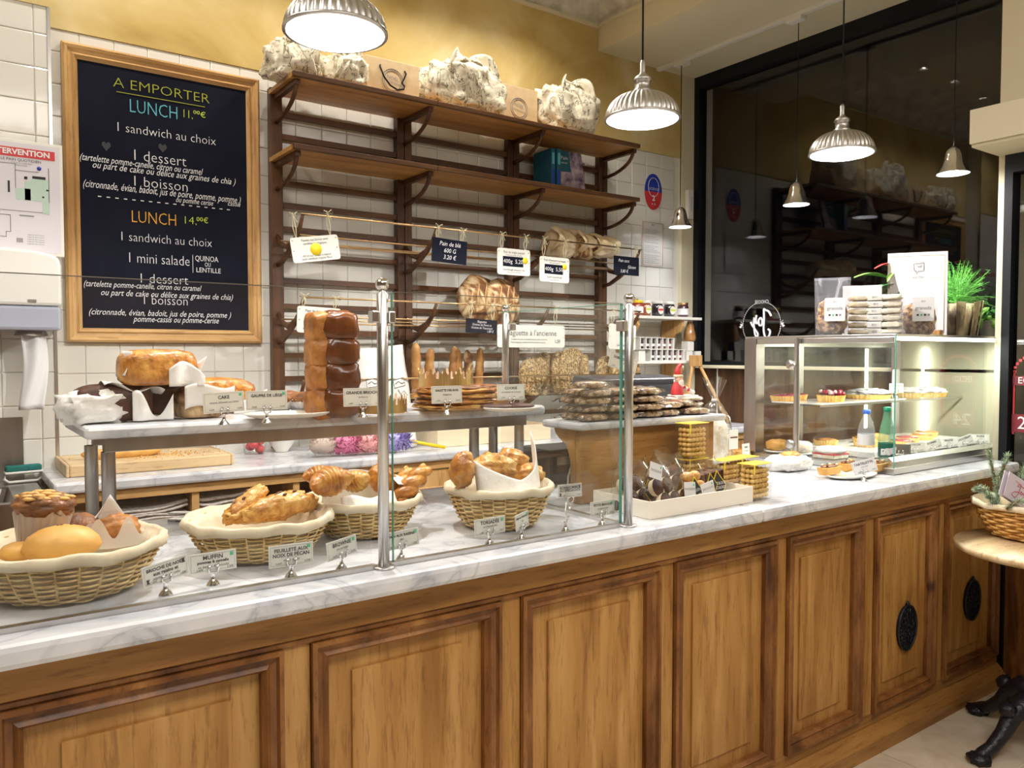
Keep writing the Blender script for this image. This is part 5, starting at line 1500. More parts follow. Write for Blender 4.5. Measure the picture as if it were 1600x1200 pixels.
part('layer', MB().blob((0, 0, .035), (.10, .09, .035), .12, 5, 21, 34, pw=.75), P_['gold'], o2)
part('top', MB().blob((0, 0, .066), (.09, .08, .012), .2, 5, 22, 30), P_['brown'], o2)
crown('gold paper crown resting on top of the galette', tuple(away(697, 644, DZ, .120)+Vector((0, 0, .074))), .088, .062)
kc = PZ(800, 645, DZ)
kc = away(800, 645, DZ, .07)
plate('white plate under the cookies at the right end of the marble shelf', (kc.x, kc.y), DZ, .080, 1.25)
for i, (dx, dy, dz, lab) in enumerate(((.03, .09, .010, 'dark chocolate cookie lying flat on the right plate'), (-.045, .10, .010, 'dark chocolate cookie at the left of the right plate'))):
    o = thing('cookie', lab, 'cookie', (kc.x+dx, kc.y+dy-.08, DZ+dz), 0)
    part('biscuit', MB().blob((0, 0, .006), (.052, .046, .008), .12, 5, i, 24, pw=.8), P_['choc'], o)

# ================================================================ THINGS ON THE BACK COUNTER
cb0 = PZ(119, 743, BT)
o = thing('cutting_board', 'thick beech cutting board with bread crumbs on the back counter', 'board', (.385, 3.40, BT))
part('board', MB().box(0, .60, 0, .36, .001, .048), M['board_wood'], o, bevel=.006)
part('end_cap', MB().box(-.012, .0, 0, .36, .001, .048), M['board_wood'], o, bevel=.004); part('end_cap', MB().box(.60, .612, 0, .36, .001, .048), M['board_wood'], o, bevel=.004)
cr = MB(); g = random.Random(5)
for k in range(220):
    cr.blob((.27+g.gauss(.08, .09), .13+g.gauss(0, .06), .050), (g.uniform(.001, .004),)*3, .2, 3, k, 5)
part('crumbs', cr, P_['bun'], o, kind='stuff', fix=False)
b = baguette(MB(), .30, .024, .008, n=22, seed=2)
solo('half_baguette', 'cut baguette lying on the cutting board', 'bread', b, P_['bun'], (.44, 3.53, BT+.071), 0, rot=(0, PI/2, .05))
o = thing('bread_knife', 'bread knife with black handle behind the cutting board crumbs', 'knife', (.80, 3.70, BT+.055), .05)
part('handle', MB().box(.13, .27, -.012, .012, 0, .024), M['blackpl'], o, bevel=.006); part('blade', MB().box(-.16, .13, -.001, .001, .002, .026), M['steel'], o)
tc = PZ(385, 705, BT)
o = thing('tomato_tub', 'clear tub of red tomatoes behind the marble shelf legs', 'tub', (tc.x, 3.72, BT))
part('tub', MB().lathe([(.045, .002), (.055, .06), (.06, .10)], 24, capb=True), M['film'], o)
for k in range(7):
    part('tomato', MB().blob((.026*math.cos(k*2.1), .026*math.sin(k*2.1), .02+.013*k), (.022, .022, .020), .03, 2, k, 14), M['red'], o)
o = thing('white_bowl', 'small white bowl next to the tomato tub on the back counter', 'bowl', (tc.x+.13, 3.72, BT))
part('bowl', MB().lathe([(.03, .001), (.032, .008), (.055, .04), (.066, .08), (.068, .082), (.062, .078), (.05, .04), (.001, .012)], 28, capb=True), M['porcelain'], o)
# feather duster
dp0 = PZ(548, 700, BT); dp1 = PZ(664, 697, BT)
o = thing('feather_duster', 'fluffy grey, pink and lilac duster with yellow handle on the back counter', 'duster', (0, 0, 0))
def fluff(c0, c1, r, n, seed):
    mb = MB(); g = random.Random(seed)
    c0 = Vector(c0); c1 = Vector(c1)
    for k in range(n):
        t = g.random(); c = c0.lerp(c1, t)
        d = Vector((g.gauss(0, .5), g.gauss(0, 1), g.gauss(0, 1))).normalized()
        q = r*g.uniform(.75, 1.05)
        tip = c+d*q; tip.z = max(tip.z, BT+.003)
        s = d.orthogonal().normalized()*.0035
        mid = c.lerp(tip, .6)+Vector((g.uniform(-.008, .008), 0, g.uniform(-.006, .008)))
        mb.add([c, mid+s, tip, mid-s], [(0, 1, 2, 3)])
        s2 = s.cross(d)
        mb.add([c, mid+s2, tip, mid-s2], [(0, 1, 2, 3)])
    return mb
cz_ = BT+.055
A = Vector((1.36, 3.42, cz_)); Bv = Vector((1.80, 3.36, cz_))
for i, (t0, t1, col, nm) in enumerate(((0, .22, (.52, .42, .36), 'grey_feathers'), (.2, .45, (.72, .25, .42), 'pink_feathers'), (.42, .72, (.80, .42, .42), 'salmon_feathers'), (.68, 1, (.42, .38, .70), 'lilac_feathers'))):
    part(nm, fluff(A.lerp(Bv, t0), A.lerp(Bv, t1), .058 if i else .045, 700, i+3), plain(nm, col, .9), o, kind='stuff', fix=False)
    part('feather_core', MB().blob(tuple(A.lerp(Bv, (t0+t1)/2)), (.075, .040, .040), .3, 4, i, 16), bpy.data.materials[nm], o)
part('handle', MB().tube([tuple(Bv), (1.99, 3.33, BT+.012)], .008, 8), plain('yellow_plastic', (.90, .62, .01), .3), o)
# shallow poplar crate
o = thing('wooden_crate', 'shallow pale wooden crate with knife and bread at the right of the back counter', 'crate', (0, 0, 0))
x0, x1, y0, y1 = 2.0, 2.72, 3.42, 3.72
for q in ((x0, x1, y0, y0+.012), (x0, x1, y1-.012, y1), (x0, x0+.012, y0+.013, y1-.013), (x1-.012, x1, y0+.013, y1-.013)):
    part('side', MB().box(q[0], q[1], q[2], q[3], BT+.001, BT+.085), M['paleply'], o, bevel=.001)
part('base', MB().box(x0+.013, x1-.013, y0+.013, y1-.013, BT+.001, BT+.008), M['paleply'], o)
for i, (x, nm) in enumerate(((2.12, 'end of a baguette sticking out at the left of the wooden crate'), (2.34, 'cut bread end in the middle of the wooden crate'), (2.50, 'bread heel at the right in the wooden crate'))):
    solo('bread_end', nm, 'bread', MB().blob((0, 0, 0), (.06, .035, .035), .1, 3, i, 18, pw=.8), P_['gold'] if i else bagu, (x, 3.57, BT+.065), .3*i, rot=(0, -.7, .2*i))

# ================================================================ RAISED TILL COUNTER (marble on pine)
PT = 1.2825
pc_ = thing('till_counter', 'raised pine till counter with small marble top, right of the glass guard', 'counter', (0, 0, 0))
part('marble_top', slab(1.612, 2.30, 1.872, 2.075, PT-.024, PT), M['marble'], pc_, bevel=.008)
part('front_board', MB().box(1.635, 2.27, 1.905, 1.930, T+.001, PT-.025), M['pineh'], pc_, bevel=.003)
part('side_bracket', MB().prism([(1.931, T+.001), (1.955, T+.001), (1.955, PT-.13), (1.965, PT-.10), (1.98, PT-.075), (2.01, PT-.060), (2.03, PT-.045), (2.04, PT-.026), (1.931, PT-.026)], 1.635, 1.66, 'X'), M['pine'], pc_, bevel=.002)
part('side_bracket', MB().prism([(1.931, T+.001), (1.955, T+.001), (1.955, PT-.13), (2.00, PT-.07), (2.04, PT-.026), (1.931, PT-.026)], 2.24, 2.265, 'X'), M['pine'], pc_)
part('back_leg', MB().box(2.20, 2.24, 2.02, 2.06, T+.001, PT-.026), M['pine'], pc_)
o = thing('receipt_printer', 'black receipt printer under the till counter behind the glass', 'printer', (1.905, 2.36, T))
part('body', MB().box(-.11, .13, -.10, .11, 0, .115), M['blackpl'], o, bevel=.012)
part('paper_slot', MB().box(-.08, .06, -.102, -.098, .07, .10), M['steel'], o)
part('lid', MB().box(-.105, .12, -.095, .10, .116, .126), M['black'], o, bevel=.004)
o = thing('till_monitor', 'black monitor back leaning under the edge of the till counter', 'monitor', (1.98, 2.44, T))
o.rotation_euler = (.0, .35, .0)
part('panel', MB().box(-.02, .02, -.10, .01, 0, .24), M['blackpl'], o, bevel=.005)
o = solo('white_cable', 'white cable arching in front of the black till equipment', 'cable', MB().tube([PY(887, 800, 2.0), PY(887, 770, 2.0), PY(888, 745, 2.0), PY(893, 728, 2.0), PY(903, 722, 2.0), PY(912, 722, 2.0)], .0035, 6), M['whitepl'])
# the till screen
s0 = PY(912, 592, 2.20); s1 = PY(1046, 592, 2.20)
o = thing('till_screen', 'wide black touchscreen till seen from behind above the cookie packs', 'till', ((s0.x+s1.x)/2, 2.20, PT))
W = (s1.x-s0.x)/2; hs = s0.z-PT
part('screen_shell', MB().prism([(-.045, .045), (-.07, hs-.02), (-.06, hs), (.06, hs+.01), (.07, hs-.012), (.03, .03)], -W, W, 'X'), M['blackpl'], o, bevel=.006)
part('foot', MB().box(-.16, .16, -.05, .06, T-PT, .010), M['black'], o, bevel=.003); part('neck', MB().box(-.05, .05, -.02, .02, .012, .05), M['black'], o)
part('small_sticker', MB().box(W-.05, W-.03, -.074, -.068, hs-.018, hs-.008), M['paper'], o)

# cookie packs piled on the till counter
proto = thing('cookie_pack', 'x', 'packet', (0, 0, 0), 0, 'cellophane packs of nut cookies on the till counter')
part('cookies', MB().blob((0, 0, .012), (.062, .034, .0115), .12, 5, 2, 22, pw=.7), P_['cookie'], proto)
part('wrapper', MB().blob((0, 0, .0125), (.068, .040, .0140), .22, 5, 4, 20, pw=.8), M['film'], proto)
part('wrapper_fin', MB().grid(lambda u, v: (.060+.034*u, -.030+.06*v, .012+.006*math.sin(v*9+u*4)), 5, 8), M['film'], proto)
part('wrapper_fin', MB().grid(lambda u, v: (-.060-.034*u, -.030+.06*v, .012+.006*math.sin(v*8+u*5)), 5, 8), M['film'], proto)
g = random.Random(11); first = True
rows = ['bottom', 'second', 'third', 'fourth', 'top']
cols = ['left', 'left of centre', 'centre', 'right']
for L_ in range(5):
    for k in range(4 if L_ < 2 else (3 if L_ < 4 else 1)):
        base = PZ(898+k*30+L_*2, 664-(0), PT)
        x = 1.71+k*.115+g.uniform(-.012, .012); y = 1.925+g.uniform(-.01, .015)
        for back in (0, 1):
            if back and L_ == 4: continue
            lab = 'nut cookie pack, %s layer, %s, %s row of the pile' % (rows[L_], cols[k], 'back' if back else 'front')
            loc = (x+.01*back, y+.078*back, PT+.0005+L_*.0262); rz = g.uniform(-.35, .35)
            if first:
                proto.location = loc; proto.rotation_euler = (0, 0, rz); proto['label'] = lab; first = False
            else:
                dup(proto, loc, rz, lab)
for i, (x, y) in enumerate(((2.19, 1.93), (2.20, 2.01), (2.17, 1.97))):
    dup(proto, (x, y, PT+.0005+(.0262 if i == 2 else 0)), .2*i, ['nut cookie pack lying flat at the front right end of the till counter', 'nut cookie pack lying behind at the right end of the till counter', 'nut cookie pack on top at the right end of the till counter'][i])
psign('tilted price card for iced shortbread stuck in the cookie pile', None, PT, ['SABLÉ DE NOËL', 'pâte sablée', '4,90€'], -.15, .30, W=.115, H_=.052, leaf=False, cz=.155, stick=True, pos=Vector((1.86, 1.95, PT+.03)))

# santa calendar
sc0 = PY(1067, 632, 2.02); PZS = PT
o = thing('santa_calendar', 'white block calendar showing 29 with a red and white Santa figure sitting on it', 'calendar', (sc0.x, 2.02, PZS), -.30)
o.scale = (1.12,)*3
part('block', MB().box(-.042, .042, -.03, .03, .0, .058), M['whitepl'], o, bevel=.002)
part('red_tag', MB().box(.0, .036, -.0325, -.030, .006, .038), M['red'], o); part('red_header', MB().box(.0, .034, -.0325, -.030, .044, .054), M['red'], o)
text('2 9', .026, M['paper'], o, (.018, -.0335, .022))
part('santa_body', MB().lathe([(.020, .058), (.022, .065), (.017, .085), (.011, .10)], 20, (-.022, 0, 0), capb=True), M['red'], o)
part('santa_head', MB().blob((-.016, -.002, .108), (.013, .013, .015), .02, 2, 1, 18), plain('santa_skin', (.80, .45, .33), .4), o)
part('beard', MB().blob((-.014, -.011, .098), (.010, .007, .013), .1, 3, 1, 14), M['whitepl'], o)
part('hat_band', MB().lathe([(.012, .115), (.016, .118), (.015, .124), (.010, .125)], 18, (-.018, 0, 0)), M['cloth'], o)
part('hat', MB().tube([(-.018, 0, .122), (-.021, 0, .136), (-.018, 0, .150), (-.010, 0, .157), (-.004, 0, .153)], [.012, .010, .007, .005, .003], 12), M['red'], o)
part('pompom', MB().blob((-.003, 0, .150), (.005,)*3, .1, 3, 1, 10), M['whitepl'], o)
for k in range(5):
    part('sleeve_stripe', MB().blob((-.006+k*.0075, -.006, .088-k*.0042), (.0055, .006, .006), .02, 2, k, 10), M['red'] if k % 2 else M['whitepl'], o)
part('mitten', MB().blob((.032, -.006, .066), (.009, .008, .008), .05, 3, 2, 12), M['whitepl'], o)

# pale packs at the right end of the till counter
for i in range(6):
    o = thing('meringue_pack', ['lowest pale biscuit pack at the right of the till counter', 'second pale biscuit pack from below at the right of the till counter', 'third pale biscuit pack from below at the right of the till counter', 'back lowest pale biscuit pack by the Santa calendar', 'back middle pale biscuit pack by the Santa calendar', 'back top pale biscuit pack by the Santa calendar'][i], 'packet', (2.245 if i < 3 else 2.13, 2.01 if i < 3 else 2.02, PT+.0005+(i % 3)*.021), .1*i)
    part('biscuits', MB().blob((0, 0, .010), (.05 if i < 3 else .04, .05, .009), .2, 5, i, 20, pw=.7), P_['whitec'], o)
    part('wrapper', MB().blob((0, 0, .0105), (.055 if i < 3 else .045, .055, .0105), .2, 5, i+3, 18, pw=.8), M['film'], o)

# ================================================================ TRAY OF PACKED BISCUITS
tr = thing('biscuit_tray', 'pale card tray of packed biscuits between the right post and the waffle boxes', 'tray', (0, 0, 0))
tx0, tx1, ty0, ty1 = 1.652, 2.118, 1.615, 1.862
tp = plain('pale_card', (.88, .81, .68), .6)
for q in ((tx0, tx1, ty0, ty0+.004), (tx0, tx1, ty1-.004, ty1), (tx1-.004, tx1, ty0+.004, ty1-.004), (tx0, tx0+.004, ty0+.004, ty1-.004)):
    part('side', MB().box(q[0], q[1], q[2], q[3], T+.001, T+.052), tp, tr)
part('base', MB().box(tx0+.004, tx1-.004, ty0+.004, ty1-.004, T+.001, T+.004), tp, tr)
sh_ = MB().lathe([(.016*1, 0), (.016, .0008)], 16, m=Matrix.Translation((tx0-.0002, PX(963, 793, tx0).y, T+.020)) @ Matrix.Rotation(-PI/2, 4, 'Y'), capt=True)
part('finger_hole', sh_, M['ink'], tr)
def diamond(o, x, y, z, s, lines, rx=-.2, rz=0):
    d = bpy.data.objects.new('diamond_label', MB().add([(0, 0, -s), (s*.78, 0, 0), (0, 0, s), (-s*.78, 0, 0)], [(0, 1, 2, 3)]).mesh('diamond_label', M['yellow'])); COL.objects.link(d)
    d.parent = o; d.location = (x, y, z); d.rotation_euler = (rx, 0, rz)
    part('black_field', MB().add([(0, -.001, -s*.88), (s*.69, -.001, 0), (0, -.001, s*.88), (-s*.69, -.001, 0)], [(0, 1, 2, 3)]), M['ink'], d)
    for i, l in enumerate(lines):
        text(l, s*.26, M['paper'], d, (0, -.002, s*(.12-.28*i)), off=.0)
def bagfilm(o, W, D, H_, seed=1):
    part('cellophane', MB().grid(lambda u, v: ((W*(.5-.0*v)*math.cos(u*2*PI)*(1-.18*v**2)+.006*math.sin(u*25+seed+v*5)), D*.5*math.sin(u*2*PI)*(1-.75*v**2)+.006*math.cos(u*19+v*7), H_*v*(1+.08*math.sin(u*2*PI*3+seed))), 40, 10, cu=True), M['film'], o)
def cups(label, x, y, nx, seed):
    o = thing('biscuit_bag', label, 'packet', (x, y, T+.005), .15)
    for k in range(nx):
        part('chocolate_cup', MB().lathe([(.001, -.01), (.022, -.010), (.0265, .010), (.024, .012), (.001, .016)], 22, m=Matrix.Translation(((k % 3)*.050-.05, -.035+.03*(k//3), .030+.040*(k//3))) @ Matrix.Rotation(1.25, 4, 'X')), P_['choc'], o)
        part('pleated_case', MB().grid(lambda u, v: ((.0225+.006*v+.001*math.sin(u*2*PI*24))*math.cos(u*2*PI), (.0225+.006*v+.001*math.sin(u*2*PI*24))*math.sin(u*2*PI), -.010+.022*v), 72, 2, cu=True, m=Matrix.Translation(((k % 3)*.050-.05, -.035+.03*(k//3), .030+.040*(k//3))) @ Matrix.Rotation(1.25, 4, 'X')), M['cloth'], o)
    bagfilm(o, .185, .11, .145, seed)
    return o
o = cups('cellophane bag of chocolate cups at the left end of the tray', 1.735, 1.775, 5, 1)
diamond(o, .03, -.045, .05, .038, ['CHOCOLAT'])
o = cups('cellophane bag of chocolate cups with black diamond label at the front of the tray', 1.79, 1.695, 6, 3)
diamond(o, .085, -.062, .048, .050, ['MADELEINES', '', 'BIO'])
o = thing('biscuit_bag', 'cellophane bag of golden madeleines behind the small blank card', 'packet', (1.915, 1.70, T+.005), .1)
for k in range(6):
    part('madeleine', MB().blob(((k % 2)*.04-.02, -.04+.02*(k//2), .03+.028*(k//2)), (.026, .018, .018), .05, 3, k, 16), P_['goldl'], o)
bagfilm(o, .12, .11, .12, 5)
diamond(o, .045, -.050, .060, .040, ['', 'BIO'])
o = thing('biscuit_bag', 'cellophane bag of upright chocolate speculoos biscuits with black diamond label', 'packet', (2.015, 1.735, T+.005), .08)
for k in range(12):
    part('biscuit', MB().box(-.075+k*.0125, -.066+k*.0125, -.035, .03, .004, .090, m=Matrix.Rotation(-.06, 4, 'Y')), P_['choc'] if k % 3 else P_['brown'], o, bevel=.002)
bagfilm(o, .18, .10, .135, 7)
diamond(o, .015, -.052, .050, .050, ['SPECULOOS', 'SPÉCULOOS'])
o = thing('biscuit_bag', 'brown film biscuit bag lying across the back of the tray', 'packet', (1.93, 1.815, T+.005), .2)
part('biscuits', MB().blob((0, 0, .05), (.10, .035, .05), .2, 4, 3, 22, pw=.8), P_['choc'], o)
bagfilm(o, .22, .085, .155, 9)
blank = plain('white_card', (.72, .72, .72), .6)
def tcard(label, px, py, w_, h_, roll, s, yaw=0.1):
    p = PY(px, py, 1.635)
    o = thing('tray_card', label, 'sign', tuple(p), yaw); o.rotation_euler = (-.15, roll, yaw)
    part('card', MB().box(-w_/2, w_/2, -.0006, .0006, -h_/2, h_/2), blank, o)
    text(s, .010, G, o, (0, -.0012, 0)); part('organic_logo', MB().box(w_/2-.012, w_/2-.006, -.0013, -.0007, h_/2-.012, h_/2-.006), M['green'], o)
    part('stem', MB().tube([(0, .001, -h_/2), (-math.tan(roll)*.03 if roll < .2 else .010, .001, -h_/2-.030)], .0018, 6), M['ink'], o)
tcard('small card tilted on a black pick above the chocolate cups', 1025, 736, .060, .046, .32, 'MADELEINE')
tcard('small card standing at the tray rim between the diamond labels', 1078, 764, .056, .042, .10, 'MADELEINES')
tcard('small card at the tray rim under the speculoos label', 1106, 763, .066, .038, -.14, 'SPECULOOS')

# ================================================================ WAFFLE BOXES
ybox = plain('yellow_lid', (.92, .68, .06), .4)
def wafbox(label, x, y, z, n=7):
    o = thing('waffle_box', label, 'box', (x, y, z), .05, 'clear boxes of stacked waffles')
    W, D, H_ = .100, .062, .118
    part('clear_wall', MB().box(-W/2, W/2, -D/2, D/2, .001, H_), M['film'], o)
    part('lid', MB().box(-W/2-.002, W/2+.002, -D/2-.002, D/2+.002, H_, H_+.002), ybox, o)
    part('lid_flap', MB().box(-W/2-.0015, -W/2+.006, -D/2-.0015, -D/2-.0005, H_-.03, H_), ybox, o)
    n = 6
    for k in range(n):
        z0 = .006+k*(H_-.020)/n
        wv = MB()
        for a in range(5):
            for b in range(3):
                wv.blob(((a-2)*.0180, (b-1)*.0172, z0+.008), (.0108, .0102, .0084), .10, 3, a+b+k, 8)
        part('waffle', wv, P_['waf'], o, fix=False)
    return o
wafbox('clear waffle box with yellow lid, top one standing high behind the tray bags', PY(1081, 700, 1.83).x, 1.83, T+.126)
wafbox('clear waffle box hidden behind the tray bags, under the highest one', PY(1081, 700, 1.83).x, 1.83, T+.005)
p = PZ(1126, 768, T)
wafbox('clear waffle box with yellow lid between the tray and the front waffle box', 2.165, 1.765, T+.0005)
p = PZ(1174, 790, T)
wafbox('clear waffle box with yellow lid, frontmost at the right of the tray', 2.172, 1.650, T+.0005)
wafbox('clear waffle box behind the frontmost one with its lid showing', 2.275, 1.78, T+.0005)

# big tied cellophane bag
p = PZ(1117, 716, T)
o = thing('tied_bag', 'tall tied cellophane bag of pale biscuits standing behind the waffle boxes', 'bag', (PY(1116, 650, 2.20).x, 2.20, T))
dd_ = depth(o.location); kh = (PY(1117, 625, 2.20)).z-T
part('biscuits', MB().blob((0, 0, kh*.40), (.062, .05, kh*.38), .15, 4, 3, 24, pw=.8), P_['whitec'], o)
part('cellophane', MB().lathe([(.05, 0), (.068, .02), (.073, kh*.4), (.064, kh*.75), (.03, kh*.93), (.008, kh)], 40, capb=True, jit=lambda k, a: (.006*math.sin(a*7+k*1.3), 0)), M['film'], o)
part('flare', MB().lathe([(.008, kh), (.022, kh+.03), (.036, kh+.07), (.040, kh+.09)], 40, jit=lambda k, a: (.010*math.sin(a*6)*(k/3), .008*math.sin(a*3))), M['film'], o)
part('tie', MB().lathe([(.010, kh-.006), (.013, kh), (.010, kh+.006)], 16), M['whitepl'], o)
part('label', MB().box(.0, .055, -.080, -.077, kh*.30, kh*.58), M['card'], o); part('label_line', MB().box(.006, .050, -.0815, -.0795, kh*.46, kh*.48), P_['pecan'], o)

# easel with menu on the back counter
ez = BT
o = thing('easel', 'small wooden easel on the back counter near the window', 'easel', (4.10, 3.60, ez))
tz = PY(1115, 572, 3.60).z-ez; hz_ = PY(1115, 555, 3.6).z-ez
part('head', MB().box(-.045, .045, -.02, .02, tz, hz_), M['lightpine'], o, bevel=.003)
part('knob', MB().cyl((.045, 0, tz+.03), .012, .03, 12, m=None), M['lightpine'], o)
part('leg', MB().tube([(-.03, 0, tz+.02), (-.145, -.03, .003)], .011, 8), M['lightpine'], o)
part('leg', MB().tube([(.03, 0, tz+.02), (.20, -.12, .003)], .011, 8), M['lightpine'], o)
part('leg', MB().tube([(0, .01, tz+.02), (-.01, .16, .003)], .011, 8), M['lightpine'], o)
part('rubber_foot', MB().blob((.20, -.12, .008), (.012, .012, .010), 0, 1, 1, 10), M['black'], o)
m0 = PY(1124, 572, 3.66); m1 = PY(1164, 572, 3.66); mb_ = PY(1140, 652, 3.66).z
o = thing('menu_board', 'white printed menu board leaning behind the easel leg', 'sign', ((m0.x+m1.x)/2+.03, 3.66, ez))
W = m1.x-m0.x+.10
part('sheet', MB().box(-W/2, W/2, 0, .006, mb_-ez, m0.z-ez), plain('menu_paper', (.60, .58, .50), .6), o); part('ledge', MB().box(-W/2, W/2, -.02, .012, mb_-ez-.02, mb_-ez), M['lightpineh'], o)
part('stand', MB().box(-W/2, W/2, .0, .05, 0, mb_-ez-.021), M['blackpl'], o)
for k in range(17):
    text('tartine du jour, salade et soupe   9,80'[:36-(k*5 % 9)], .011, G, o, (-W/2+.02, -.001, m0.z-ez-.05-k*.0155), align='LEFT', sx=.7)

# ================================================================ RIGHT SIDE OF THE COUNTER
p = PZ(1165, 716, T)
o = thing('seeded_bread', 'long flat seeded bread left of the pastry case', 'bread', (2.93, 2.36, T), -.1)
part('loaf', MB().blob((0, 0, .022), (.12, .045, .024), .15, 4, 3, 30, flat=.85, pw=.8), P_['goldl'], o)
part('board', MB().box(-.14, .14, -.06, .06, 0, .004), M['porcelain'], o)
psign('small price card seen edge-on in front of the seeded bread', (1165, 728), T, ['PAIN', 'aux graines', '3,60€'], .15, 0, W=.062, H_=.060, cz=.066, leaf=False)
p = PZ(1232, 738, T)
o = thing('paper_parcel', 'pastry in an open white paper parcel on the counter before the case', 'parcel', tuple(away(1232, 738, T, .075)), .1)
part('paper', MB().blob((0, 0, .030), (.105, .07, .034), .25, 3, 8, 30, flat=.8, pw=.75), M['parch'], o)
part('pastry', MB().blob((.01, 0, .060), (.05, .035, .016), .2, 4, 3, 20), P_['goldl'], o)
part('paper_edge', MB().grid(lambda u, v: (-.08+.17*u, -.058-.01*v+.008*math.sin(u*7), .012+.030*v+.006*math.sin(u*12)), 18, 4), M['parch'], o, solid=.001)
p = PZ(1330, 750, T)
plate('white oval plate of nut tartlets at the corner of the pastry case', tuple(away(1330, 750, T, .08))[:2], T+.0005, .075, 1.75)
def boat(label, px, py, dy, L_, seed):
    q = PZ(px, py, T+.012)
    o = thing('nut_tartlet', label, 'tart', (q.x, q.y+dy, T+.012), .05, 'nut tartlets on the oval plate')
    poly = [(-L_/2, -.022), (L_/2, -.022), (L_/2, .022), (-L_/2, .022)]
    b = MB().add([(-L_/2+.008, -.017, 0), (L_/2-.008, -.017, 0), (L_/2-.008, .017, 0), (-L_/2+.008, .017, 0), (-L_/2, -.023, .030), (L_/2, -.023, .030), (L_/2, .023, .030), (-L_/2, .023, .030)], [(0,3,2,1),(4,5,6,7),(0,1,5,4),(1,2,6,5),(2,3,7,6),(3,0,4,7)])
    part('crust', b, P_['bun'], o, bevel=.003)
    part('filling', MB().blob((0, 0, .031), (L_/2-.004, .019, .007), .2, 6, seed, 20), P_['brown'], o)
    g = random.Random(seed)
    for k in range(9):
        part('nut', MB().blob((g.uniform(-L_*.42, L_*.42), g.uniform(-.014, .014), .038), (.006, .005, .004), .1, 3, k, 8), [P_['whitec'], P_['pecan'], P_['almond']][k % 3], o)
boat('nut tartlet at the left front of the oval plate', 1296, 741, .0, .115, 1)
boat('nut tartlet in the middle behind the front one', 1330, 735, .015, .10, 2)
boat('nut tartlet at the right, half behind the blank card', 1372, 735, .0, .10, 3)
psign('blank looking tilted card in front of the tartlets', (1350, 752), T, ['TARTELETTE', 'aux noix', '3,90€'], -.85, -.30, W=.085, H_=.050, cz=.056, leaf=False, mat=blank)

# ================================================================ PASTRY CASE
CX0, CX1, CY0, CY1, CZT = 3.04, 4.350, 1.650, 2.372, 1.578
case = thing('pastry_case', 'glass and steel refrigerated pastry case at the right end of the counter', 'display case', (0, 0, 0))
part('base', MB().box(CX0, CX1, CY0, CY1, T+.001, T+.026), M['steel'], case, bevel=.002)
part('front_sill', MB().prism([(CY0+.012, T+.026), (CY0+.012, T+.050), (CY0+.03, T+.066), (CY0+.034, T+.066), (CY0+.034, T+.026)], CX0+.012, CX1, 'X'), M['steel'], case)
part('rear_upright', MB().box(CX0-.004, CX0+.06, CY1-.065, CY1, T+.026, CZT-.012), M['dsteel'], case, bevel=.002)
part('rear_upright', MB().box(CX1-.03, CX1, CY1-.05, CY1, T+.026, CZT-.012), M['steel'], case)
part('top', MB().box(CX0, CX1, CY0, CY1, CZT-.010, CZT), M['steel'], case, bevel=.001)
part('top_rail', MB().box(CX0, CX0+.02, CY0+.01, CY1-.066, CZT-.035, CZT-.011), M['steel'], case, bevel=.002)
part('top_rail', MB().box(CX0+.02, CX1, CY1-.03, CY1-.005, CZT-.045, CZT-.011), M['steel'], case)
part('side_pane', MB().box(CX0+.002, CX0+.007, CY0+.006, CY1-.066, T+.027, CZT-.011), M['glass'], case)
part('front_pane', MB().box(CX0+.002, CX1, CY0, CY0+.005, T+.027, CZT-.001), M['glass'], case)
part('pane_edge', MB().box(CX0-.001, CX0+.0015, CY0, CY0+.005, T+.027, CZT-.001), M['glassedge'], case)
dj = part('hinge_tube', MB().lathe([(.013, T+.03-T), (.013, CZT-.012-T)], 20, (CX0-.012, 2.085, T)), M['steel'], case)
for z in (1.452, 1.105):
    part('hinge_knob', MB().lathe([(.018, 0), (.020, .004), (.020, .018), (.016, .022)], 20, m=Matrix.Translation((CX0-.026, 2.10, z)) @ Matrix.Rotation(-PI/2, 4, 'Y'), capt=True), M['steel'], case)
part('rear_frame', MB().box(3.12, 3.145, CY1-.02, CY1, T+.026, CZT-.045), M['steel'], case); part('rear_frame', MB().box(3.44, 3.47, CY1-.02, CY1, T+.026, CZT-.045), M['steel'], case)
part('rear_pane', MB().box(3.146, 3.439, CY1-.012, CY1-.008, T+.027, CZT-.046), M['glass'], case)
part('rear_pane', MB().box(3.471, CX1-.031, CY1-.012, CY1-.008, T+.027, CZT-.046), M['glass'], case)
part('door_handle', MB().tube([(3.40, CY1-.025, 1.30), (3.40, CY1-.035, 1.31), (3.40, CY1-.035, 1.43), (3.40, CY1-.025, 1.44)], .004, 6), M['chrome'], case)
part('end_panel', MB().box(CX1, CX1+.008, CY0+.01, CY1, T+.001, CZT), plain('olive_panel', (.44, .43, .31), .3), case)
part('glass_shelf', MB().box(CX0+.03, CX1-.01, 2.00, CY1-.07, 1.270, 1.276), M['glass'], case)
part('shelf_edge', MB().box(CX0+.03, CX1-.01, 1.996, 2.000, 1.268, 1.278), M['steel'], case)
part('shelf_tray', MB().box(CX0+.05, 3.80, 2.01, 2.26, 1.2765, 1.282), M['porcelain'], case, bevel=.002)
led = plain('led_tube', (1, 1, 1), emit=(.96, 1.0, .86), es=22)
part('light_tube', MB().tube([(CX0+.06, 1.70, CZT-.018), (CX1-.03, 1.70, CZT-.018)], .006, 8), led, case)
part('light_tube', MB().tube([(CX1-.022, 2.20, T+.05), (CX1-.022, 2.20, CZT-.05)], .007, 8), led, case)
light('case_light', 'AREA', ((CX0+CX1)/2, 1.74, CZT-.03), 14, (.97, 1.0, .90), size=(1.2, .05))
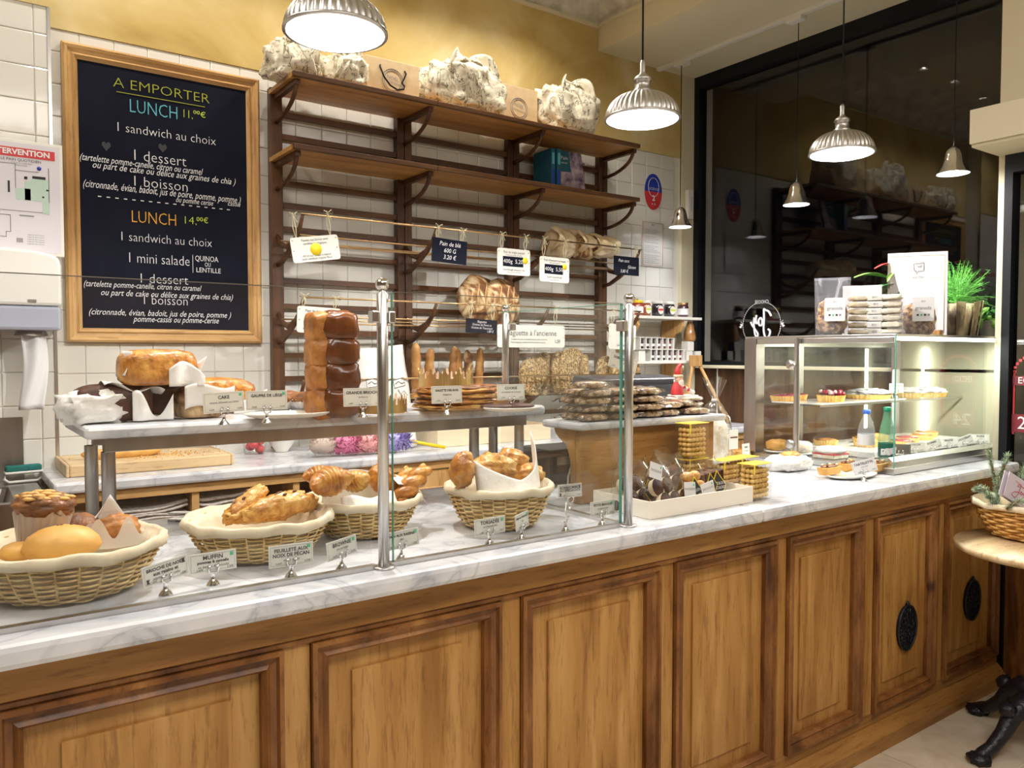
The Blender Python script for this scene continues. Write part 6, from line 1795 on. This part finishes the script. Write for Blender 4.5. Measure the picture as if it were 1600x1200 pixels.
def tart(label, x, y, z, R, h, top, cru=None, fringe=False, seed=1):
    o = thing('tart', label, 'tart', (x, y, z))
    part('crust', MB().grid(lambda u, v: ((R*(.88+.12*v)+.003*math.cos(u*2*PI*28))*math.cos(u*2*PI), (R*(.88+.12*v)+.003*math.cos(u*2*PI*28))*math.sin(u*2*PI), h*v), 112, 4, cu=True), cru or P_['waf'], o)
    part('base', MB().lathe([(.001, .001), (R*.88, .001)], 30), cru or P_['waf'], o)
    if top == 'cream':
        part('meringue', MB().blob((0, 0, h+.006), (R*.96, R*.96, .020), .35, 7, seed, 40), P_['cream'], o)
    elif top == 'berry':
        part('jelly', MB().lathe([(.001, h-.002), (R*.95, h-.002)], 30), P_['berry'], o)
        g = random.Random(seed)
        for k in range(26):
            a = g.uniform(0, 2*PI); q = R*.85*math.sqrt(g.random())
            part('berry', MB().blob((q*math.cos(a), q*math.sin(a), h+.006+g.uniform(0, .01)), (.010,)*3, .08, 3, k, 9), P_['berry'] if k % 4 else plain('white_berry', (.8, .6, .6), .3), o)
    else:
        part('filling', MB().blob((0, 0, h), (R*.93, R*.93, .008), .15, 6, seed, 26), top, o)
    return o
TZ2 = 1.2825
def onshelf(px, Y): return PY(px, 620, Y).x
tart('berry topped cheesecake on the upper shelf of the pastry case', onshelf(1303, 2.06), 2.075, TZ2, .060, .030, 'berry', seed=3)
tart('white meringue tart in the middle of the upper case shelf', onshelf(1362, 2.10), 2.12, TZ2, .105, .022, 'cream', seed=4)
tart('white meringue tart further right on the upper case shelf', onshelf(1428, 2.12), 2.14, 1.2765, .085, .022, 'cream', seed=6)
tart('white meringue tart at the far right of the upper case shelf', 4.22, 2.10, 1.2765, .075, .022, 'cream', seed=16)
tart('jam tart with pale rim behind the side glass, upper shelf', 3.14, 2.235, TZ2, .055, .024, P_['berry'], seed=7)
tart('large jam tart seen through the steel hinge tube, upper shelf', 3.26, 2.255, TZ2, .055, .026, P_['berry'], seed=8)
psign('small card on the upper shelf before the meringue tart', None, TZ2, ['TARTE CITRON', 'meringuée', '4,90€'], -.9, 0, W=.062, H_=.045, cz=.052, pos=Vector((onshelf(1400, 2.02), 2.02, TZ2)), leaf=False)
FZ = T+.0265
def infl(px, py): return PZ(px, py, FZ)
o = thing('frosted_cake', 'white frosted cake slab with pink layer beside the water bottle in the case', 'cake', (3.13, 1.98, FZ))
part('sponge', MB().box(-.05, .06, -.045, .06, 0, .018), P_['whitec'], o, bevel=.003); part('pink_layer', MB().box(-.051, .061, -.046, .061, .018, .022), M['red'], o); part('frosting', MB().blob((.005, .008, .034), (.06, .058, .018), .1, 4, 2, 24, pw=.7), P_['cream'], o)
for i, (x, y, lab, t) in enumerate(((3.42, 2.08, 'fruit tartlet by the front glass of the case, first of the left row', 'almond'), (3.58, 2.00, 'fruit tartlet in the middle of the case floor', 'berry'), (3.56, 2.17, 'fruit tartlet at the back left of the case floor', 'gold'), (3.74, 2.06, 'glazed tartlet right of the middle of the case floor', 'berry'), (3.72, 2.20, 'glazed tartlet behind it near the light tube', 'almond'), (3.92, 2.08, 'glazed tartlet at the right of the case floor', 'gold'), (4.08, 2.14, 'glazed tartlet in the far right corner of the case', 'gold'), (3.32, 2.22, 'pale tartlet at the rear left of the case floor', 'gold'))):
    tart(lab, x, y-.09, FZ+.0305, .052, .024, P_[t], seed=i+20)
for i, px in enumerate((1408, 1430, 1457, 1483, 1507, 1532)):
    x = PY(px, 680, 1.76).x
    psign(['slate dark price card nearest the case corner', 'second price card from the case corner', 'third price card from the case corner, tilted', 'fourth price card from the case corner', 'fifth price card from the case corner, tilted right', 'price card at the far right of the case floor'][i], None, FZ, [['TARTE', 'CITRON', 'POMME', 'FRAISE', 'CHOCOLAT', 'POIRE'][i], 'bio', '4,20€'], [-1.0, -.8, -.7, -.95, -.7, -1.0][i], [0, -.08, -.35, -.14, -.40, -.03][i], W=.075, H_=.040, cz=.050, pos=Vector((x, 1.76, FZ)), leaf=False, mat=M['slate'] if i == 0 else None)
o = thing('display_tray', 'low white tray raising the tartlets on the case floor', 'tray', (0, 0, 0))
part('tray', MB().box(3.24, 4.20, 1.86, 2.22, FZ+.0005, FZ+.030), M['porcelain'], o, bevel=.003)
for i, (x, y, lab) in enumerate(((3.13, 2.13, 'stack of pale plates and cake at the rear left of the case floor'), (3.11, 2.24, 'low boxed cake behind the lower hinge knob'))):
    o = thing('boxed_cake', lab, 'cake', (x, y, FZ))
    part('plate', MB().lathe([(.001, .002), (.05, .002), (.058, .010), (.001, .010)], 24), M['porcelain'], o)
    part('sponge', MB().blob((0, 0, .035), (.045, .045, .026), .12, 4, i, 20, pw=.7), P_['whitec'] if i == 0 else P_['bun'], o)
# water bottles standing in the case corner
def bottle(label, x, y, z, H_, prof, mat, cap, capm, labm, l0, l1, txt, tm):
    o = thing('water_bottle', label, 'bottle', (x, y, z))
    part('body', MB().lathe([(r, t*H_) for r, t in prof], 28, capb=True), mat, o)
    part('cap', MB().lathe([(.0145, H_*.93), (.0150, H_), (.010, H_+.002)], 20, capt=True), capm, o)
    rr = max([r for r, t in prof if l0-.12 <= t <= l1+.12])+.0006
    part('label', MB().lathe([(rr, H_*l0), (rr, H_*l1)], 28), labm, o)
    if txt:
        for k, ch in enumerate(txt):
            a = math.radians(-128+(k-len(txt)/2+.5)*17)
            text(ch, .021, tm, o, ((rr+.001)*math.cos(a), (rr+.001)*math.sin(a), H_*(l0+l1)/2-.008+k*.0015), rot=(PI/2, 0, a+PI/2), off=.006)
    return o
bp = [(.030, 0), (.033, .02), (.033, .18), (.030, .2), (.033, .24), (.033, .58), (.031, .66), (.024, .78), (.0135, .88), (.0135, .94)]
bottle('clear plastic water bottle with blue cap in the corner of the case', 3.085, 1.795, FZ, PY(1351, 641, 1.795).z-FZ, bp, film('bottle_clear', (.7, .74, .8), .18, .1), None, plain('blue_cap', (.05, .16, .62), .3), M['paper'], .36, .56, '', M['blue'])
bp2 = [(.026, 0), (.029, .02), (.033, .30), (.033, .40), (.030, .52), (.024, .68), (.017, .80), (.0135, .90), (.0135, .94)]
bottle('green plastic water bottle lettered BADOIT beside the clear one', 3.135, 1.735, FZ, PY(1379, 637, 1.735).z-FZ, bp2, film('bottle_green', (.25, .62, .38), .38, .1), None, plain('green_cap', (.0, .24, .12), .3), plain('green_label', (.01, .13, .09), .4), .14, .38, 'BADOIT', M['paper'])
o = thing('hanging_paper', 'blank white sheet hung inside the back of the case', 'paper', ((PY(1398, 620, 2.33).x+PY(1438, 620, 2.33).x)/2, 2.345, 1.25))
z1_ = PY(1418, 577, 2.33).z; z0_ = PY(1418, 664, 2.33).z; W = PY(1438, 620, 2.33).x-PY(1398, 620, 2.33).x
part('sheet', MB().box(-W/2, W/2, 0, .002, z0_-1.25, z1_-1.25), M['paper'], o)
jartray(3.40, 1.0305, 'white divided box of dark mini jars seen through the case')
bpy.context.view_layer.update()

# ================================================================ ON TOP OF THE CASE
ZT_ = CZT+.0005
def topx(px, Y): return PY(px, 522, Y).x
def topw(a, b, Y): return topx(b, Y)-topx(a, Y)
FY = -1.02     # these stand turned towards the shop
def facew(a, b, Y): return (b-a)*depth(PY((a+b)/2, 522, Y))/FPX
def toph_(py, px, Y): return PY(px, py, Y).z-ZT_
def granola(label, a, b, yt, Y, fillh=.6):
    W = facew(a, b, Y); H_ = toph_(yt, (a+b)/2, Y)
    o = thing('granola_bag', label, 'bag', (topx((a+b)/2, Y), Y, ZT_), FY)
    part('granola', MB().blob((0, 0, H_*fillh*.5), (W*.42, .032, H_*fillh*.52), .16, 4, int(a), 30, flat=.9, pw=.7), P_['gran'], o)
    part('pouch', MB().grid(lambda u, v: ((W/2)*(.90+.10*v)*math.cos(u*2*PI), .042*math.sin(u*2*PI)*(1-.95*v**1.5)+.002*math.sin(u*30), H_*v), 36, 12, cu=True), M['zip'], o)
    part('zip_strip', MB().box(-W/2, W/2, -.006, .006, H_*.955, H_), M['zip'], o, bevel=.001)
    lw = W*.56
    part('label', MB().prism(rrect(lw, H_*.40, .006), -.0475, -.046, 'Y', m=Matrix.Translation((W*.08, 0, H_*.44))), M['paper'], o)
    text('granola', lw*.26, M['greyink'], o, (W*.08, -.049, H_*.46)); text('BIO', lw*.12, G, o, (W*.08, -.049, H_*.57))
    for k in range(4):
        part('print_mark', MB().box(W*.08-lw*.3+k*lw*.17, W*.08-lw*.2+k*lw*.17, -.0485, -.0478, H_*.33, H_*.36), [M['ink'], M['green'], M['ink'], M['greyink']][k], o)
granola('tall zip bag of granola at the left end of the case top', 1273, 1326, 434, 1.98)
granola('zip bag of granola in front of the framed sign on the case top', 1409, 1462, 432, 1.80, .55)
o = thing('white_card_stand', 'plain white card standing behind the biscuit stack on the case top', 'card', (topx(1346, 2.05), 2.05, ZT_), FY)
W = facew(1318, 1374, 2.05); part('card', MB().box(-W/2, W/2, 0, .01, 0, toph_(446, 1345, 2.05)), M['paper'], o, bevel=.001)
Y_ = 1.88
xs_ = topx(1366, Y_); W = facew(1328, 1404, Y_); H_ = toph_(460, 1366, Y_)
for k in range(6):
    o = thing('biscuit_packet', ['lowest', 'second', 'third', 'fourth', 'fifth', 'topmost'][k]+' pale wrapped biscuit packet of the stack on the case top', 'packet', (xs_, Y_, ZT_+k*H_/6), FY+R_.uniform(-.10, .10), 'stacked pale biscuit packets on the case')
    for q in (-1, 1):
        part('biscuit', MB().blob((q*W*.29, 0, H_/12), (W*.21, .042, H_/12*.80), .22, 6, k*2+q, 22, pw=.45), P_['whitec'], o)
    part('paper_band', MB().box(-W*.14, W*.14, -.040, .040, .002, H_/6-.003), M['parch'], o, bevel=.003)
    text('BIO', .012, G, o, (0, -.041, H_/12))
Y_ = 1.95
W = facew(1390, 1474, Y_); H_ = toph_(393, 1432, Y_)
o = thing('framed_sign', 'tall white framed sign with gold line and small emblem on the case top', 'sign', (topx(1432, Y_), Y_, ZT_)); o.rotation_euler = (-.05, 0, FY)
part('sheet', MB().box(-W/2, W/2, 0, .010, 0, H_), plain('lilac_white', (.72, .69, .70), .3), o, bevel=.002)
gl_ = plain('gold_line', (.62, .38, .14), .4)
part('gold_line', MB().tube([(-W/2+.014, -.001, .02), (W/2-.014, -.001, .02), (W/2-.014, -.001, H_-.016), (-W/2+.014, -.001, H_-.016)], .0013, 4, True), gl_, o)
em = MB()
ex = W*.02
for q in ([(-.020, .02), (-.022, .052), (.022, .055), (.021, .018), (-.004, .016), (-.010, .004), (-.012, .018), (-.020, .02)], [(-.010, .045), (-.006, .035), (.0, .043), (.004, .033), (.012, .045)]):
    em.tube([(ex+x, -.002, H_*.74+z) for x, z in q], .0012, 4)
part('emblem', em, K, o, kind='stuff'); text('Le Pain', .018, K, o, (ex, -.002, H_*.71), shear=.3); text('Quotidien', .010, G, o, (ex, -.002, H_*.665))
for k in range(9):
    text('commande de fêtes'[:17-(k*3 % 6)], .011, G, o, (-W/2+.022, -.002, H_*.52-k*.021), align='LEFT', sx=.7)
o = thing('wood_block', 'small brown wooden block at the foot of the framed sign', 'block', (topx(1465, 1.84), 1.84, ZT_))
part('block', MB().box(-.017, .017, -.017, .017, 0, .030), M['rackshelf'], o, bevel=.001)
# potted asparagus fern
Y_ = 1.93
xc = topx(1492, Y_); W = topw(1474, 1514, Y_); H_ = toph_(474, 1496, Y_)
o = thing('potted_fern', 'bright green feathery fern in a birch slat pot on the case top', 'plant', (xc, Y_, ZT_))
birch = mottled('birch_bark', [(.38, (.10, .07, .04)), (.48, (.42, .34, .20)), (.65, (.58, .50, .33))], 14, .8, bump=.4, stretch=(1, 1, .25))
part('pot', MB().lathe([(W*.30, 0), (W*.42, H_*.96)], 20, capb=True, capt=True), birch, o)
for k in range(9):
    a = 2*PI*k/9-.4; r0, r1 = W*.36, W*.50
    sl_ = MB()
    ww = .021
    sl_.add([(-ww*.75, -.002, 0), (ww*.75, -.002, 0), (ww, -.002, H_*(1.0+.04*(k % 3))), (-ww, -.002, H_*(1.03-.03*(k % 2))), (-ww*.75, .002, 0), (ww*.75, .002, 0), (ww, .002, H_*(1.0+.04*(k % 3))), (-ww, .002, H_*(1.03-.03*(k % 2)))], [(0,1,2,3),(7,6,5,4),(0,4,5,1),(1,5,6,2),(2,6,7,3),(3,7,4,0)],
            m=Matrix.Rotation(a+PI/2, 4, 'Z') @ Matrix.Translation((0, -(r0), 0)) @ Matrix.Rotation(.14, 4, 'X'))
    part('slat', sl_, birch, o)
leafm = mottled('fern_green', [(.3, (.04, .20, .02)), (.6, (.12, .46, .05)), (.8, (.30, .62, .10))], 18, .5, bump=0)
fm = MB(); g = random.Random(4)
for k in range(170):
    a = g.uniform(0, 2*PI); L_ = g.uniform(.13, .24); el_ = g.uniform(.15, 1.45)
    b0 = Vector((g.uniform(-.03, .03), g.uniform(-.03, .03), H_))
    d = Vector((math.cos(a)*math.cos(el_), math.sin(a)*math.cos(el_)*.8, math.sin(el_)))
    pts = []
    for t in range(7):
        s = t/6
        pts.append(b0+d*(L_*s)+Vector((.02*s*s, 0, -.07*s*s*math.cos(el_))))
    fm.tube(pts, [.0011]*6+[.0005], 3, caps=False)
    for t in range(1, 7):
        for q in range(7):
            p = pts[t-1].lerp(pts[t], q/7)
            e = Vector((g.gauss(0, 1), g.gauss(0, 1), g.gauss(.2, 1))).normalized()*g.uniform(.012, .026)
            s = e.orthogonal().normalized()*.0008
            fm.add([p-s, p+s, p+e], [(0, 1, 2)])
part('fronds', fm, leafm, o, kind='stuff', fix=False)
# anthurium
Y_ = 2.12
o = thing('anthurium', 'anthurium with red spathes and broad leaves behind the framed sign', 'plant', (topx(1412, Y_), Y_, ZT_))
part('pot', MB().lathe([(.04, 0), (.055, .10), (.058, .10)], 24, capb=True, capt=True), M['porcelain'], o)
lg = plain('leaf_green', (.035, .20, .03), .35); lgl = plain('leaf_light_green', (.16, .40, .05), .35); rs = plain('red_spathe', (.62, .03, .03), .25, coat=.3)
def leaf(name, tip, base, w_, mat, droop=.02, o_=None):
    tip = Vector(tip); base = Vector(base); ax = tip-base; L_ = ax.length; ax.normalize()
    sd = ax.cross(Vector((0, .3, 1))).normalized(); up = sd.cross(ax)
    m = MB().grid(lambda u, v: tuple(base+ax*(L_*v)+sd*((u-.5)*w_*(math.sin(PI*min(1, v*1.02+.02))**.8))+up*(-droop*math.sin(v*PI)*-1-.15*w_*abs(u-.5)*2)), 6, 12)
    st_ = part(name, m, mat, o or o_, solid=.0008)
    part('stem', MB().tube([(0, 0, .09), (base.x*.4, base.y*.4, .09+(base.z-.09)*.7), tuple(base)], .0025, 5), lg, o)
def rel(px, py, Yp):
    p = PY(px, py, Yp); return (p.x-o.location.x, p.y-o.location.y, p.z-o.location.z)
leaf('leaf', rel(1334, 433, 2.05), rel(1386, 432, 2.10), .035, lgl)
leaf('leaf', rel(1360, 452, 2.03), rel(1402, 448, 2.10), .075, lg)
leaf('leaf', rel(1386, 440, 2.02), rel(1402, 425, 2.10), .035, lgl)
leaf('leaf', rel(1405, 455, 2.02), rel(1388, 462, 2.10), .07, lg)
leaf('spathe', rel(1366, 419, 2.04), rel(1402, 416, 2.10), .035, rs)
leaf('spathe', rel(1484, 409, 2.10), rel(1466, 412, 2.10), .03, rs)
leaf('spathe', rel(1480, 430, 2.08), rel(1460, 424, 2.10), .035, rs)
Y_ = 1.88
o = thing('leafy_plant', 'dark leafy plant in a white pot at the right end of the case top', 'plant', (topx(1543, Y_), Y_, ZT_))
part('pot', MB().lathe([(.03, 0), (.040, .09), (.042, .09)], 24, capb=True, capt=True), M['porcelain'], o)
g = random.Random(9)
for k in range(16):
    a = g.uniform(0, 2*PI); q = g.uniform(.04, .09); zz_ = g.uniform(.03, .16)
    leaf('leaf', (q*math.cos(a), q*math.sin(a)*.7, zz_), (q*.35*math.cos(a), q*.35*math.sin(a), .10+.3*(zz_-.03)), .04, lg if k % 3 else lgl)

# ================================================================ ROUND TABLE WITH FIR BASKET
tc = Vector((3.355, 1.205, 0)); TH = .78
tb = thing('round_table', 'round wooden bistro table on a black cast iron pedestal at the right edge', 'table', tuple(tc))
part('top', MB().lathe([(.001, TH-.028), (.318, TH-.028), (.330, TH-.020), (.332, TH-.008), (.326, TH), (.001, TH)], 64), wood('scrubbed_top', (.50, .33, .16), (.66, .49, .28), (.76, .62, .41), stretch=(.3, 1.4, 1), scale=9, knots=True), tb)
part('column', MB().lathe([(.09, .16), (.095, .17), (.07, .19), (.055, .20), (.062, .22), (.05, .25), (.055, .27), (.042, .30), (.036, .36), (.036, .56), (.045, .60), (.036, .62), (.05, .66), (.06, .69), (.10, .735), (.10, .752)], 32, capb=True, capt=True), M['iron'], tb)
fl_ = MB()
for k in range(14):
    a = 2*PI*k/14
    fl_.tube([(.037*math.cos(a), .037*math.sin(a), .34), (.037*math.cos(a), .037*math.sin(a), .56)], .005, 5)
part('fluting', fl_, M['iron'], tb, kind='stuff')
for k, ang in enumerate((69, 160, 250, 340)):
    a = math.radians(ang); c, s = math.cos(a), math.sin(a)
    P = [(.05, .20), (.12, .205), (.18, .16), (.22, .10), (.27, .055), (.31, .035), (.335, .025)]
    lg_ = part('leg', MB().tube([(r*c, r*s, z) for r, z in P], [.045, .040, .032, .027, .024, .026, .020], 10), M['iron'], tb)
    part('scroll', MB().blob((.20*c, .20*s, .185), (.03, .03, .03), .3, 4, k, 14), M['iron'], lg_)
    part('claw_foot', MB().blob((.325*c, .325*s, .022), (.042, .042, .022), .35, 5, k+3, 16), M['iron'], lg_)
part('boss', MB().lathe([(.10, .13), (.115, .15), (.10, .175), (.06, .19)], 30, capb=True), M['iron'], tb)
wick2 = mottled('varnished_wicker', [(.3, (.46, .22, .055)), (.5, (.68, .38, .11)), (.72, (.80, .52, .20))], 30, .4, bump=.2, coat=.2)
bk_c = Vector((3.49, 1.19, TH))
zr = rimz(1530, 797, 1.25)
b5 = basket('low varnished wicker basket of fir branches on the round table', (3.452, 1.325), TH+.0005, .195, .120, .135, group=None, rows=11, mat=wick2)
firm = mottled('fir_needles', [(.3, (.24, .33, .22)), (.6, (.44, .54, .38)), (.8, (.60, .68, .52))], 30, .6, bump=0)
def fir(label, pts, w_=.035, seed=1, dens=85):
    o = thing('fir_branch', label, 'branch', (0, 0, 0), 0, 'fir branches in the basket on the round table')
    P = [Vector(p) for p in pts]
    part('twig', MB().tube(P, [.0045]*(len(P)-1)+[.002], 6), P_['brown'], o)
    g = random.Random(seed); mb = MB()
    for i in range(len(P)-1):
        d = (P[i+1]-P[i]); L_ = d.length; dn = d.normalized()
        n_ = int(dens*L_/.02)
        for k in range(n_):
            p = P[i]+d*g.random()
            e = (Vector((g.gauss(0, 1), g.gauss(0, 1), g.gauss(0, 1))).normalized()+dn*.55).normalized()*w_*g.uniform(.6, 1)
            s = e.cross(dn); s = (s.normalized() if s.length > 1e-6 else dn.orthogonal())*.0013
            mb.add([p-s, p+s, p+e*.7+s*.8, p+e, p+e*.7-s*.8], [(0, 1, 2, 3, 4)])
    part('needles', mb, firm, o, kind='stuff', fix=False)
Yb = 1.20
def q3(px, py, Y): return Vector((0, 0, CH))+ray(px, py)*(3.06+(Y-1.30)*.8)   # a point over the basket
fir('tall curved fir branch, leftmost, rising beside the case', [q3(1560, 800, 1.35), q3(1556, 775, 1.36), q3(1562, 745, 1.36), q3(1572, 720, 1.36), q3(1574, 712, 1.36)], .030, 1)
fir('straight fir branch leaning up left against the pillar', [q3(1562, 800, 1.37), q3(1558, 765, 1.40), q3(1550, 730, 1.42), q3(1545, 706, 1.44)], .022, 2)
fir('fir branch drooping over the left rim of the basket', [q3(1560, 800, 1.31), q3(1548, 778, 1.31), q3(1538, 765, 1.31), q3(1524, 764, 1.31)], .028, 3)
fir('short fir branch inside the left rim of the basket', [q3(1570, 800, 1.29), q3(1558, 790, 1.29), q3(1545, 772, 1.29)], .028, 7)
fir('fir branch at the right behind the card', [q3(1585, 790, 1.33), q3(1590, 760, 1.33), q3(1604, 730, 1.33), q3(1620, 720, 1.33)], .035, 4)
fir('fir branch lying in front of the card', [q3(1572, 796, 1.21), q3(1588, 784, 1.20), q3(1605, 782, 1.19), q3(1625, 790, 1.19)], .026, 5)
fir('fir branch in the middle of the basket', [q3(1590, 800, 1.31), q3(1600, 770, 1.31), q3(1612, 750, 1.31)], .035, 6)
pcard = q3(1592, 768, 1.25)
for i in range(2):
    o = thing('greeting_card', ['lilac card lettered Joy in red script among the fir branches', 'lilac card tucked just behind the Joy card'][i], 'card', tuple(pcard+Vector((.012*-i, .012*i, .003*i))))
    o.rotation_euler = (-.2, .52, -.35); o.scale = (1.12,)*3
    part('card', MB().box(-.062, .062, -.001, .001, -.045, .045), plain('lilac_card%d' % i, (.56, .50, .60), .6), o)
    if i == 0:
        joyo = bpy.data.objects.new('joy_script', None)
        text('CHOOSE', .008, M['red'], o, (-.012, -.002, .026))
        for q in ([(.030, .020), (.0, .022), (-.004, .012), (.012, .018), (.008, -.010), (-.004, -.030), (-.022, -.024), (-.010, -.010), (.008, -.004)], [(.018, .004), (.014, -.006), (.022, -.008), (.026, 0), (.018, .004)], [(.030, .004), (.030, -.004), (.038, -.002), (.040, .006), (.036, -.018), (.026, -.024), (.034, -.010), (.046, .004)]):
            part('joy_stroke', MB().tube([(x-.01, -.002, z) for x, z in q], .0011, 4), M['red'], o)
        bpy.data.objects.remove(joyo)
